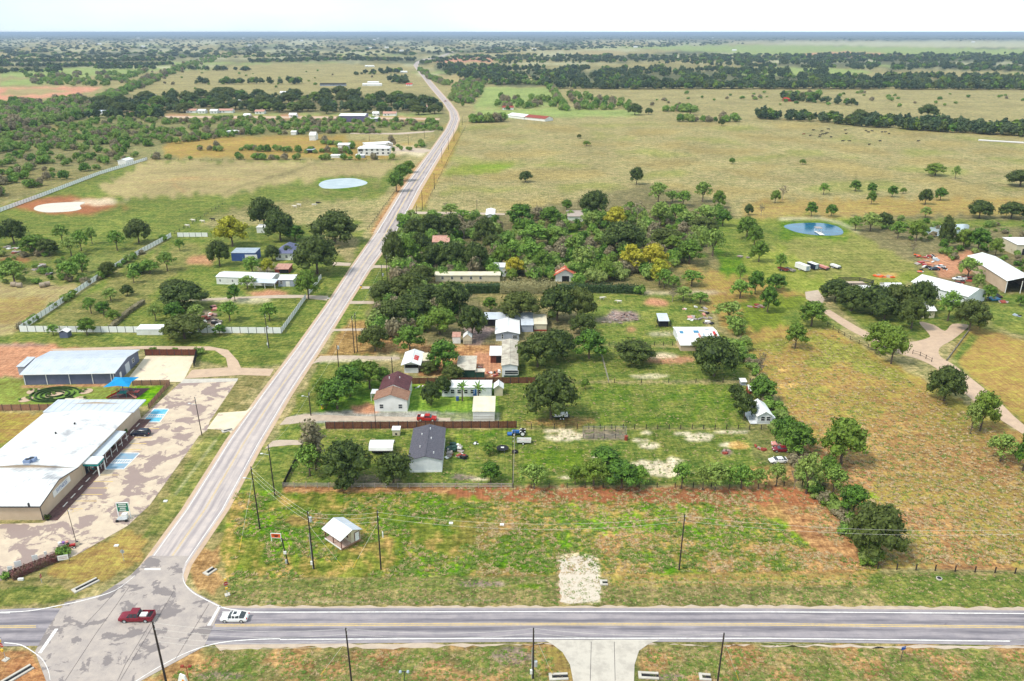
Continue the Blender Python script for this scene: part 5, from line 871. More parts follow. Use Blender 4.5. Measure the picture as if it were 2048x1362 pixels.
# ------------------------------------------------------------------ foliage materials and tree prototypes
def leaf_mat(name, c1, c2, c3):
    m = bpy.data.materials.new(name); m.use_nodes = True; t = m.node_tree; b = t.nodes['Principled BSDF']; b.inputs['Roughness'].default_value = .65; b.inputs['Specular IOR Level'].default_value = .25
    ge = N(t, 'ShaderNodeNewGeometry'); oi = N(t, 'ShaderNodeObjectInfo')
    n = N(t, 'ShaderNodeTexNoise'); n.inputs['Scale'].default_value = .9; n.inputs['Detail'].default_value = 3; t.links.new(ge.outputs['Position'], n.inputs['Vector'])
    r = N(t, 'ShaderNodeMapRange'); r.inputs[1].default_value = .35; r.inputs[2].default_value = .65; t.links.new(n.outputs[0], r.inputs[0])
    ad = N(t, 'ShaderNodeMath', operation='MULTIPLY_ADD'); t.links.new(ge.outputs['Random Per Island'], ad.inputs[0]); ad.inputs[1].default_value = .5; 
    sb = N(t, 'ShaderNodeMath', operation='MULTIPLY_ADD'); t.links.new(r.outputs[0], sb.inputs[0]); sb.inputs[1].default_value = .8; sb.inputs[2].default_value = -.15; t.links.new(sb.outputs[0], ad.inputs[2])
    x = N(t, 'ShaderNodeMix', data_type='RGBA'); t.links.new(ad.outputs[0], x.inputs[0]); x.inputs[6].default_value = (*c1, 1); x.inputs[7].default_value = (*c2, 1)
    rr = N(t, 'ShaderNodeMapRange'); rr.inputs[1].default_value = .35; rr.inputs[2].default_value = 1; rr.inputs[3].default_value = 0; rr.inputs[4].default_value = .55; t.links.new(oi.outputs['Random'], rr.inputs[0])
    x2 = N(t, 'ShaderNodeMix', data_type='RGBA'); t.links.new(rr.outputs[0], x2.inputs[0]); t.links.new(x.outputs[2], x2.inputs[6]); x2.inputs[7].default_value = (*c3, 1)
    t.links.new(x2.outputs[2], b.inputs['Base Color'])
    tr = N(t, 'ShaderNodeBsdfTranslucent'); t.links.new(x2.outputs[2], tr.inputs[0]); ms = N(t, 'ShaderNodeMixShader'); ms.inputs[0].default_value = .18
    t.links.new(b.outputs[0], ms.inputs[1]); t.links.new(tr.outputs[0], ms.inputs[2]); t.links.new(ms.outputs[0], t.nodes['Material Output'].inputs[0]); return m
M['leaf_dark'] = leaf_mat('oak_leaves', (.014,.032,.008), (.125,.175,.034), (.13,.15,.03))
M['leaf_mid'] = leaf_mat('green_leaves', (.018,.055,.008), (.16,.31,.035), (.24,.30,.04))
M['leaf_light'] = leaf_mat('airy_leaves', (.06,.14,.015), (.28,.45,.07), (.34,.38,.11))
M['leaf_yel'] = leaf_mat('yellowing_leaves', (.15,.17,.01), (.55,.55,.05), (.55,.42,.04))
M['leaf_thin'] = leaf_mat('thin_brown_leaves', (.15,.13,.07), (.34,.30,.18), (.28,.22,.13))
M['leaf_scrub'] = leaf_mat('scrub_leaves', (.05,.12,.018), (.26,.42,.07), (.34,.36,.12))
M['leaf_far'] = leaf_mat('far_woodland', (.014,.035,.016), (.075,.125,.05), (.14,.18,.07))
M['hedge_leaf'] = leaf_mat('hedge_leaves', (.02,.045,.015), (.07,.12,.03), (.05,.08,.03)); M['corn'] = leaf_mat('dry_corn_leaves', (.30,.25,.12), (.50,.42,.24), (.22,.26,.09))
M['flower'] = leaf_mat('flower_bed_leaves', (.10,.02,.03), (.07,.10,.03), (.30,.12,.12)); M['tuft'] = leaf_mat('weed_tufts', (.07,.16,.015), (.16,.26,.03), (.28,.28,.09)); M['tuftdry'] = leaf_mat('dry_tufts', (.34,.21,.11), (.56,.42,.24), (.40,.36,.13))
def rnd_unit(n): v = rng.normal(size=(n, 3)); return v/np.linalg.norm(v, axis=1)[:, None]
def cards(C, Nn, S, asp=.62):
    n = len(C); a = rnd_unit(n); t1 = np.cross(Nn, a); t1 /= np.linalg.norm(t1, axis=1)[:, None]+1e-9; t2 = np.cross(Nn, t1); S = S[:, None]
    V = np.stack([C-t1*S, C-t2*S*asp, C+t1*S, C+t2*S*asp], 1).reshape(-1, 3); F = [(4*i, 4*i+1, 4*i+2, 4*i+3) for i in range(n)]; return V.tolist(), F
ICO = None
def ico():
    p = (1+5**.5)/2; v = np.array([(-1,p,0),(1,p,0),(-1,-p,0),(1,-p,0),(0,-1,p),(0,1,p),(0,-1,-p),(0,1,-p),(p,0,-1),(p,0,1),(-p,0,-1),(-p,0,1)], float); v /= np.linalg.norm(v[0])
    f = [(0,11,5),(0,5,1),(0,1,7),(0,7,10),(0,10,11),(1,5,9),(5,11,4),(11,10,2),(10,7,6),(7,1,8),(3,9,4),(3,4,2),(3,2,6),(3,6,8),(3,8,9),(4,9,5),(2,4,11),(6,2,10),(8,6,7),(9,8,1)]; return v, f
IV, IF = ico()
def crown(clumps, per, size, core=.72, tight=.25, k=1.0, rz=1.0):
    b = MB()
    for c, r in clumps:
        c = np.array(c); n = int(per*r*r/.09); u = rnd_unit(n); u[:, 2] = np.where(rng.random(n) < .5, np.abs(u[:, 2]), u[:, 2])
        rr = r*(1-tight*rng.random(n)**1.5+.17*rng.normal(size=n)); P = c+u*rr[:, None]*np.array([1, 1, rz]); Nn = u+rng.normal(size=(n, 3))*.45; Nn /= np.linalg.norm(Nn, axis=1)[:, None]
        V, F = cards(P, Nn, size*(.6+.8*rng.random(n))); b.add(V, F)
        if core: j = 1+.18*rng.normal(size=(12, 1)); b.add((c+IV*j*r*core*np.array([1, 1, rz])).tolist(), IF)
    return b
def dome(n, zb, zt, R_=.78, r0=.26, r1=.42, flat=1.0):
    out = [((0, 0, zb+(zt-zb)*.5), .5)]
    for i in range(n):
        a = i*2.4+random.uniform(-.3, .3); q = (i+.5)/n; ph = q*1.75; rr = R_*sin(min(ph, pi/2))**.9*random.uniform(.82, 1.08); z = zb+(zt-zb)*(cos(ph)*.62+.32)*flat*random.uniform(.9, 1.08); out.append(((rr*cos(a), rr*sin(a), z), random.uniform(r0, r1)))
    return out
# crowns are modelled one unit in radius and scaled; heights are in radii as well (zt about the tree's height / radius)
def limbs(h, n, spread, top, r0=.055, lean=0):
    b = MB(); base = Vector((0, 0, -.02)); fork = Vector((lean*.4, 0, h)); mid = (base+fork)/2+Vector((random.uniform(-.03, .03), random.uniform(-.03, .03), 0)); b.tube(base, mid, r0*1.25, r0, 7); b.tube(mid, fork, r0, r0*.8, 7)
    for i in range(n):
        a = i*2*pi/n+random.uniform(-.4, .4); e = Vector((spread*cos(a)*random.uniform(.6, 1), spread*sin(a)*random.uniform(.6, 1), top*random.uniform(.8, 1))); m = fork.lerp(e, .5)+Vector((0, 0, .08)); b.tube(fork, m, r0*.55, r0*.36, 5); b.tube(m, e, r0*.36, r0*.12, 5)
        for k in range(2): e2 = m+Vector((random.uniform(-.3, .3), random.uniform(-.3, .3), random.uniform(.1, .35))); b.tube(m, e2, r0*.25, r0*.08, 4)
    return b
PROTO = {}
def proto(kind, lst): PROTO[kind] = lst
random.seed(21)
def mk(kind, nv, fcl, per, size, mat, core, h, ln, sp, top, bm='bark', r0=.055, tight=.25, rz=.85):
    L_ = []
    for i in range(nv): cl = fcl(); L_.append((crown(cl, per, size, core, tight, rz=rz).mesh(kind+'_crown', mat), limbs(h, ln, sp, top, r0).mesh(kind+'_trunk', bm)))
    PROTO[kind] = (L_, 1.0)
mk('oak', 4, lambda: dome(20, .28, 1.5), 105, .066, 'leaf_dark', .80, .42, 5, .5, 1.0)           # nominal height ~1.55 radii
mk('broad', 4, lambda: dome(17, .35, 1.8, .72, .24, .38), 84, .076, 'leaf_mid', .74, .55, 5, .45, 1.2)
mk('light', 4, lambda: dome(18, .45, 1.8, .76, .22, .34), 70, .085, 'leaf_light', 0, .6, 6, .6, 1.4, tight=.9)
mk('yellow', 2, lambda: dome(16, .3, 1.7, .72, .24, .38), 80, .078, 'leaf_yel', .72, .5, 5, .45, 1.1)
mk('sparse', 2, lambda: dome(10, .6, 1.8, .66, .18, .28), 15, .09, 'leaf_thin', 0, .6, 7, .7, 1.6, 'palebark', .045, tight=.9)
mk('tall', 2, lambda: [((random.uniform(-.35,.35), random.uniform(-.35,.35), .6+i*.27), random.uniform(.38,.52)) for i in range(11)], 40, .11, 'leaf_thin', .6, .6, 4, .3, 2.5)
mk('bush', 3, lambda: [((0,0,.35),.5)]+[((.55*cos(i*1.3),.55*sin(i*1.3),random.uniform(.25,.6)),random.uniform(.28,.42)) for i in range(6)], 45, .11, 'leaf_scrub', .75, .25, 4, .3, .5)
def palm():
    b = MB()
    for i in range(16):
        a = i*2*pi/16+random.uniform(-.2,.2); el = random.uniform(.1,1.1); L = random.uniform(.8,1.1); p = Vector((0,0,1.5)); d = Vector((cos(a)*cos(el),sin(a)*cos(el),sin(el))); s = Vector((-sin(a),cos(a),0)); q0 = p; 
        for k in range(4):
            q1 = q0+d*L/4; w0, w1 = .12*(1-abs(k-1.5)/3), .12*(1-abs(k-.5)/3.4) if k < 3 else .01; b.add([q0-s*w0,q0+s*w0,q1+s*w1,q1-s*w1],[(0,1,2,3)]); q0 = q1; d = (d+Vector((0,0,-.28))).normalized()
    return b
PROTO['palm'] = ([(palm().mesh('palm_crown','leaf_mid'), MB().tube((0,0,-.02),(0,0,1.5),.09,.07,7).mesh('palm_trunk','bark'))], 1.0)
NOM = {'oak':1.62, 'broad':2.0, 'light':2.0, 'yellow':1.9, 'sparse':2.0, 'tall':3.8, 'bush':1.0, 'palm':2.2}
TREES = []
def T(s, kind):
    for q in s.split():
        x, y, w_, yt = map(float, q.split(',')); TREES.append((x, y, w_, yt, kind))
T('1745,1112,110,1004 1168,0,0,0'.split()[0], 'oak')
T('693,962,100,877 787,966,78,902 690,981,40,948 1102,838,102,738 945,676,58,608 750,702,62,648 783,657,72,600 822,642,82,588 855,614,75,566 905,628,70,560 770,602,62,560 815,602,72,545 1040,642,82,578 1115,642,75,568 1160,642,62,574 1165,668,52,625 1075,734,78,663 1112,716,76,655 1268,727,80,678 1428,752,86,673 1415,706,62,670 1472,797,34,766 1488,837,46,784 862,810,40,763 886,792,34,748 905,762,44,726 860,745,40,720', 'oak')
T('1188,430,58,382 1243,507,90,443 1328,492,68,456 1405,472,62,434 1497,430,18,409 830,482,46,436 862,476,52,428 900,476,48,430 970,490,46,436 985,502,42,468 840,512,44,465 870,542,52,488 905,542,62,484 950,542,52,484 845,568,52,530 830,588,56,545 788,540,44,466', 'oak')
T('278,486,50,438 218,553,34,523 255,591,26,570 370,617,92,562 350,590,60,568 370,677,92,627 530,457,62,396 562,482,62,422 545,521,30,490 577,516,26,490 670,487,92,424 635,548,86,472 440,532,46,480 28,488,58,438 98,510,40,478', 'oak')
T('1670,602,60,556 1702,622,62,568 1745,627,72,566 1790,623,72,566 1838,622,62,560 1822,657,56,592 1768,640,60,590 1938,662,66,598 1888,802,72,730 1051,364,28,342 1273,369,28,334 1768,456,32,426 1888,497,30,436 1958,436,48,400 2022,437,52,403 1855,234,40,210 1270,230,30,208 1297,229,17,216 1443,252,14,238 1664,238,18,222 1718,243,34,220 1850,409,28,378 1158,277,9,268 2040,373,58,340', 'oak')
T('1705,1032,66,962 1682,928,98,826 1590,908,78,838 1570,882,52,828 1655,958,48,906 1150,970,30,925 1187,972,62,912 1213,932,72,890 1243,976,78,914 982,966,44,918 980,908,30,880 675,818,78,752 645,792,42,750 700,792,72,722 740,777,62,718 764,772,40,730 652,816,46,778 716,760,44,715 888,738,72,676 1170,778,20,755 820,706,66,645 880,668,72,612 1178,717,72,655 1525,802,62,750 1590,697,48,640 1622,652,64,596 1535,624,42,568 1133,422,26,398 1378,528,58,476 980,622,32,590', 'broad')
T('1437,416,28,380 1550,406,22,380 1493,477,46,430 1508,494,36,447 1517,524,40,480 1212,562,40,520 1510,588,36,538 1551,581,46,545 820,537,52,474 1003,537,42,488 1040,452,60,404 1100,452,50,411 1085,547,50,500 793,383,38,342 806,362,38,326 818,345,28,320 1710,382,25,360 1743,389,22,365 1742,409,20,380 1784,394,22,370 1806,387,14,375 1880,401,28,375 1622,433,26,402 1662,433,26,407 1870,351,46,326 1832,482,40,440 1885,502,20,476 1925,497,40,455 1955,502,50,455 1990,512,30,475 1975,602,36,565 2040,612,22,588 1760,702,70,640 1782,728,60,650 1960,862,62,775 2046,942,50,862 1605,329,14,318 1464,328,14,315 1173,292,18,281 72,507,62,466 226,642,34,616 175,670,38,632 208,630,32,598 350,642,46,600 470,602,30,566 617,597,50,536 440,670,28,645 590,482,46,448 1345,500,40,470 1445,452,36,418', 'broad')
T('1665,988,62,924 1612,987,62,900 1363,977,50,917 1405,979,38,925 1430,980,60,918 1458,978,32,930 1482,976,56,924 1516,978,38,930 1552,972,44,920 1068,977,64,921 1275,972,50,925 620,952,62,880 1455,722,62,670 1178,457,46,422 1425,512,52,454 1390,477,32,448 1320,452,46,400 1285,457,28,420 1350,442,40,405 1316,408,46,362 1345,404,32,380 1366,412,36,380 1405,404,40,361 1411,447,62,408 1370,457,52,420 1560,542,28,505 1165,542,56,490 1328,577,42,535 1347,580,30,548 1383,572,50,538 1366,602,42,568 1480,597,52,557 1400,607,42,580 1457,642,66,598 1470,668,50,628 1025,522,46,478 902,432,42,405 925,442,42,418 1070,492,72,444 1112,492,52,450 1060,532,62,480 1150,512,50,468', 'light')
T('125,484,36,446 163,502,38,458 185,488,24,452 143,512,42,472 235,501,38,458 30,567,62,518 140,562,52,520 165,547,36,505 300,547,46,518 335,542,42,500 360,502,22,476 268,566,28,538 222,602,36,572 183,627,34,590 107,670,28,645 312,642,32,604 395,642,40,604 460,642,46,597 505,547,46,510 495,577,40,550 540,642,40,600 1647,389,24,365 1710,462,32,430 1740,462,46,424 1795,477,34,440 1935,557,52,512 1952,584,30,545 1895,642,52,578 2000,922,62,860 1910,358,18,330 1940,868,36,800 1380,230,36,210 1333,221,15,210 1480,560,24,525 1850,436,28,412', 'light')
T('465,493,68,428 1230,457,52,412 1262,542,56,485 1306,542,60,486 1030,552,42,512 535,547,30,516 1318,570,44,515', 'yellow')
T('1523,740,30,698 1588,978,34,930 1275,442,46,400 1565,399,26,367 1522,431,20,405 893,427,26,402 928,478,38,438 1065,562,42,520 1825,507,26,480 780,306,26,282 1345,604,30,570 760,660,26,630', 'sparse')
T('632,940,58,830', 'tall'); T('925,802,36,757 957,804,36,759', 'palm')
T('280,545,52,520 1278,588,30,566 1560,870,40,845 1500,1000,0,0'.rsplit(' ', 1)[0], 'bush')
# oaks of the far suburb, a fixed scatter inside its outline
def inpoly(x, y, P_):
    c = False; n = len(P_)
    for i in range(n):
        (x1, y1), (x2, y2) = P_[i], P_[(i+1) % n]
        if (y1 > y) != (y2 > y) and x < (x2-x1)*(y-y1)/(y2-y1)+x1: c = not c
    return c
def sample(P_, n, seed=1, mind=0, asp=.4):
    r = random.Random(seed); xs = [p[0] for p in P_]; ysb = [p[1] for p in P_]; out = []; tries = 0
    while len(out) < n and tries < n*60:
        tries += 1; x, y = r.uniform(min(xs), max(xs)), r.uniform(min(ysb), max(ysb))
        if not inpoly(x, y, P_): continue
        if mind and any(abs(a-x) < mind and abs(b-y) < mind*asp for a, b in out): continue
        out.append((x, y))
    return out
SUBP = [[(270,200),(400,190),(560,192),(700,188),(860,200),(885,222),(860,228),(770,228),(700,226),(560,226),(400,222),(270,232),(262,215)],[(170,210),(255,206),(262,222),(250,226),(180,224)]]
sub = sample(SUBP[0], 62, 3, 14, .35)+sample(SUBP[1], 9, 4, 14, .35)
for i, (x, y) in enumerate(sub): TREES.append((x, y+2, random.uniform(24, 38), y-random.uniform(12, 20), 'oak' if i % 6 else 'broad'))
PH = {'oak':('dark dense tree','dark dense-crowned trees'), 'broad':('mid-green leafy tree','mid-green leafy trees'), 'light':('light green airy tree','light airy trees'), 'yellow':('yellowish green tree','yellowing trees'), 'sparse':('thin half-bare brownish tree','half-bare trees'), 'tall':('tall narrow brownish tree','tall trees'), 'bush':('low bushy shrub','bushes'), 'palm':('small fan-topped palm','small palms')}
CNT = {}
TOBJ = []
for x, y, w_, yt, kind in TREES:
    g = G(x, y); r = w_/2/ppm(y); H = max(1.5, hgt(y, yt+ (2 if y > 600 else 0)))
    # the crown's own depth hides part of the height: take some of it back
    el = dep(y); H = max(r*1.0, H-(r*.36*tan(el)))
    L_, _ = PROTO[kind]; k = CNT[kind] = CNT.get(kind, -1)+1; cm, tm = L_[k % len(L_)]
    cat = 'palm' if kind == 'palm' else 'bush' if kind == 'bush' else 'tree'
    t = link({'palm':'palm_tree','bush':'shrub','oak':'oak_tree'}.get(kind, 'tree'), None, None, g, random.uniform(0, 6.28), (r, r, H/NOM[kind])); tag(t, None, cat, PH[kind][1])
    link('trunk', tm, t); link('crown', cm, t); TOBJ.append((t, x, y, g, kind, w_, yt))
# ------------------------------------------------------------------ scattered woods (geometry nodes)
def far_crown(nc, per, size, mat, zt=1.5, core=.8): return crown(dome(nc, .2, zt, .6, .3, .45), per, size, core).mesh('far_crown', mat)
def pcol(name, meshes):
    c = bpy.data.collections.new(name)
    for i, m in enumerate(meshes): o = bpy.data.objects.new(name+'_kind', m); c.objects.link(o)
    return c
random.seed(5)
def clumpy(pts, s=70, seed=1, thr=-.2, ay=7):
    X = np.array([p[0] for p in pts]); Y = np.array([p[1] for p in pts])*ay; v = fbm(X, Y, s, 4, seed); return [p for p, q in zip(pts, v) if q > thr]
def mix_mesh(f, mats): return [f(m) for m in mats]
C_WOOD = pcol('wood', [far_crown(6, 12, .2, m) for m in ('leaf_far','leaf_far','leaf_dark','leaf_mid','leaf_far')])
C_MESQ = pcol('scrub', [far_crown(8, 34, .12, m, 1.0) for m in ('leaf_scrub','leaf_scrub','leaf_mid','leaf_light','leaf_thin')])
C_BUSH = pcol('bushes', [PROTO['bush'][0][0][0], PROTO['bush'][0][1][0], PROTO['bush'][0][2][0]])
def tuft(mat, n=9, h=.5, w_=.09):
    b = MB()
    for i in range(n):
        a = random.uniform(0, 6.28); r = random.uniform(.02, .3); p = Vector((r*cos(a), r*sin(a), 0)); q = p+Vector((cos(a)*.38, sin(a)*.38, h*.6*random.uniform(.4, 1))); s = Vector((-sin(a), cos(a), 0))*w_; b.add([p-s, p+s, q+s*.5, q-s*.5], [(0, 1, 2, 3)])
    return b.mesh('tuft', mat)
C_TUFT = pcol('tufts', [tuft('tuft'), tuft('tuft', 12, .35), tuft('tuftdry', 8, .4)]); C_DRY = pcol('dry_tufts', [tuft('tuftdry'), tuft('tuftdry', 8, .35), tuft('tuft', 8, .3)])
def scatter(name, label, cat, pts, coll, rmin, rmax, hk=(.8, 1.2), z=0, kind='stuff'):
    V = []; S = []; Rr = []
    for x, y in pts:
        g = G(x, y); V.append((g.x, g.y, z)); r = random.uniform(rmin, rmax); S += [r, r, r*random.uniform(*hk)]; Rr.append(random.uniform(0, 6.28))
    me = bpy.data.meshes.new(name); me.from_pydata(V, [], [])
    a = me.attributes.new('grow', 'FLOAT_VECTOR', 'POINT'); a.data.foreach_set('vector', S); b = me.attributes.new('turn', 'FLOAT', 'POINT'); b.data.foreach_set('value', Rr)
    o = link(name, me); tag(o, label, cat, None, kind)
    ng = bpy.data.node_groups.new(name, 'GeometryNodeTree'); ng.interface.new_socket('Geometry', in_out='INPUT', socket_type='NodeSocketGeometry'); ng.interface.new_socket('Geometry', in_out='OUTPUT', socket_type='NodeSocketGeometry')
    gi = ng.nodes.new('NodeGroupInput'); go = ng.nodes.new('NodeGroupOutput'); ip = ng.nodes.new('GeometryNodeInstanceOnPoints'); ci = ng.nodes.new('GeometryNodeCollectionInfo'); ci.inputs[0].default_value = coll; ci.inputs[1].default_value = True; ci.inputs[2].default_value = True
    na = ng.nodes.new('GeometryNodeInputNamedAttribute'); na.data_type = 'FLOAT_VECTOR'; na.inputs[0].default_value = 'grow'; nb = ng.nodes.new('GeometryNodeInputNamedAttribute'); nb.data_type = 'FLOAT'; nb.inputs[0].default_value = 'turn'; cx = ng.nodes.new('ShaderNodeCombineXYZ')
    ng.links.new(gi.outputs[0], ip.inputs['Points']); ng.links.new(ci.outputs[0], ip.inputs['Instance']); ip.inputs['Pick Instance'].default_value = True
    ng.links.new(na.outputs[0], ip.inputs['Scale']); ng.links.new(nb.outputs[0], cx.inputs[2]); ng.links.new(cx.outputs[0], ip.inputs['Rotation']); ng.links.new(ip.outputs[0], go.inputs[0])
    md = o.modifiers.new('scatter', 'NODES'); md.node_group = ng; return o
def band(pts, w_, n, seed=1):      # points along a pixel polyline, w_ = band half height in px (or function of y)
    r = random.Random(seed); L = [hypot(b[0]-a[0], (b[1]-a[1])*3) for a, b in zip(pts, pts[1:])]; tot = sum(L); out = []
    for (a, b), l in zip(zip(pts, pts[1:]), L):
        for k in range(int(n*l/tot)): t = r.random(); out.append((a[0]+(b[0]-a[0])*t+r.uniform(-w_, w_)*1.2, a[1]+(b[1]-a[1])*t+r.uniform(-w_, w_)*.45))
    return out
RW = [[(860,130),(1100,128),(1300,134),(1450,138),(1540,150),(1700,160),(2060,166),(2060,178),(1700,177),(1400,176),(1260,177),(1120,173),(1010,172),(940,158),(880,148)]]
scatter('right_woodland', 'broad belt of dark woods across the right middle distance', 'woodland', clumpy(sample([(1000,136),(1540,139),(1700,152),(2060,158),(2060,177),(1000,173)], 2400, 5),120,41,-.1)+clumpy(sample([(1460,110),(2060,108),(2060,146),(1800,142),(1460,134)], 1900, 106),120,42,-.05)+sample([(1000,112),(1500,116),(1500,134),(1250,126),(1000,130)], 330, 107)+sample([(870,130),(1000,134),(1000,172),(890,150)], 210, 108)+band([(1110,176),(1260,178),(1400,177),(2060,179)], 3, 420, 6), C_WOOD, 5, 9.5, (.8, 1.1))
scatter('far_woodland', 'far blue-green woods in long strips below the horizon', 'woodland', sample([(-20,84),(1010,82),(900,110),(600,116),(-20,118)], 1000, 7)+sample([(1010,84),(1450,82),(1500,88),(1300,96),(1100,102),(1000,108),(920,106)], 520, 8)+sample([(1460,110),(2060,112),(2060,124),(1460,126),(1200,122),(1000,126),(900,122),(900,114)], 500, 9)+sample([(-20,72),(2060,72),(2060,82),(-20,84)], 1300, 10), C_WOOD, 9, 18, (.35, .55))
scatter('treeline', 'dark tree line in two bands across the far right pasture', 'tree line', band([(1515,236),(1650,243),(1700,250),(1780,256),(1870,262),(2060,272)], 5, 210, 11)+band([(1740,243),(1830,250),(1960,258),(2060,262)], 6, 120, 12)+band([(1640,203),(1560,200),(1720,212)],4,40,13), C_WOOD, 3.5, 7, (.8, 1.1))
scatter('diagonal_woods', 'woods running diagonally up the far left', 'woodland', band([(-10,262),(60,250),(150,236),(205,205),(260,180),(330,150),(400,125),(480,103)], 9, 560, 14)+sample([(-20,212),(60,206),(170,196),(180,235),(80,246),(-20,250)], 260, 15)+sample([(50,150),(210,148),(300,140),(260,166),(200,174),(60,170)], 170, 16), C_MESQ, 4, 8, (.8, 1.2))
scatter('field_hedges', 'dark hedgerows between the far left fields', 'hedgerow', band([(-10,124),(350,121)], 4, 300, 17)+band([(-10,132),(120,134),(350,130)], 2.5, 220, 18)+band([(500,124),(700,120),(830,122)], 5, 300, 19)+band([(-10,146),(120,144)], 4, 60, 20)+band([(190,138),(310,138)],1.5,50,21)+band([(360,140),(500,142)],1.5,30,22)+band([(390,168),(600,168)],1.5,34,23)+band([(700,150),(800,146)],3,24,24)+band([(860,116),(900,122),(840,128)],4,60,25)+band([(780,164),(812,166)],5,26,26), C_WOOD, 5, 10, (.6, .9))
scatter('roadside_trees', 'tree rows beside the far farm road and green field', 'tree row', band([(838,138),(860,158),(895,172)], 4, 70, 27)+sample([(905,176),(940,160),(968,172),(955,200),(925,214),(900,200)], 120, 28)+band([(1102,176),(1112,196),(1130,222)], 5, 70, 29)+band([(880,166),(960,170),(1050,168),(1100,172)], 3, 60, 30)+sample([(1000,198),(1110,198),(1120,214),(1020,222),(990,212)],46,31)+sample([(1135,186),(1260,205),(1260,220),(1150,220),(1130,200)],60,32)+band([(940,245),(1010,243)],3,22,33)+band([(1345,243),(1480,244)],1.5,18,34)+band([(1325,222),(1395,224)],3,20,35)+sample([(1560,190),(1640,188),(1640,198),(1570,200)],26,36), C_MESQ, 3.5, 7, (.9, 1.3))
scatter('scrubland_bushes', 'dense green scrub bushes filling the left middle distance', 'scrub', clumpy(sample([(60,250),(200,240),(520,238),(880,242),(880,262),(780,262),(640,268),(480,272),(380,284),(240,300),(60,300),(-20,310),(-20,268)], 1300, 37),60,43,-.5,4)+sample([(-20,300),(250,298),(280,315),(160,350),(-20,400)], 110, 38), C_MESQ, 2.6, 4.6, (.8, 1.2))
scatter('suburb_filling', 'smaller dark trees filling the suburb between the houses', 'woodland', sample(SUBP[0], 240, 39)+sample(SUBP[1], 40, 40)+band([(170,236),(330,236)],3,30,41), C_WOOD, 4, 7, (.8, 1.1))
scatter('paddock_bushes', 'loose bushes in the dry paddocks round the white farmhouse', 'bushes', band([(400,300),(560,302),(700,308)], 6, 46, 42)+band([(290,318),(800,320)], 1, 26, 43)+band([(600,262),(760,268)], 4, 34, 44)+band([(640,286),(715,300)], 5, 16, 45)+sample([(780,285),(850,292),(840,302),(780,304)],10,46), C_MESQ, 2.2, 4.2, (.8, 1.3))
scatter('undergrowth', 'tangled undergrowth between the trees of the middle lots', 'undergrowth', sample([(800,440),(1000,440),(1290,420),(1440,430),(1400,510),(1300,560),(1160,570),(1000,560),(830,560),(780,590),(800,500)], 420, 47)+sample([(740,600),(930,580),(920,640),(760,690)], 60, 48), C_MESQ, 2.2, 4.4, (.9, 1.4))
scatter('scrub_edges', 'scrubby bushes along the fence lines right and left', 'scrub', band([(1555,860),(1600,930),(1640,990),(1700,1050),(1750,1130)], 14, 70, 49)+band([(1470,640),(1490,700),(1520,780),(1560,850)], 12, 50, 50)+sample([(1705,440),(2060,440),(2060,560),(1960,560),(1900,520),(1800,470)], 110, 51)+sample([(-20,500),(120,500),(190,540),(170,570),(-20,568)], 60, 52)+band([(40,660),(180,570),(340,474)], 3, 34, 53), C_MESQ, 1.1, 2.4, (.7, 1.2))
scatter('pasture_bushes', 'scattered small bushes across the far pastures', 'bushes', sample([(1120,186),(2060,186),(2060,215),(1300,215)], 60, 55)+sample([(920,150),(1100,150),(1100,168),(920,168)],50,56)+sample([(1640,160),(2060,160),(2060,176),(1640,176)],40,57)+sample([(270,140),(820,134),(860,180),(300,184)],30,58), C_MESQ, 2.5, 5, (.7, 1))
def sorted_by(pts, scale, seed, lo, hi, keep):
    g = [G(*p) for p in pts]; X = np.array([v.x for v in g]); Y = np.array([v.y for v in g]); s = fbm(X, Y, scale, 4, seed); return [p for p, v in zip(pts, s) if lo < v < hi]
fw = sample([(470,985),(1650,985),(1750,1140),(460,1158)], 9500, 60)
scatter('field_weeds', 'weedy green tufts growing over the front field', 'weeds', [p for p in sorted_by(fw, 22, 25, -9, .1, 1) if not inpoly(p[0], p[1], [(1470,1005),(1660,980),(1760,1135),(1640,1110),(1560,1050)]) and not (p[1] < 1004 and p[0] > 880)], C_TUFT, .5, 1.2, (.6, 1.1)); scatter('dead_weeds', 'dead brown weed tufts in the front field', 'weeds', [p for p in sorted_by(fw, 22, 25, .2, 9, 1) if p[0] > 950], C_DRY, .5, 1.1, (.6, 1)); scatter('verge_grass', 'short tufts on the highway verges', 'grass', sample([(455,1160),(2060,1145),(2060,1212),(450,1208)], 3000, 61)+sample([(440,1306),(1090,1296),(1140,1380),(280,1380)], 1800, 62)+sample([(1290,1296),(2060,1302),(2060,1380),(1280,1380)], 1800, 63), C_TUFT, .3, .8, (.5, .9))
scatter('dry_grass', 'dry brown grass tufts in the right-hand field', 'dry grass', sample([(1500,700),(1640,650),(1720,700),(2060,905),(2060,1130),(1765,1130),(1640,960)], 6000, 64)+sample([(900,975),(1640,978),(1680,1008),(1300,1006),(1000,1000)], 500, 65), C_DRY, .5, 1.2, (.6, 1.1)); scatter('yard_grass', 'uneven grass tufts in the yards and paddocks', 'grass', sample([(600,860),(1550,862),(1580,965),(580,968)], 2600, 66)+sample([(1200,590),(1500,700),(1510,850),(1010,850),(1010,770),(1150,690)], 3200, 67), C_TUFT, .3, .8, (.5, .9))
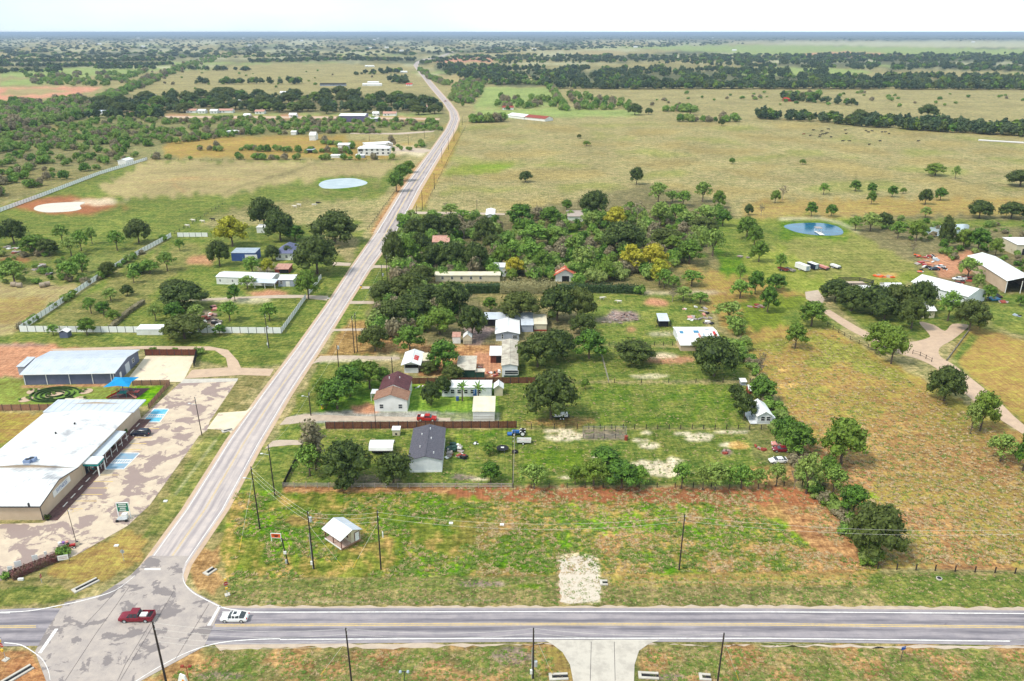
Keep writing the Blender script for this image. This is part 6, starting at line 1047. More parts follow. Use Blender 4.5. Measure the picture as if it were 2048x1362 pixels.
# hedge and corn
def leafy_box(pts, w_, h, n, size, z0=.05, wob=.0, ck=.93):
    P_ = [G(*p) for p in pts]; o_ = P_[0]; C = []; Nn = []; L = [(b-a).length for a, b in zip(P_, P_[1:])]; tot = sum(L); core = MB()
    for (a, b), l in zip(zip(P_, P_[1:]), L):
        k = max(1, int(n*l/tot)); d = (b-a).normalized(); s = Vector((-d.y, d.x, 0)); t = rng.random(k); u = rng.uniform(-1, 1, k); z = rng.uniform(0, 1, k); q = rng.random(k)
        for i in range(k):
            if q[i] < .45: p = (u[i]*w_/2, h*(.95+.12*rng.normal()), (0, 0, 1))
            else: sg = 1 if q[i] < .6 else -1; p = (sg*w_/2, z[i]*h, (s.x*sg, s.y*sg, .3))
            C.append(a+(b-a)*t[i]-o_+s*p[0]+Vector((0, 0, z0+p[1]+wob*abs(rng.normal())))); Nn.append(Vector(p[2])+Vector(rng.normal(size=3)*.5))
        x = [a-o_-s*w_*.42, b-o_-s*w_*.42, b-o_+s*w_*.42, a-o_+s*w_*.42]; core.slab([v+Vector((0, 0, h*ck)) for v in x], h*ck)
    C = np.array([tuple(c) for c in C]); Nn = np.array([tuple(v.normalized()) for v in Nn]); V, F = cards(C, Nn, size*(.6+.8*rng.random(len(C)))); core.add(V, F); return core, o_
def hedge(name, label, pts, w_, h, n, size, mat, cat='hedge', wob=0):
    b, o_ = leafy_box(pts, w_, h, n, size, wob=wob); o = b.ob(name, mat, None, loc=o_); return tag(o, label, cat)
hedge('hedge', 'dark clipped hedge row right of the dry corn plot', [(1112,583),(1190,583),(1282,586)], 4.0, 2.6, 1700, .35, 'hedge_leaf', wob=.45); hedge('hedge', 'dark hedge left of the dry corn plot', [(930,585),(1000,584)], 4, 3.4, 900, .3, 'hedge_leaf')
hedge('corn_plot', 'plot of tall dry yellowish corn behind the hedge', [(1000,583),(1112,583)], 7, .9, 4200, .30, 'corn', 'corn', 1.7); hedge('overgrown_fence', 'dark overgrown fence line across the left homestead lawn', [(222,658),(255,628),(287,606)], 1.6, 1.4, 700, .25, 'leaf_thin', 'hedge')
hedge('flower_bed', 'dark flower bed with reddish shrubs at the car park corner', [(24,1158),(60,1142),(118,1118)], 1.8, 1.0, 900, .2, 'flower', 'flower bed', .2)
tag(link('shrub', PROTO['bush'][0][0][0], None, G(128,1112), .3, (1.7,1.7,2.2)), 'dense dark green bush behind the white banner', 'bush'); tag(link('shrub', PROTO['bush'][0][1][0], None, G(12,1156), 1, (1.2,1.2,1.3)), 'small green bush at the left end of the flower bed', 'bush')
for i, (x, y, s) in enumerate(((307,706,1.6),(350,704,1.3),(400,708,2.0))): tag(link('shrub', PROTO['bush'][0][i][0], None, G(x,y), i, (s,s,s*1.3)), ('small bush','tiny bush','bushy shrub')[i]+' behind the back fence of the upper court, '+('left end','middle','right end')[i], 'bush')
# hedge garden: oval of concentric low hedges
g = G(110, 790); t = thing('hedge_labyrinth', 'green oval garden with concentric dark low hedges beside the warehouse', 'hedge garden', g); rx = 50/ppm(790); ry = (Yat(775)-Yat(807))/2
el = MB(); n = 40; el.add([(0,0,.04)]+[(rx*cos(2*pi*i/n), ry*sin(2*pi*i/n), .04) for i in range(n)], [(0,i+1,(i+1)%n+1) for i in range(n)]); el.ob('lawn', noise_mat('vivid_lawn', (.12,.24,.03), (.18,.28,.05), 1, .95), t)
for k, (f, a0, a1) in enumerate(((.93,.2,5.9),(.74,.9,6.8),(.54,-.4,5.0),(.34,.5,6.2))):
    b = MB(); m_ = 36
    for i in range(m_):
        q0 = a0+(a1-a0)*i/m_; q1 = a0+(a1-a0)*(i+1)/m_; b.add([(rx*(f-.025)*cos(q0),ry*(f-.025)*sin(q0),.05),(rx*(f-.025)*cos(q1),ry*(f-.025)*sin(q1),.05),(rx*(f+.025)*cos(q1),ry*(f+.025)*sin(q1),.05),(rx*(f+.025)*cos(q0),ry*(f+.025)*sin(q0),.05)]+[(rx*(f-.025)*cos(q0),ry*(f-.025)*sin(q0),.5),(rx*(f-.025)*cos(q1),ry*(f-.025)*sin(q1),.5),(rx*(f+.025)*cos(q1),ry*(f+.025)*sin(q1),.5),(rx*(f+.025)*cos(q0),ry*(f+.025)*sin(q0),.5)], [(4,5,6,7),(0,1,5,4),(2,3,7,6),(3,0,4,7),(1,2,6,5)])
    b.ob('hedge_ring', 'hedge_leaf', t)
for i, (x, y) in enumerate(((68,783),(110,789),(172,783),(52,799),(157,799))):
    p = G(x, y); t = thing('planting_bed', ('round pale planting bed in the hedge garden, '+['upper left','centre','upper right','lower left','lower right'][i]), 'flower bed', p); MB().tube((0,0,.02),(0,0,.12),1.9 if i != 1 else 2.6, n=18).ob('mulch','dirtmat' if 0 else 'pinkgravel',t)
    for k in range(3): m_ = link('bush', PROTO['bush'][0][k][0], t, (random.uniform(-1.6,1.6), random.uniform(-.8,.8), .1), k, (.55,.55,.7))
plant_tub(170, 939, 1.6, 'dark shrub in a pot by the shop entrance'); plant_tub(222, 897, 2.0, 'bright green shrub in a pot under the shop awning', 'leaf_mid'); plant_tub(96, 1040, 1.2, 'dark shrub in a pot at the near corner of the shop'); plant_tub(250, 868, 1.3, 'small shrub in a pot near the far end of the shop awning', 'leaf_mid')
# ------------------------------------------------------------------ vehicles
def loft(sections, name, mat, parent, smooth=False):
    # sections: list of (x, [(y,z)...]) same count
    b = MB(); n = len(sections[0][1]); vs = [(x, y, z) for x, pr in sections for y, z in pr]; fs = []
    for k in range(len(sections)-1):
        for i in range(n): j = (i+1) % n; fs.append((k*n+i, k*n+j, (k+1)*n+j, (k+1)*n+i))
    fs += [tuple(range(n-1, -1, -1)), tuple(range((len(sections)-1)*n, len(sections)*n))]; b.add(vs, fs); return b.ob(name, mat, parent, smooth)
def wheel(t, x, y, r, w_=.22, rim='steel'):
    wv = MB().tube((x, y-w_/2, r), (x, y+w_/2, r), r, n=16).ob('wheel', 'black', t); s = 1 if y > 0 else -1; MB().tube((x, y+s*w_/2, r), (x, y+s*(w_/2+.015), r), r*.6, n=12).ob('rim', rim, wv)
def ring(wd, z0, z1, tuck=.06): h = z1-z0; return [(-wd+tuck, z0), (wd-tuck, z0), (wd, z0+h*.3), (wd, z0+h*.75), (wd-.07, z1), (-wd+.07, z1), (-wd, z0+h*.75), (-wd, z0+h*.3)]
def car(name, label, cat, loc, rz, L=4.7, W=1.85, H=1.45, mat='carwhite', kind='sedan', sunroof=False, lm=None):
    t = thing(name, label, cat, loc, rz, lm=lm); w = W/2; q = L/4.7; g = .22
    if kind == 'pickup':
        loft([(-L/2,ring(w*.92,.4,.95)),(-L/2+.1,ring(w,.35,1.08)),(-L*.10,ring(w,.32,1.12)),(L*.24,ring(w,.32,1.12)),(L*.42,ring(w*.97,.34,1.05)),(L/2-.04,ring(w*.9,.4,.92))],'body',mat,t)
        bx0, bx1 = -L/2+.12, -L*.12
        MB().box(bx0, bx1, -w*.86, w*.86, .7, 1.095).ob('bed_floor','dark',t)
        for y0, y1 in ((-w,-w*.87),(w*.87,w)): MB().box(bx0-.05, bx1, y0, y1, .9, 1.3).ob('bed_side',mat,t)
        MB().box(bx0-.1, bx0, -w*.95, w*.95, .6, 1.28).ob('tailgate',mat,t); MB().box(bx1-.08,bx1,-w*.9,w*.9,1.05,1.3).ob('bed_front',mat,t)
        MB().box(bx0+.9,bx1-.1,-w*.3,w*.7,1.1,1.42).ob('load','white',t)
        c0, c1, c2, c3 = -L*.115, -L*.08, L*.14, L*.25; zt = H
        loft([(c0,[(-w+.08,1.1),(w-.08,1.1),(w-.1,1.12),(-w+.1,1.12)]),(c1,[(-w+.08,1.1),(w-.08,1.1),(w-.22,zt-.06),(-w+.22,zt-.06)]),(c2,[(-w+.08,1.1),(w-.08,1.1),(w-.22,zt-.06),(-w+.22,zt-.06)]),(c3,[(-w+.08,1.1),(w-.08,1.1),(w-.12,1.12),(-w+.12,1.12)])],'windows','glass',t)
        MB().box(c1-.05,c2+.05,-w+.2,w-.2,zt-.08,zt).ob('roof',mat,t); cr_ = MB()
        for xx in (c1, (c1+c2)/2, c2): 
            for s in (-1, 1): cr_.add([(xx-.04,s*(w-.075),1.1),(xx+.04,s*(w-.075),1.1),(xx+.04,s*(w-.205),zt-.04),(xx-.04,s*(w-.205),zt-.04)],[(0,1,2,3)])
        cr_.ob('pillars',mat,t); wr = .4; wx = (-L*.31, L*.31)
    else:
        zb = .95 if kind == 'sedan' else 1.08; zt = H
        loft([(-L/2,ring(w*.85,.42,zb-.22)),(-L/2+.15,ring(w*.96,.28,zb-.02)),(-L*.3,ring(w,g,zb)),(L*.18,ring(w,g,zb-.02)),(L*.36,ring(w*.96,g+.03,zb-.16)),(L/2-.12,ring(w*.88,.3,zb-.28)),(L/2,ring(w*.74,.42,zb-.4))],'body',mat,t)
        x0, x1, x2, x3 = (-L*.40,-L*.22,L*.05,L*.22) if kind == 'sedan' else (-L*.46,-L*.40,L*.05,L*.22); wz = zb-.04
        loft([(x0,[(-w+.1,wz),(w-.1,wz),(w-.12,wz+.03),(-w+.12,wz+.03)]),(x1,[(-w+.08,wz),(w-.08,wz),(w-.26,zt-.05),(-w+.26,zt-.05)]),(x2,[(-w+.08,wz),(w-.08,wz),(w-.26,zt-.05),(-w+.26,zt-.05)]),(x3,[(-w+.1,wz),(w-.1,wz),(w-.14,wz+.02),(-w+.14,wz+.02)])],'windows','glass',t)
        loft([(x1-.08,[(-w+.27,zt-.09),(w-.27,zt-.09),(w-.3,zt-.03),(-w+.3,zt-.03)]),((x1+x2)/2,[(-w+.2,zt-.1),(w-.2,zt-.1),(w-.34,zt+.02),(-w+.34,zt+.02)]),(x2+.08,[(-w+.27,zt-.09),(w-.27,zt-.09),(w-.3,zt-.03),(-w+.3,zt-.03)])],'roof',mat,t)
        if sunroof: MB().box(x2-.75,x2-.15,-.38,.38,zt+.01,zt+.035).ob('sunroof','glass',t)
        pl = MB()
        for s in (-1, 1):
            for xa, xb in ((x1,x1),(x2-.55,x2-.6),(x2,x2)): pl.add([(xa-.05,s*(w-.07),wz),(xa+.05,s*(w-.07),wz),(xb+.05,s*(w-.245),zt-.05),(xb-.05,s*(w-.245),zt-.05)],[(0,1,2,3)])
        pl.ob('pillars',mat,t); wr = .34; wx = (-L*.30, L*.31)
    for x in wx:
        for s in (-1, 1): wheel(t, x, s*(w-.10), wr)
    for s in (-1, 1):
        MB().box(L/2-.22,L/2-.03,s*w*.62-.16,s*w*.62+.16,.62,.78).ob('headlight','lamp',t); MB().box(-L/2-.01,-L/2+.12,s*w*.74-.13,s*w*.74+.13,.72,.92).ob('tail_light','redlamp',t); MB().box(L*.17,L*.19+.06,s*(w+.02)-.1,s*(w+.02)+.1,.98,1.12).ob('wing_mirror',mat,t)
    MB().box(L/2-.02,L/2+.02,-w*.6,w*.6,.35,.5).ob('bumper','darktrim',t); return t
g = G(275, 1239); car('pickup_truck', 'maroon pickup truck crossing the concrete junction', 'pickup truck', g, R(181), 6.0, 2.05, 1.95, 'maroon', 'pickup', lm='the maroon pickup')
g = G(470, 1239); car('white_car', 'white sedan with sunroof waiting at the highway stop line', 'car', g, R(180), 4.85, 1.9, 1.45, 'carwhite', 'sedan', True, lm='the waiting white sedan')
g = G(282, 870); car('parked_suv', 'dark navy SUV parked in the shop car park', 'SUV', g, R(180), 4.9, 1.95, 1.75, 'navy', 'suv')
g = G(854, 840.5); car('red_pickup', 'small bright red pickup on the lane behind the brown fence', 'pickup truck', g, R(-3), 5.3, 1.85, 1.7, 'red', 'pickup')
g = G(1556, 924); car('parked_white_car', 'white sports car parked under the trees by the front yard fence', 'car', g, R(186), 4.6, 1.85, 1.25, 'carwhite', 'sedan')
g = G(1562, 902); car('old_car', 'dark old car with pale roof, behind the parked white sports car', 'car', g, R(178), 4.4, 1.8, 1.35, 'maroon', 'sedan'); g = G(1560, 892); car('old_car', 'rusty brown and white old car in the bushes, farther of two wrecks', 'car', g, R(170), 4.4, 1.8, 1.4, 'pinksheet', 'sedan')
g = G(884, 204); 
for x, y, m_, lb in ((1168,438,'navy','dark car parked left of the grey-brown roofed cottage'),(1880,536,'carwhite','white car among the junk beside the ranch barn'),(1916,560,'carwhite','white pickup parked between ranch barn and hay barn'),(1868,540,'navy','dark car in the ranch junk row'),(980,552,'carwhite','white car behind the beige-roofed house'),(890,203,'redwall','tiny dark red car far along the farm road')):
    car('parked_car', lb, 'car', G(x-8 if x > 1000 and x < 1200 else x, y), R(random.uniform(170,190)), 4.6, 1.85, 1.5, m_, 'sedan')
# tractor
def tractor(x, y, rz, mat, label):
    t = thing('tractor', label, 'tractor', G(x, y), rz); MB().box(.2,2.0,-.35,.35,.7,1.35).ob('hood',mat,t); MB().box(1.95,2.1,-.33,.33,.65,1.3).ob('grille','white',t); MB().box(-1.0,.25,-.4,.4,.6,.95).ob('chassis',mat,t)
    MB().box(-.9,-.35,-.3,.3,1.0,1.1).box(-.95,-.85,-.3,.3,1.1,1.55).ob('seat','black',t); MB().tube((.1,0,1.2),(-.15,0,1.6),.02).tube((-.2,0,1.58),(-.1,0,1.62),.2,n=10).ob('steering_wheel','black',t); MB().tube((1.3,.2,1.3),(1.3,.2,2.0),.05).ob('exhaust_pipe','darktrim',t)
    for s in (-1,1): MB().add([(-1.4,s*.5,1.35),(-1.4,s*1.0,1.35),(-.1,s*1.0,1.5),(-.1,s*.5,1.5),(.15,s*1.0,1.1),(.15,s*.5,1.1)],[(0,1,2,3),(3,2,4,5)]).ob('mudguard','white',t); wheel(t,-.7,s*.8,.78,.4,'trim'); wheel(t,1.5,s*.65,.42,.25,'trim')
    MB().box(2.1,3.3,-.7,.7,.2,.5).ob('front_loader',mat,t)
    return t
tractor(1040, 870, R(178), 'tractorblue', 'blue tractor with white wheels beside the middle wire fence'); tractor(1862, 516, R(170), 'red', 'red tractor in the junk area left of the hay barn')
def trailer(x, y, rz, L, W, kind, label, mat='white', group=None):
    t = thing('trailer', label, 'trailer', G(x, y), R(rz), group=group)
    if kind == 'box': b = MB().box(-L/2,L/2,-W/2,W/2,.6,2.7).ob('box_body',mat,t); MB().box(-L/2-.02,-L/2,-.8,.8,.7,2.5).ob('rear_door','greysheet',b); MB().box(-L/2-.05,L/2+.05,-W/2-.04,W/2+.04,2.71,2.78).ob('roof','white',t); [MB().box(-L/2+1+k*1.9,-L/2+2+k*1.9,-W/2-.03,-W/2-.003,1.3,1.9).ob('window','glass',t) for k in range(int(L/2.1))]
    elif kind == 'flat': MB().box(-L/2,L/2,-W/2,W/2,.6,.72).ob('deck','dark',t); MB().box(-L/2+.3,L/2-.5,-W/2+.3,W/2-.3,.73,1.5).ob('load',mat,t); MB().box(-L/2-.05,-L/2,-W/2,W/2,.6,1.1).ob('tailboard','darktrim',t)
    else:
        MB().box(-L/2,L/2,-W/2,W/2,.5,.58).ob('floor','oldwood',t)
        for a in ((-L/2,L/2,-W/2,-W/2+.05),(-L/2,L/2,W/2-.05,W/2),(-L/2,-L/2+.05,-W/2,W/2),(L/2-.05,L/2,-W/2,W/2)): MB().box(*a,.58,1.15).ob('side_board',mat,t)
    for s in (-1,1):
        wheel(t,-.2,s*(W/2+.12),.33,.2,'trim')
        if L > 4: wheel(t,.6,s*(W/2+.12),.33,.2,'trim')
    MB().path([(L/2,-.5,.5),(L/2+1.2,0,.5),(L/2,.5,.5)],.05).tube((L/2+1.1,0,0),(L/2+1.1,0,.5),.05).ob('hitch','darktrim',t); return t
trailer(1048,886,-2,3.6,1.7,'open','small white utility trailer right of the pale mesh fence','white'); trailer(1122,836,0,4.6,2,'flat','dark flatbed trailer under the big round tree','white')
for x, y, L, kind, mt, lb in ((1604,540,7,'box','white','white box trailer with windows, leftmost of the row by the blue pond'),(1625,538,5,'box','navy','dark navy box trailer, second of the row by the blue pond'),(1646,538,6,'flat','pinksheet','dark flatbed with pale load, third of the row by the blue pond'),(1670,536,5.5,'flat','white','low dark flatbed with white load, rightmost of the row by the blue pond')): trailer(x,y,112,L,2.3,kind,lb,mt,'trailers parked on the grass by the blue pond')
trailer(1566,541,118,5,1.8,'open','rusty open trailer left of the pond trailer row','redwall'); trailer(1580,542,118,5,1.8,'open','brown open trailer just left of the white box trailer','oldwood')
# ------------------------------------------------------------------ poles, wires and signs
POLES = {}
def pole(key, x, yb, yt, label, lean=0, arm=False, xf=False, lamp=False, thick=.16, group='utility poles', conduit=False):
    g = G(x, yb); H = hgt(yb, yt); t = thing('utility_pole', label, 'utility pole', g, 0, group); tx = Vector((lean*H, 0, H)); MB().tube((0,0,-.1),tx,thick,thick*.72,8).ob('pole','pole',t)
    for z in (.97,.90): p = tx*z; MB().tube(p+Vector((.14,0,-.1)),p+Vector((.14,0,.12)),.07,n=6).ob('insulator','trim',t)
    if arm: p = tx*.93; a = MB().box(p.x-1.2,p.x+1.2,p.y-.06-.12,p.y-.12+.06,p.z-.07,p.z+.07).ob('crossarm','pole',t); [MB().tube((p.x+d,-.12,p.z+.07),(p.x+d,-.12,p.z+.25),.05,n=6).ob('insulator','trim',a) for d in (-1.1,-.5,.5,1.1)]
    if xf: p = tx*xf; MB().tube(p+Vector((.42,0,-.5)),p+Vector((.42,0,.5)),.27,n=12).ob('transformer','steel',t); MB().box(p.x+.1,p.x+.4,-.05,.05,p.z-.05,p.z+.05).ob('bracket','steel',t)
    if conduit: MB().tube((-.2,-.02,.1),tx*.62+Vector((-.2,-.02,0)),.06,n=6).ob('riser_conduit','steel',t); MB().box(-.5,-.12,-.25,.05,1.1,1.9).ob('meter_box','white',t)
    if lamp: p = tx*.8; MB().tube(p,p+Vector((-1.4,-.2,.5)),.05,n=6).ob('lamp_arm','steel',t); MB().box(p.x-1.9,p.x-1.35,-.35,-.05,p.z+.4,p.z+.55).ob('lamp_head','white',t)
    POLES[key] = (g, tx); return t
pole('a',628,1138,1022,'dark pole left of the porch cabin with pale conduit',-.005,conduit=True,xf=.86); pole('b',762,1139,1021,'dark pole right of the porch cabin',0.005,xf=0); pole('c',520,1058,933,'dark pole with street lamp beside the farm road near the junction',-.01,lamp=True,xf=0); pole('d',550,992,889,'dark pole just behind the street-lamp pole',-.01,lamp=True)
pole('e',1358,1140,1029,'lone dark pole in the right half of the front field',.012,xf=0); pole('f',336,1380,1244,'thick black pole beside the junction, bottom left',-.02,thick=.2,xf=0); pole('g',704,1372,1256,'black pole below the highway centre line, left of the driveway',-.012); pole('h',1066,1357,1256,'black pole with grey transformer left of the white driveway',0,xf=.3,conduit=True); pole('i',1434,1372,1266,'black pole right of the white driveway',.012)
pole('j',404,871,794,'tall thin pole at the edge of the shop car park',-.03,lamp=True,thick=.13); pole('k',153,1086,1020,'thin lamp pole in the lower car park',-.03,thick=.07,group='thin poles'); pole('l',538,696,628,'dark pole in front of the near white fence',-.01,xf=.6,conduit=True); pole('m',709,706,632,'left of two twin poles right of the farm road',0); pole('n',715,704,626,'right of two twin poles right of the farm road',0); pole('o',678,742,690,'short pole at the lane entrance right of the farm road',0,xf=.9)
pole('p',622,831,785,'pole behind the tall brownish tree',-.01,lamp=True); pole('q',766,585,530,'pole beside the lanes, nearer of two',0,xf=.65); pole('r',775,566,510,'pole beside the lanes, farther of two',0); pole('s',834,442,408,'tall pole in front of the big oak group, right one',0); pole('t',823,444,424,'short pole in front of the big oak group, left one',0); pole('u',845,420,380,'pole at the corner of the great pasture by the farm road',0); pole('v',752,860,815,'thin pole behind the brown board fence, left part',0,thick=.09); pole('w',785,746,715,'pole left of the red-patched barn',0); pole('x',954,422,399,'pole at the edge of the great pasture',0); pole('y',1025,974,872,'thin pale pole between the two front yards',0,thick=.08,group='thin poles')
RP = [(869,378,346),(884,325,296),(897,300,272),(908,282,258),(918,265,244),(925,250,232)]
for i, (x, yb, yt) in enumerate(RP): pole('rp%d' % i, x, yb, yt, ['nearest','second nearest','third nearest','fourth nearest','fifth nearest','farthest'][i]+' pole of the row along the great pasture roadside', 0)
for i, (x, yb, yt) in enumerate(((739,282,264),(817,289,268),(849,277,260))): pole('fp%d' % i, x, yb, yt, ['left','middle','right'][i]+' pole in the paddock behind the white farmhouse', 0)
def wire(k1, k2, f1, f2, sag, label, r=.015, off=0, pts=None, n=14):
    if pts: a, b = pts
    else: a = POLES[k1][0]+POLES[k1][1]*f1+Vector((.15,off,0)); b = POLES[k2][0]+POLES[k2][1]*f2+Vector((.15,off,0))
    P_ = [a.lerp(b, i/n)-Vector((0,0,sag*4*(i/n)*(1-i/n))) for i in range(n+1)]; o_ = P_[0].copy(); m = MB().path([p-o_ for p in P_], r, 4); tag(m.ob('power_line','wire',None,loc=o_), label, 'power line', 'overhead wires')
for f, nm in ((.99,'top'),(.90,'second'),(.80,'third'),(.72,'lowest')): wire('f','g',f,f,1.1,f'{nm} wire between the junction pole and the next highway pole'); 
for f, nm in ((.99,'top'),(.9,'lower')): wire('g','h',f,f,.9,f'{nm} wire from the highway pole to the transformer pole'); wire('h','i',f,f,.8,f'{nm} wire from the transformer pole across the white driveway')
for f, nm in ((.97,'top'),(.90,'middle'),(.82,'bottom')): wire('c','a',f,f,.7,f'{nm} wire from the street-lamp pole to the cabin pole'); wire('a','b',f,f,.5,f'{nm} wire between the two porch cabin poles')
wire('b','e',.97,.97,2.2,'long wire across the front field to the lone pole'); wire('b','e',.88,.88,2.2,'lower long wire across the front field to the lone pole'); wire('c','d',.95,.95,.3,'wire from the street-lamp pole to the pole behind'); wire('d','p',.95,.95,1.2,'wire beside the farm road past the tall tree'); wire('p','m',.95,.95,1.2,'wire beside the farm road to the twin poles'); wire('m','q',.97,.95,1,'wire beside the farm road from the twin poles'); wire('q','s',.95,.95,1.5,'far wire beside the farm road')
right = G(2170,1150); e0 = POLES['e'][0]+POLES['e'][1]*.97
for k, (z, nm) in enumerate(((11.2,'upper'),(10.2,'lower'))): wire(None,None,0,0,2.0,f'{nm} long wire from the lone pole to beyond the right edge',pts=(e0-Vector((0,0,k*1.1)), Vector((right.x,right.y,z))))
i0 = POLES['i'][0]+POLES['i'][1]*.97; right = G(2200,1372)
for k, nm in enumerate(('upper','lower')): wire(None,None,0,0,1.5,f'{nm} highway wire leaving at the right edge',pts=(i0-Vector((0,0,k)), Vector((right.x,right.y,10.4-k))))
def guy(k, f, x, y, label): a = POLES[k][0]+POLES[k][1]*f; b = G(x,y); P_ = [a, b]; o_ = b.copy(); t = thing('guy_wire', label, 'guy wire', o_, 0, 'guy wires'); MB().tube(a-o_, Vector((0,0,0)), .022, n=4).ob('cable','wire',t); MB().tube((a-o_)*.03,(a-o_)*.22,.05,n=5).ob('guy_guard','yellow',t)
guy('a',.75,690,1139,'yellow-guarded guy wire, left of two below the porch cabin'); guy('b',.8,704,1138,'yellow-guarded guy wire, right of two below the porch cabin'); guy('c',.8,478,1104,'guy wire beside the street-lamp pole'); guy('h',.9,1106,1350,'guy wire right of the transformer pole'); guy('i',.9,1478,1362,'guy wire right of the last highway pole'); guy('g',.8,640,1352,'guy wire left of the middle highway pole')
# double flood lamp on a short post, seen below the highway
g = G(811,1385); t = thing('double_lamp', 'short dark post with two round lamp heads at the bottom edge', 'lamp post', g); MB().tube((0,0,0),(0,0,4.3),.06).ob('post','darktrim',t); MB().box(-.7,.7,-.04,.04,4.2,4.3).ob('arm','darktrim',t); [MB().tube((s*.6,-.1,4.25),(s*.6,-.1,4.5),.26,.18,n=10).ob('lamp_head','greysheet',t) for s in (-1,1)]
g = G(382,1385); t = thing('double_lamp', 'dark post with two angled floodlights beside the sun sign', 'lamp post', g); MB().tube((0,0,0),(0,0,5.2),.06).ob('post','redwall',t); MB().box(-.7,.7,-.04,.04,5.1,5.2).ob('arm','redwall',t); [MB().box(s*.6-.25,s*.6+.25,-.2,.15,5.2,5.5).ob('lamp_head','redwall',t) for s in (-1,1)]
# roadside sign with orange disc
g = G(376,1418); t = thing('oval_sign', 'white angular sign with orange oval at the bottom edge', 'sign', g, R(-25)); MB().box(-.12,.12,-.12,.12,0,5).ob('post','darktrim',t); pr = [(-1.2,4.6),(-.9,3.2),(.9,3.0),(1.15,5.2),(.7,6.9),(-.3,6.9)]; b = MB(); vs = [(x,-.12,z) for x,z in pr]+[(x,.12,z) for x,z in pr]; n = len(pr); b.add(vs,[tuple(range(n)),tuple(range(2*n-1,n-1,-1))]+[(i,n+i,n+(i+1)%n,(i+1)%n) for i in range(n)]); b.ob('sign_panel','carwhite',t)
b = MB(); n = 20; b.add([(.3+.42*cos(2*pi*i/n),-.14,5.0+1.15*sin(2*pi*i/n)) for i in range(n)],[tuple(range(n))]); b.ob('orange_oval',paint('orange_oval_face',(.8,.3,.01)),t)
# stop sign (seen from behind) and flashing stop posts, delineator
def octa(r, y=0, z=0): return [(r*cos(pi/8+i*pi/4), y, z+r*sin(pi/8+i*pi/4)) for i in range(8)]
def stop_sign(x, y, rz, H, label, back, flash=False):
    t = thing('stop_sign', label, 'stop sign', G(x, y), R(rz), lm=None); MB().tube((0,0,0),(0,0,H+.5),.05).ob('post','steel',t); f = MB().add(octa(.46,-.07,H),[tuple(range(8))]).ob('sign_face','red',t); MB().add(octa(.46,-.055,H),[tuple(range(7,-1,-1))]).ob('sign_back','steel',t)
    text_mesh('STOP', .34, 'trim', f, (0,-.08,H), (pi/2,0,0), .004)
    if flash: [MB().box(-.22,.22,-.3,-.05,z-.22,z+.22).ob('amber_flasher','yellow',t) for z in (H+.95,H-1.0)]; MB().tube((0,0,H+.4),(0,0,H+1.3),.05).ob('post','trim',t); MB().box(-.45,.45,-.45,.45,0,.18).ob('concrete_base','concrete',t); MB().box(-.5,.5,-.06,-.02,H+1.6,H+1.62).ob('solar_panel','dark',t)
    return t
stop_sign(248,1122,180,2.2,'stop sign seen from behind on the left verge of the farm road',True); stop_sign(455,1190,30,2.6,'stop sign with amber flashers on a concrete base, right of the junction',False,True); stop_sign(12,1320,-20,3.2,'amber flasher stop sign post at the lower left corner',False,True)
stop_sign(84,1166,100,1.6,'tiny stop sign edge-on in the lower left verge',True)
t = thing('blue_sign', 'small blue road sign on a dark post below the highway, far right', 'road sign', G(1801,1323), R(15)); MB().tube((0,0,0),(0,0,3.0),.05).ob('post','darktrim',t); MB().box(-.42,.42,-.06,-.03,2.5,3.2).ob('sign_face','signblue',t)
# framed orange sign
t = thing('orange_sign', 'orange sign in a white frame near the leaning black post', 'sign', G(553,1083), R(-4), lm='the framed orange sign'); [MB().box(x-.07,x+.07,-.07,.07,0,2.0).ob('post','white',t) for x in (-1.0,1.05)]; MB().box(-1.0,1.05,-.06,.06,1.9,2.02).box(-1.0,1.05,-.06,.06,.85,.97).ob('frame','white',t); f = MB().box(-.92,.97,-.05,.05,.98,1.89).ob('sign_face','orange',t)
MB().box(-.65,.6,-.065,-.05,1.5,1.66).box(-.25,.45,-.065,-.05,1.2,1.42).ob('lettering','dark',f)
t = thing('meter_post', 'leaning black post with white boxes beside the orange sign', 'service post', G(577,1129), 0); MB().tube((0,0,0),(-.75,0,6.2),.13,.1).ob('pole','pole',t); MB().box(-.65,-.1,-.25,.0,2.6,3.2).ob('meter_box','white',t); MB().tube((-.35,-.12,.4),(-.35,-.12,1.2),.2,n=10).ob('transformer','steel',t)
# green sign board on a trailer
t = thing('message_board', 'green message board in a white frame at the car park edge', 'sign', G(250,1036), R(4), lm='the green message board'); [MB().box(x-.08,x+.08,-.08,.08,0,3.9).ob('post','trim',t) for x in (-1.25,1.25)]; MB().box(-1.25,1.25,-.09,.09,3.75,3.9).ob('frame','trim',t); f = MB().box(-1.17,1.17,-.05,.05,1.7,3.74).ob('sign_face','signgreen',t)
for i, s in enumerate((.8,.95,.6,.75)): lt = MB(); [lt.box(-s+k*.2,-s+k*.2+.13,-.065,-.05,3.3-i*.48,3.58-i*.48) for k in range(int(s*10))]; lt.ob('lettering','trim',f)
MB().box(-1.1,1.0,-1.6,-.3,.5,.65).ob('trailer_deck','steel',t); MB().box(-.2,.9,-.95,-.1,.66,1.5).ob('power_box','white',t); [MB().tube((x,-1.7,.33),(x,-1.5,.33),.33,n=12).ob('wheel','black',t) for x in (-1,.9)]
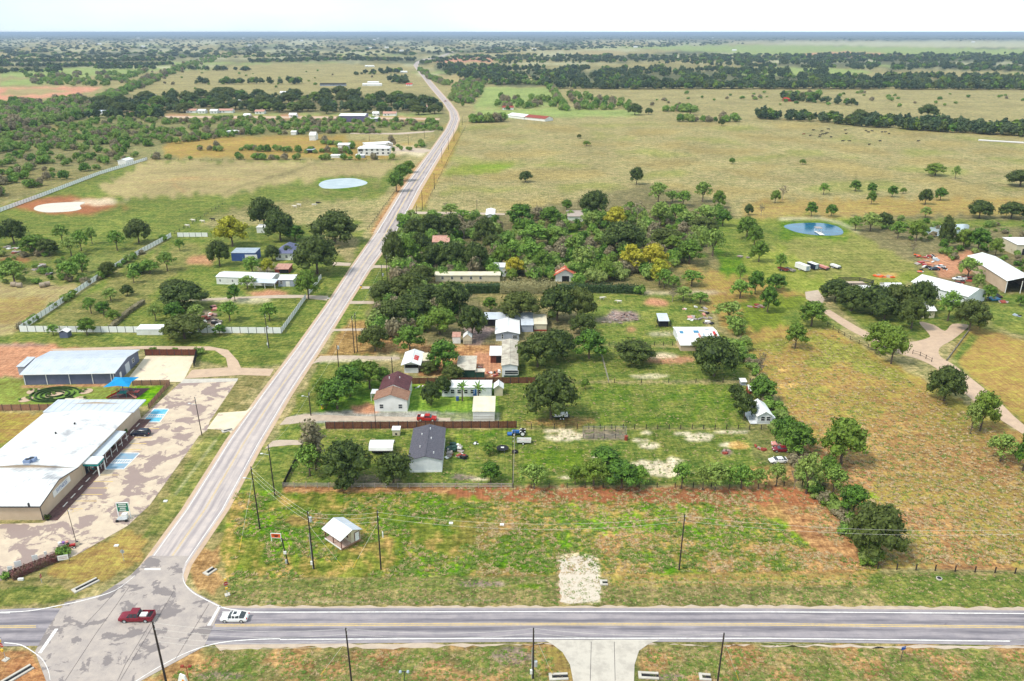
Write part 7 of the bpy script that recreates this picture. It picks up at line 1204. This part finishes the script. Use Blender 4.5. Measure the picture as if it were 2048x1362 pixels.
t = thing('banner_sign', 'white banner with lines of text in front of the dark bush', 'banner', G(128,1124), R(17)); [MB().box(x-.04,x+.04,-.04,.04,0,1.6).ob('post','darktrim',t) for x in (-1,1)]; f = MB().box(-.98,.98,-.03,.03,.5,1.6).ob('banner_cloth','carwhite',t); lt = MB(); [lt.box(-.7+k*.16,-.62+k*.16,-.04,-.031,z,z+.14) for k in range(9) for z in (.8,1.15)]; lt.ob('lettering','redwall',f)
for i, (x, y, w_, h) in enumerate(((22,1146,.8,1.3),(38,1137,1.2,1.5),(72,1124,1.0,1.4),(93,1115,.5,1.2))): t = thing('display_board', ['pale display board, leftmost behind the flower bed','largest white display board behind the flower bed','tall white display board in the middle behind the flower bed','narrow white display board, rightmost behind the flower bed'][i], 'display board', G(x,y), R(20), 'display boards behind the flower bed'); MB().box(-w_/2,w_/2,-.05,.05,.25,h+.25).ob('panel','white',t); [MB().box(s*w_*.4-.04,s*w_*.4+.04,-.05,.05,0,.25).ob('leg','steel',t) for s in (-1,1)]
t = thing('tricycle', 'red garden tractor with pale wheels at the car park corner', 'garden tractor', G(142,1096), R(20)); MB().box(-.8,.9,-.25,.25,.45,.85).ob('body','red',t); MB().box(-.6,-.2,-.2,.2,.9,1.2).ob('seat','black',t); [wheel(t,x,s*.5,r_,.18,'trim') for x, r_ in ((-.6,.42),(.7,.3)) for s in (-1,1)]
t = thing('flower_stand', 'violet and white flower stand behind the dark bush', 'flower stand', G(128,1092), R(15)); MB().box(-1,1,-.4,.4,0,.6).ob('table','oldwood',t); [MB().tube((x,0,.6),(x,0,1.0),.22,.3,n=8).ob('flower_pot',m_,t) for x, m_ in ((-.7,'carwhite'),(0,paint('violet_flowers',(.25,.12,.4))),(.7,'pinksheet'))]
t = thing('corner_pot', 'cream square planter at the foot of the thin lamp pole', 'planter', G(155,1090), 0); MB().box(-.35,.35,-.35,.35,0,.8).ob('pot','creamwall',t); MB().box(-.28,.28,-.28,.28,.75,.82).ob('soil','dark',t)
t = thing('white_box', 'small white utility box on the left verge', 'utility box', G(42,1160)); MB().box(-.5,.5,-.2,.2,0,.35).ob('box','white',t); MB().box(-.52,.52,-.22,.22,.35,.4).ob('lid','white',t)
# culverts
def culvert(x, y, rz, L, label, open_=True):
    t = thing('culvert_headwall', label, 'culvert', G(x, y), R(rz), 'concrete culvert ends'); MB().box(-L/2,L/2,-.75,-.35,0,.22).ob('side_wall','concrete',t); MB().box(-L/2,L/2,.35,.75,0,.22).ob('side_wall','concrete',t); MB().box(-L/2-.5,-L/2,-.75,.75,0,.25).ob('apron','concrete',t); MB().box(-L/2,L/2,-.35,.35,.03,.06).ob('opening','dark',t)
culvert(174,1170,52,4.2,'sloped concrete culvert end on the left verge of the junction'); culvert(36,1350,55,4.5,'concrete culvert end at the lower left corner'); culvert(422,1142,60,1.8,'small concrete culvert end right of the farm road'); culvert(1120,1354,3,2.6,'concrete culvert end left of the white driveway'); culvert(1300,1352,-4,2.8,'concrete culvert end right of the white driveway'); culvert(456,861,35,2.2,'white culvert end at the shop car park exit'); culvert(1413,1355,-5,1.4,'farthest right small culvert end below the highway'); culvert(1210,1166,0,1.0,'tiny culvert end beside the crushed rock patch')
t = thing('manhole_ring', 'round concrete manhole ring on the right highway verge', 'manhole', G(1878,1158)); MB().tube((0,0,0),(0,0,.25),.55,n=16).ob('ring','concrete',t); MB().tube((0,0,.26),(0,0,.28),.4,n=14).ob('lid','dark',t)
for x, y, lb in ((902,1047,'small white cover in the middle of the front field, left one'),(1004,1050,'small white cover in the middle of the front field, right one'),(233,1092,'white slab on the left verge above the stop sign'),(331,1003,'pale utility cover beside the farm road ditch'),(657,597,'white rock beside the left lane entrance'),(812,441,'white stone at the farm road edge by the oaks')): t = thing('utility_cover', lb, 'cover', G(x,y)); MB().box(-.42,.42,-.32,.32,0,.22).ob('body','white',t); MB().box(-.3,.3,-.2,.2,.22,.26).ob('lid','trim',t)
t = thing('pedestal', 'white gas marker post beside the right cabin pole', 'marker post', G(766,1075)); MB().tube((0,0,0),(0,0,1.3),.12,n=8).ob('post','white',t); MB().tube((0,0,1.3),(0,0,1.5),.16,.05,n=8).ob('cap','white',t)
for x, y, lb, mt in ((645,817,'yellow road bin with blue lid by the gravel lane','yellow'),(722,576,'yellow bin at the farm road edge','yellow'),(915,801,'blue barrel in front of the palm mobile home','cobalt'),(1252,880,'brown barrel beside the mesh pen','redwall'),(1187,931,'white tank behind the front yard tree','white')):
    t = thing('barrel', lb, 'barrel', G(x,y)); MB().tube((0,0,0),(0,0,1.1),.42,n=12).ob('drum',mt,t); MB().tube((0,0,1.1),(0,0,1.18),.45,n=12).ob('lid','cobalt' if mt == 'yellow' else mt,t)
# yard things
t = thing('trampoline', 'round dark trampoline right of the small front yard tree', 'trampoline', G(1005,901)); MB().tube((0,0,.75),(0,0,.8),1.55,n=20).ob('mat','dark',t); [MB().tube((1.4*cos(a),1.4*sin(a),0),(1.4*cos(a),1.4*sin(a),.75),.04).ob('leg','steel',t) for a in (0.4,2,3.5,5.1)]; MB().box(-.4,.4,-.25,.25,.82,.95).ob('white_bundle','white',t)
t = thing('discarded_tyre', 'dark tyre lying right of the pale mesh fence', 'tyre', G(1030,905)); b = MB(); n = 16  # a discarded tyre lying flat, modelled as a tread ring with a hub
for i in range(n):
    a, c = 2*pi*i/n, 2*pi*(i+1)/n
    b.add([(r_*cos(q),r_*sin(q),z) for q in (a,c) for r_, z in ((.4,.05),(.75,.05),(.8,.3),(.7,.5),(.42,.5))],[(j,(j+1)%5,5+(j+1)%5,5+j) for j in range(5)])
b.ob('tread','black',t); MB().tube((0,0,.1),(0,0,.2),.38,n=12).ob('hub','steel',t)
def junk(name, label, cat, pts, n, s, mats, zmax=.8, group=None):
    P_ = [G(*p) for p in pts]; c = P_[0]; t = thing(name, label, cat, c)
    for i in range(n):
        a, b_ = random.choice(P_), random.choice(P_); p = a.lerp(b_, random.random())-c; d = Vector([random.uniform(.3,1)*s, random.uniform(.2,.8)*s, random.uniform(.08,.5)*min(s,1.4)]); z = random.uniform(0, zmax)*.5
        m = Matrix.Translation((p.x+random.uniform(-.5,.5), p.y+random.uniform(-.5,.5), z+d.z/2)) @ Matrix.Rotation(random.uniform(0,3.1),4,'Z') @ Matrix.Rotation(random.uniform(-.3,.3),4,'X'); MB().box(-d.x,d.x,-d.y,d.y,-d.z/2,d.z/2,m).ob('scrap_piece', random.choice(mats), t)
    return t
junk('porch_clutter','cluttered green-covered deck with furniture beside the charcoal-roofed house','clutter',[(897,915),(925,918),(903,890),(922,900)],26,1.0,['greenwall','white','redwall','dark','greenwall','oldwood'],1.4); junk('sheet_metal_pile','scattered white metal sheets and timber behind the patchwork shed','scrap pile',[(1368,618),(1408,640),(1425,650),(1380,640),(1410,615)],24,1.15,['white','oldwood','oldwood','dark','pinksheet'],.5)
junk('brush_pile','big pile of cut brush in the paddock','brush pile',[(1230,642),(1272,640),(1250,630),(1262,628)],60,.55,['tree_stack','oldwood','tree_stack'],1.6); junk('brush_pile','long low strip of dead brush left of the big brush pile','brush pile',[(1205,645),(1240,646),(1225,626)],26,.5,['tree_stack','oldwood'],.4); junk('scrap_yard','dark scrap heap at the right end of the left homestead','scrap pile',[(385,640),(440,650),(420,632),(400,656),(425,615)],34,1.3,['dark','white','oldwood','pinksheet','redwall','tree_stack'],.8); junk('scrap_yard','scrap and timber in front of the low red shed','scrap pile',[(548,568),(575,560),(560,552)],16,1.2,['oldwood','white','redwall'],.6)
junk('scrap_yard','dark scrap under the trees of the upper left scrub','scrap pile',[(70,540),(100,550),(85,530),(100,540)],20,1.4,['dark','oldwood','tree_stack','white'],.7); junk('scrap_yard','reddish scrap and white sheets left of the dark oak','scrap pile',[(14,495),(50,500),(30,506)],14,1.5,['white','redwall','oldwood'],.5); junk('vehicle_graveyard','row of junk and vehicles in front of the ranch pond','scrap pile',[(1832,512),(1870,520),(1850,535),(1890,540),(1840,545)],34,1.6,['white','dark','red','greysheet','oldwood','orange'],.8); junk('vehicle_graveyard','heap of brown timber and steel between ranch barn and hay barn','scrap pile',[(1895,570),(1930,555),(1950,560),(1920,585)],26,1.6,['redwall','dark','oldwood','white'],.8); junk('timber_stack','stack of dark timber and blue sheets below the hay barn','timber stack',[(1985,600),(2010,606),(1998,594)],14,2.0,['dark','bluesheet','oldwood','redwall'],.8)
junk('red_brush','low heap of reddish logs under the field trees','log pile',[(1500,614),(1525,616),(1512,610)],14,1.0,['redwall','tree_stack'],.5); junk('yard_debris','reddish debris on the dirt beside the weathered trailer','debris',[(975,745),(990,752),(960,735),(1000,745)],20,.7,['pinksheet','redwall','white','dark'],.4); junk('garden_debris','pots and chairs behind the brown roofed house','debris',[(830,775),(845,772),(850,778)],9,.4,['white','redwall','dark'],.4); junk('white_ornaments','two white garden ornaments under the front yard oaks','ornament',[(716,972),(724,974)],4,.22,['white'],.6); junk('yard_bench','white garden bench pieces on the lawn','bench',[(948,886),(954,888)],5,.5,['white','darktrim'],.5)
junk('small_wreck','brown wreck and boards right of the sand patches','scrap pile',[(1450,906),(1456,902)],6,.7,['tree_stack','redwall'],.4); junk('ditch_boards','brown boards at the far edge of the front yard','scrap pile',[(1512,892),(1525,899)],5,.9,['redwall','oldwood'],.3); junk('shop_lean_clutter','dark clutter under the open carport behind the shop','clutter',[(4,944),(30,948),(50,945)],14,.9,['dark','oldwood','white'],1.2); junk('entrance_clutter','benches, bins and a white machine beside the shop entrance','clutter',[(176,934),(190,925),(186,940)],12,.55,['redwall','white','dark','teal'],.9)
junk('blue_tarp','dark tyre and tarp lying on the ranch lawn','tarp',[(2032,631),(2036,632)],3,1.2,['dark','greysheet'],.4); junk('fallen_branches','fallen pale branches in the green glade','branches',[(1478,514),(1495,516)],8,1.3,['tree_stack','oldwood'],.4); junk('orange_hay','small orange stack behind the riding pen','hay',[(1755,553),(1785,555)],12,1.4,['orange','hay'],.4)
# cattle
def cow(x, y, rz, mat, label, group, s=1.0):
    t = thing('cow', label, 'cow', G(x, y), rz, group); t.scale = (s, s, s); b = MB()
    secs = [(-1.0,.16,1.05,1.35),(-.85,.30,.72,1.42),(-.3,.36,.62,1.38),(.35,.35,.62,1.40),(.75,.27,.75,1.42),(1.05,.15,.95,1.42),(1.35,.12,.95,1.32),(1.55,.13,.85,1.22),(1.8,.07,.82,1.02)]; vs = []; n = 8
    for X, w_, z0, z1 in secs:
        for i in range(n): a = 2*pi*i/n; vs.append((X, w_*cos(a), (z0+z1)/2+(z1-z0)/2*sin(a)))
    fs = [(k*n+i, (k+1)*n+i, (k+1)*n+(i+1) % n, k*n+(i+1) % n) for k in range(len(secs)-1) for i in range(n)]+[tuple(range(n)), tuple(range(len(secs)*n-1, (len(secs)-1)*n-1, -1))]; b.add(vs, fs)
    for X, k in ((-.75,.08),(.62,0)):
        for sy in (-.2,.2): b.tube((X,sy,.9),(X-k,sy,.48),.11,.07,6).tube((X-k,sy,.48),(X,sy,0),.065,.055,6)
    b.tube((-1.0,0,1.3),(-1.12,0,.6),.03,.02,4)
    for sy in (-1,1): b.add([(1.45,sy*.1,1.2),(1.4,sy*.3,1.22),(1.5,sy*.28,1.12)],[(0,1,2)])
    b.ob('body', mat, t, True); return t
ORD = ['first','second','third','fourth','fifth','sixth','seventh','eighth','ninth','tenth','eleventh','twelfth','thirteenth','fourteenth','fifteenth','sixteenth','seventeenth','eighteenth','nineteenth','twentieth','twenty-first','twenty-second','twenty-third','twenty-fourth','twenty-fifth']
HERD = sorted([(1620,273),(1626,262),(1643,264),(1645,270),(1649,270),(1657,260),(1653,268),(1662,276),(1690,262),(1692,269),(1639,275),(1640,272),(1685,284),(1699,284),(1732,263),(1737,266),(1744,264),(1738,291),(1760,284),(1764,266),(1770,266),(1778,269),(1836,284)]); 
c0 = cow(*HERD[0], .3, 'blackhide', 'black cow, first from the left of the herd in the far right pasture', 'black cattle herd in the far right pasture', 1.25)
for i, (x, y) in enumerate(HERD[1:]): dup(c0, G(x, y), random.choice((0, pi))+random.uniform(-.5, .5), f'black cow, {ORD[i+1]} from the left of the herd in the far right pasture', None)
cow(1607,270,.2,'brownhide','red-brown cow left of the black herd','black cattle herd in the far right pasture',1.25)
for x, y, m_, lb in ((599,413,'whitehide','white cow in the left pasture, nearest the big oak group'),(590,416,'whitehide','small white calf left of the white cow'),(628,413,'whitehide','white calf below the black cow'),(636,409,'blackhide','black cow in the left pasture'),(387,444,'whitehide','pale cow beside the short white fence'),(376,455,'whitehide','cream cow at the slanting wire fence'),(426,442,'blackhide','black cow left of the yellow tree'),(406,446,'whitehide','pale calf between the two fence cows'),(1238,607,'whitehide','white goat in the paddock, right one'),(1204,600,'whitehide','white goat in the paddock, left one')): cow(x, y, random.choice((0.2, 2.9)), m_, lb, 'livestock', 1.0 if x > 1000 else 1.2)
# ------------------------------------------------------------------ describe every tree by what it stands beside
POS = {}
LMS = [l for l in LM]
from collections import defaultdict
grp = defaultdict(list)
for t, x, y, g, kind, w_, yt in TOBJ:
    best = None
    for nm, lx, ly in LMS:
        d = hypot(g.x-lx, (g.y-ly)*.8)
        if best is None or d < best[0]: best = (d, nm, lx, ly)
    d, nm, lx, ly = best; dx, dy = g.x-lx, g.y-ly
    rel = ('right of' if dx > 0 else 'left of') if abs(dx) > abs(dy)*.7 else ('behind' if dy > 0 else 'in front of'); grp[(kind, rel, nm)].append((d, t, y-yt))
SEQ = ['nearest','second nearest','third nearest','fourth nearest','fifth nearest','sixth nearest','seventh nearest','eighth nearest','ninth nearest','tenth nearest','eleventh nearest','twelfth nearest']+['%dth nearest' % k for k in range(13, 60)]
for (kind, rel, nm), L_ in grp.items():
    L_.sort(key=lambda q: q[0])
    for i, (d, t, s) in enumerate(L_): t['label'] = (PH[kind][0] if len(L_) == 1 else f'{SEQ[i]} {PH[kind][0]}')+f' {rel} {nm}'
# ------------------------------------------------------------------ the air
hz = MB().box(-110000, 110000, -600, 80000, -1.2, 101).mesh('haze', None)
hm = bpy.data.materials.new('haze_air'); hm.use_nodes = True; t = hm.node_tree; t.nodes.clear(); pv = N(t, 'ShaderNodeVolumePrincipled'); pv.inputs['Color'].default_value = (.50, .64, .84, 1); pv.inputs['Density'].default_value = 0.00007; ou = N(t, 'ShaderNodeOutputMaterial'); t.links.new(pv.outputs[0], ou.inputs['Volume'])
hz.materials.append(hm); tag(link('haze', hz), 'thin pale haze over the whole countryside', 'haze', None, 'stuff')
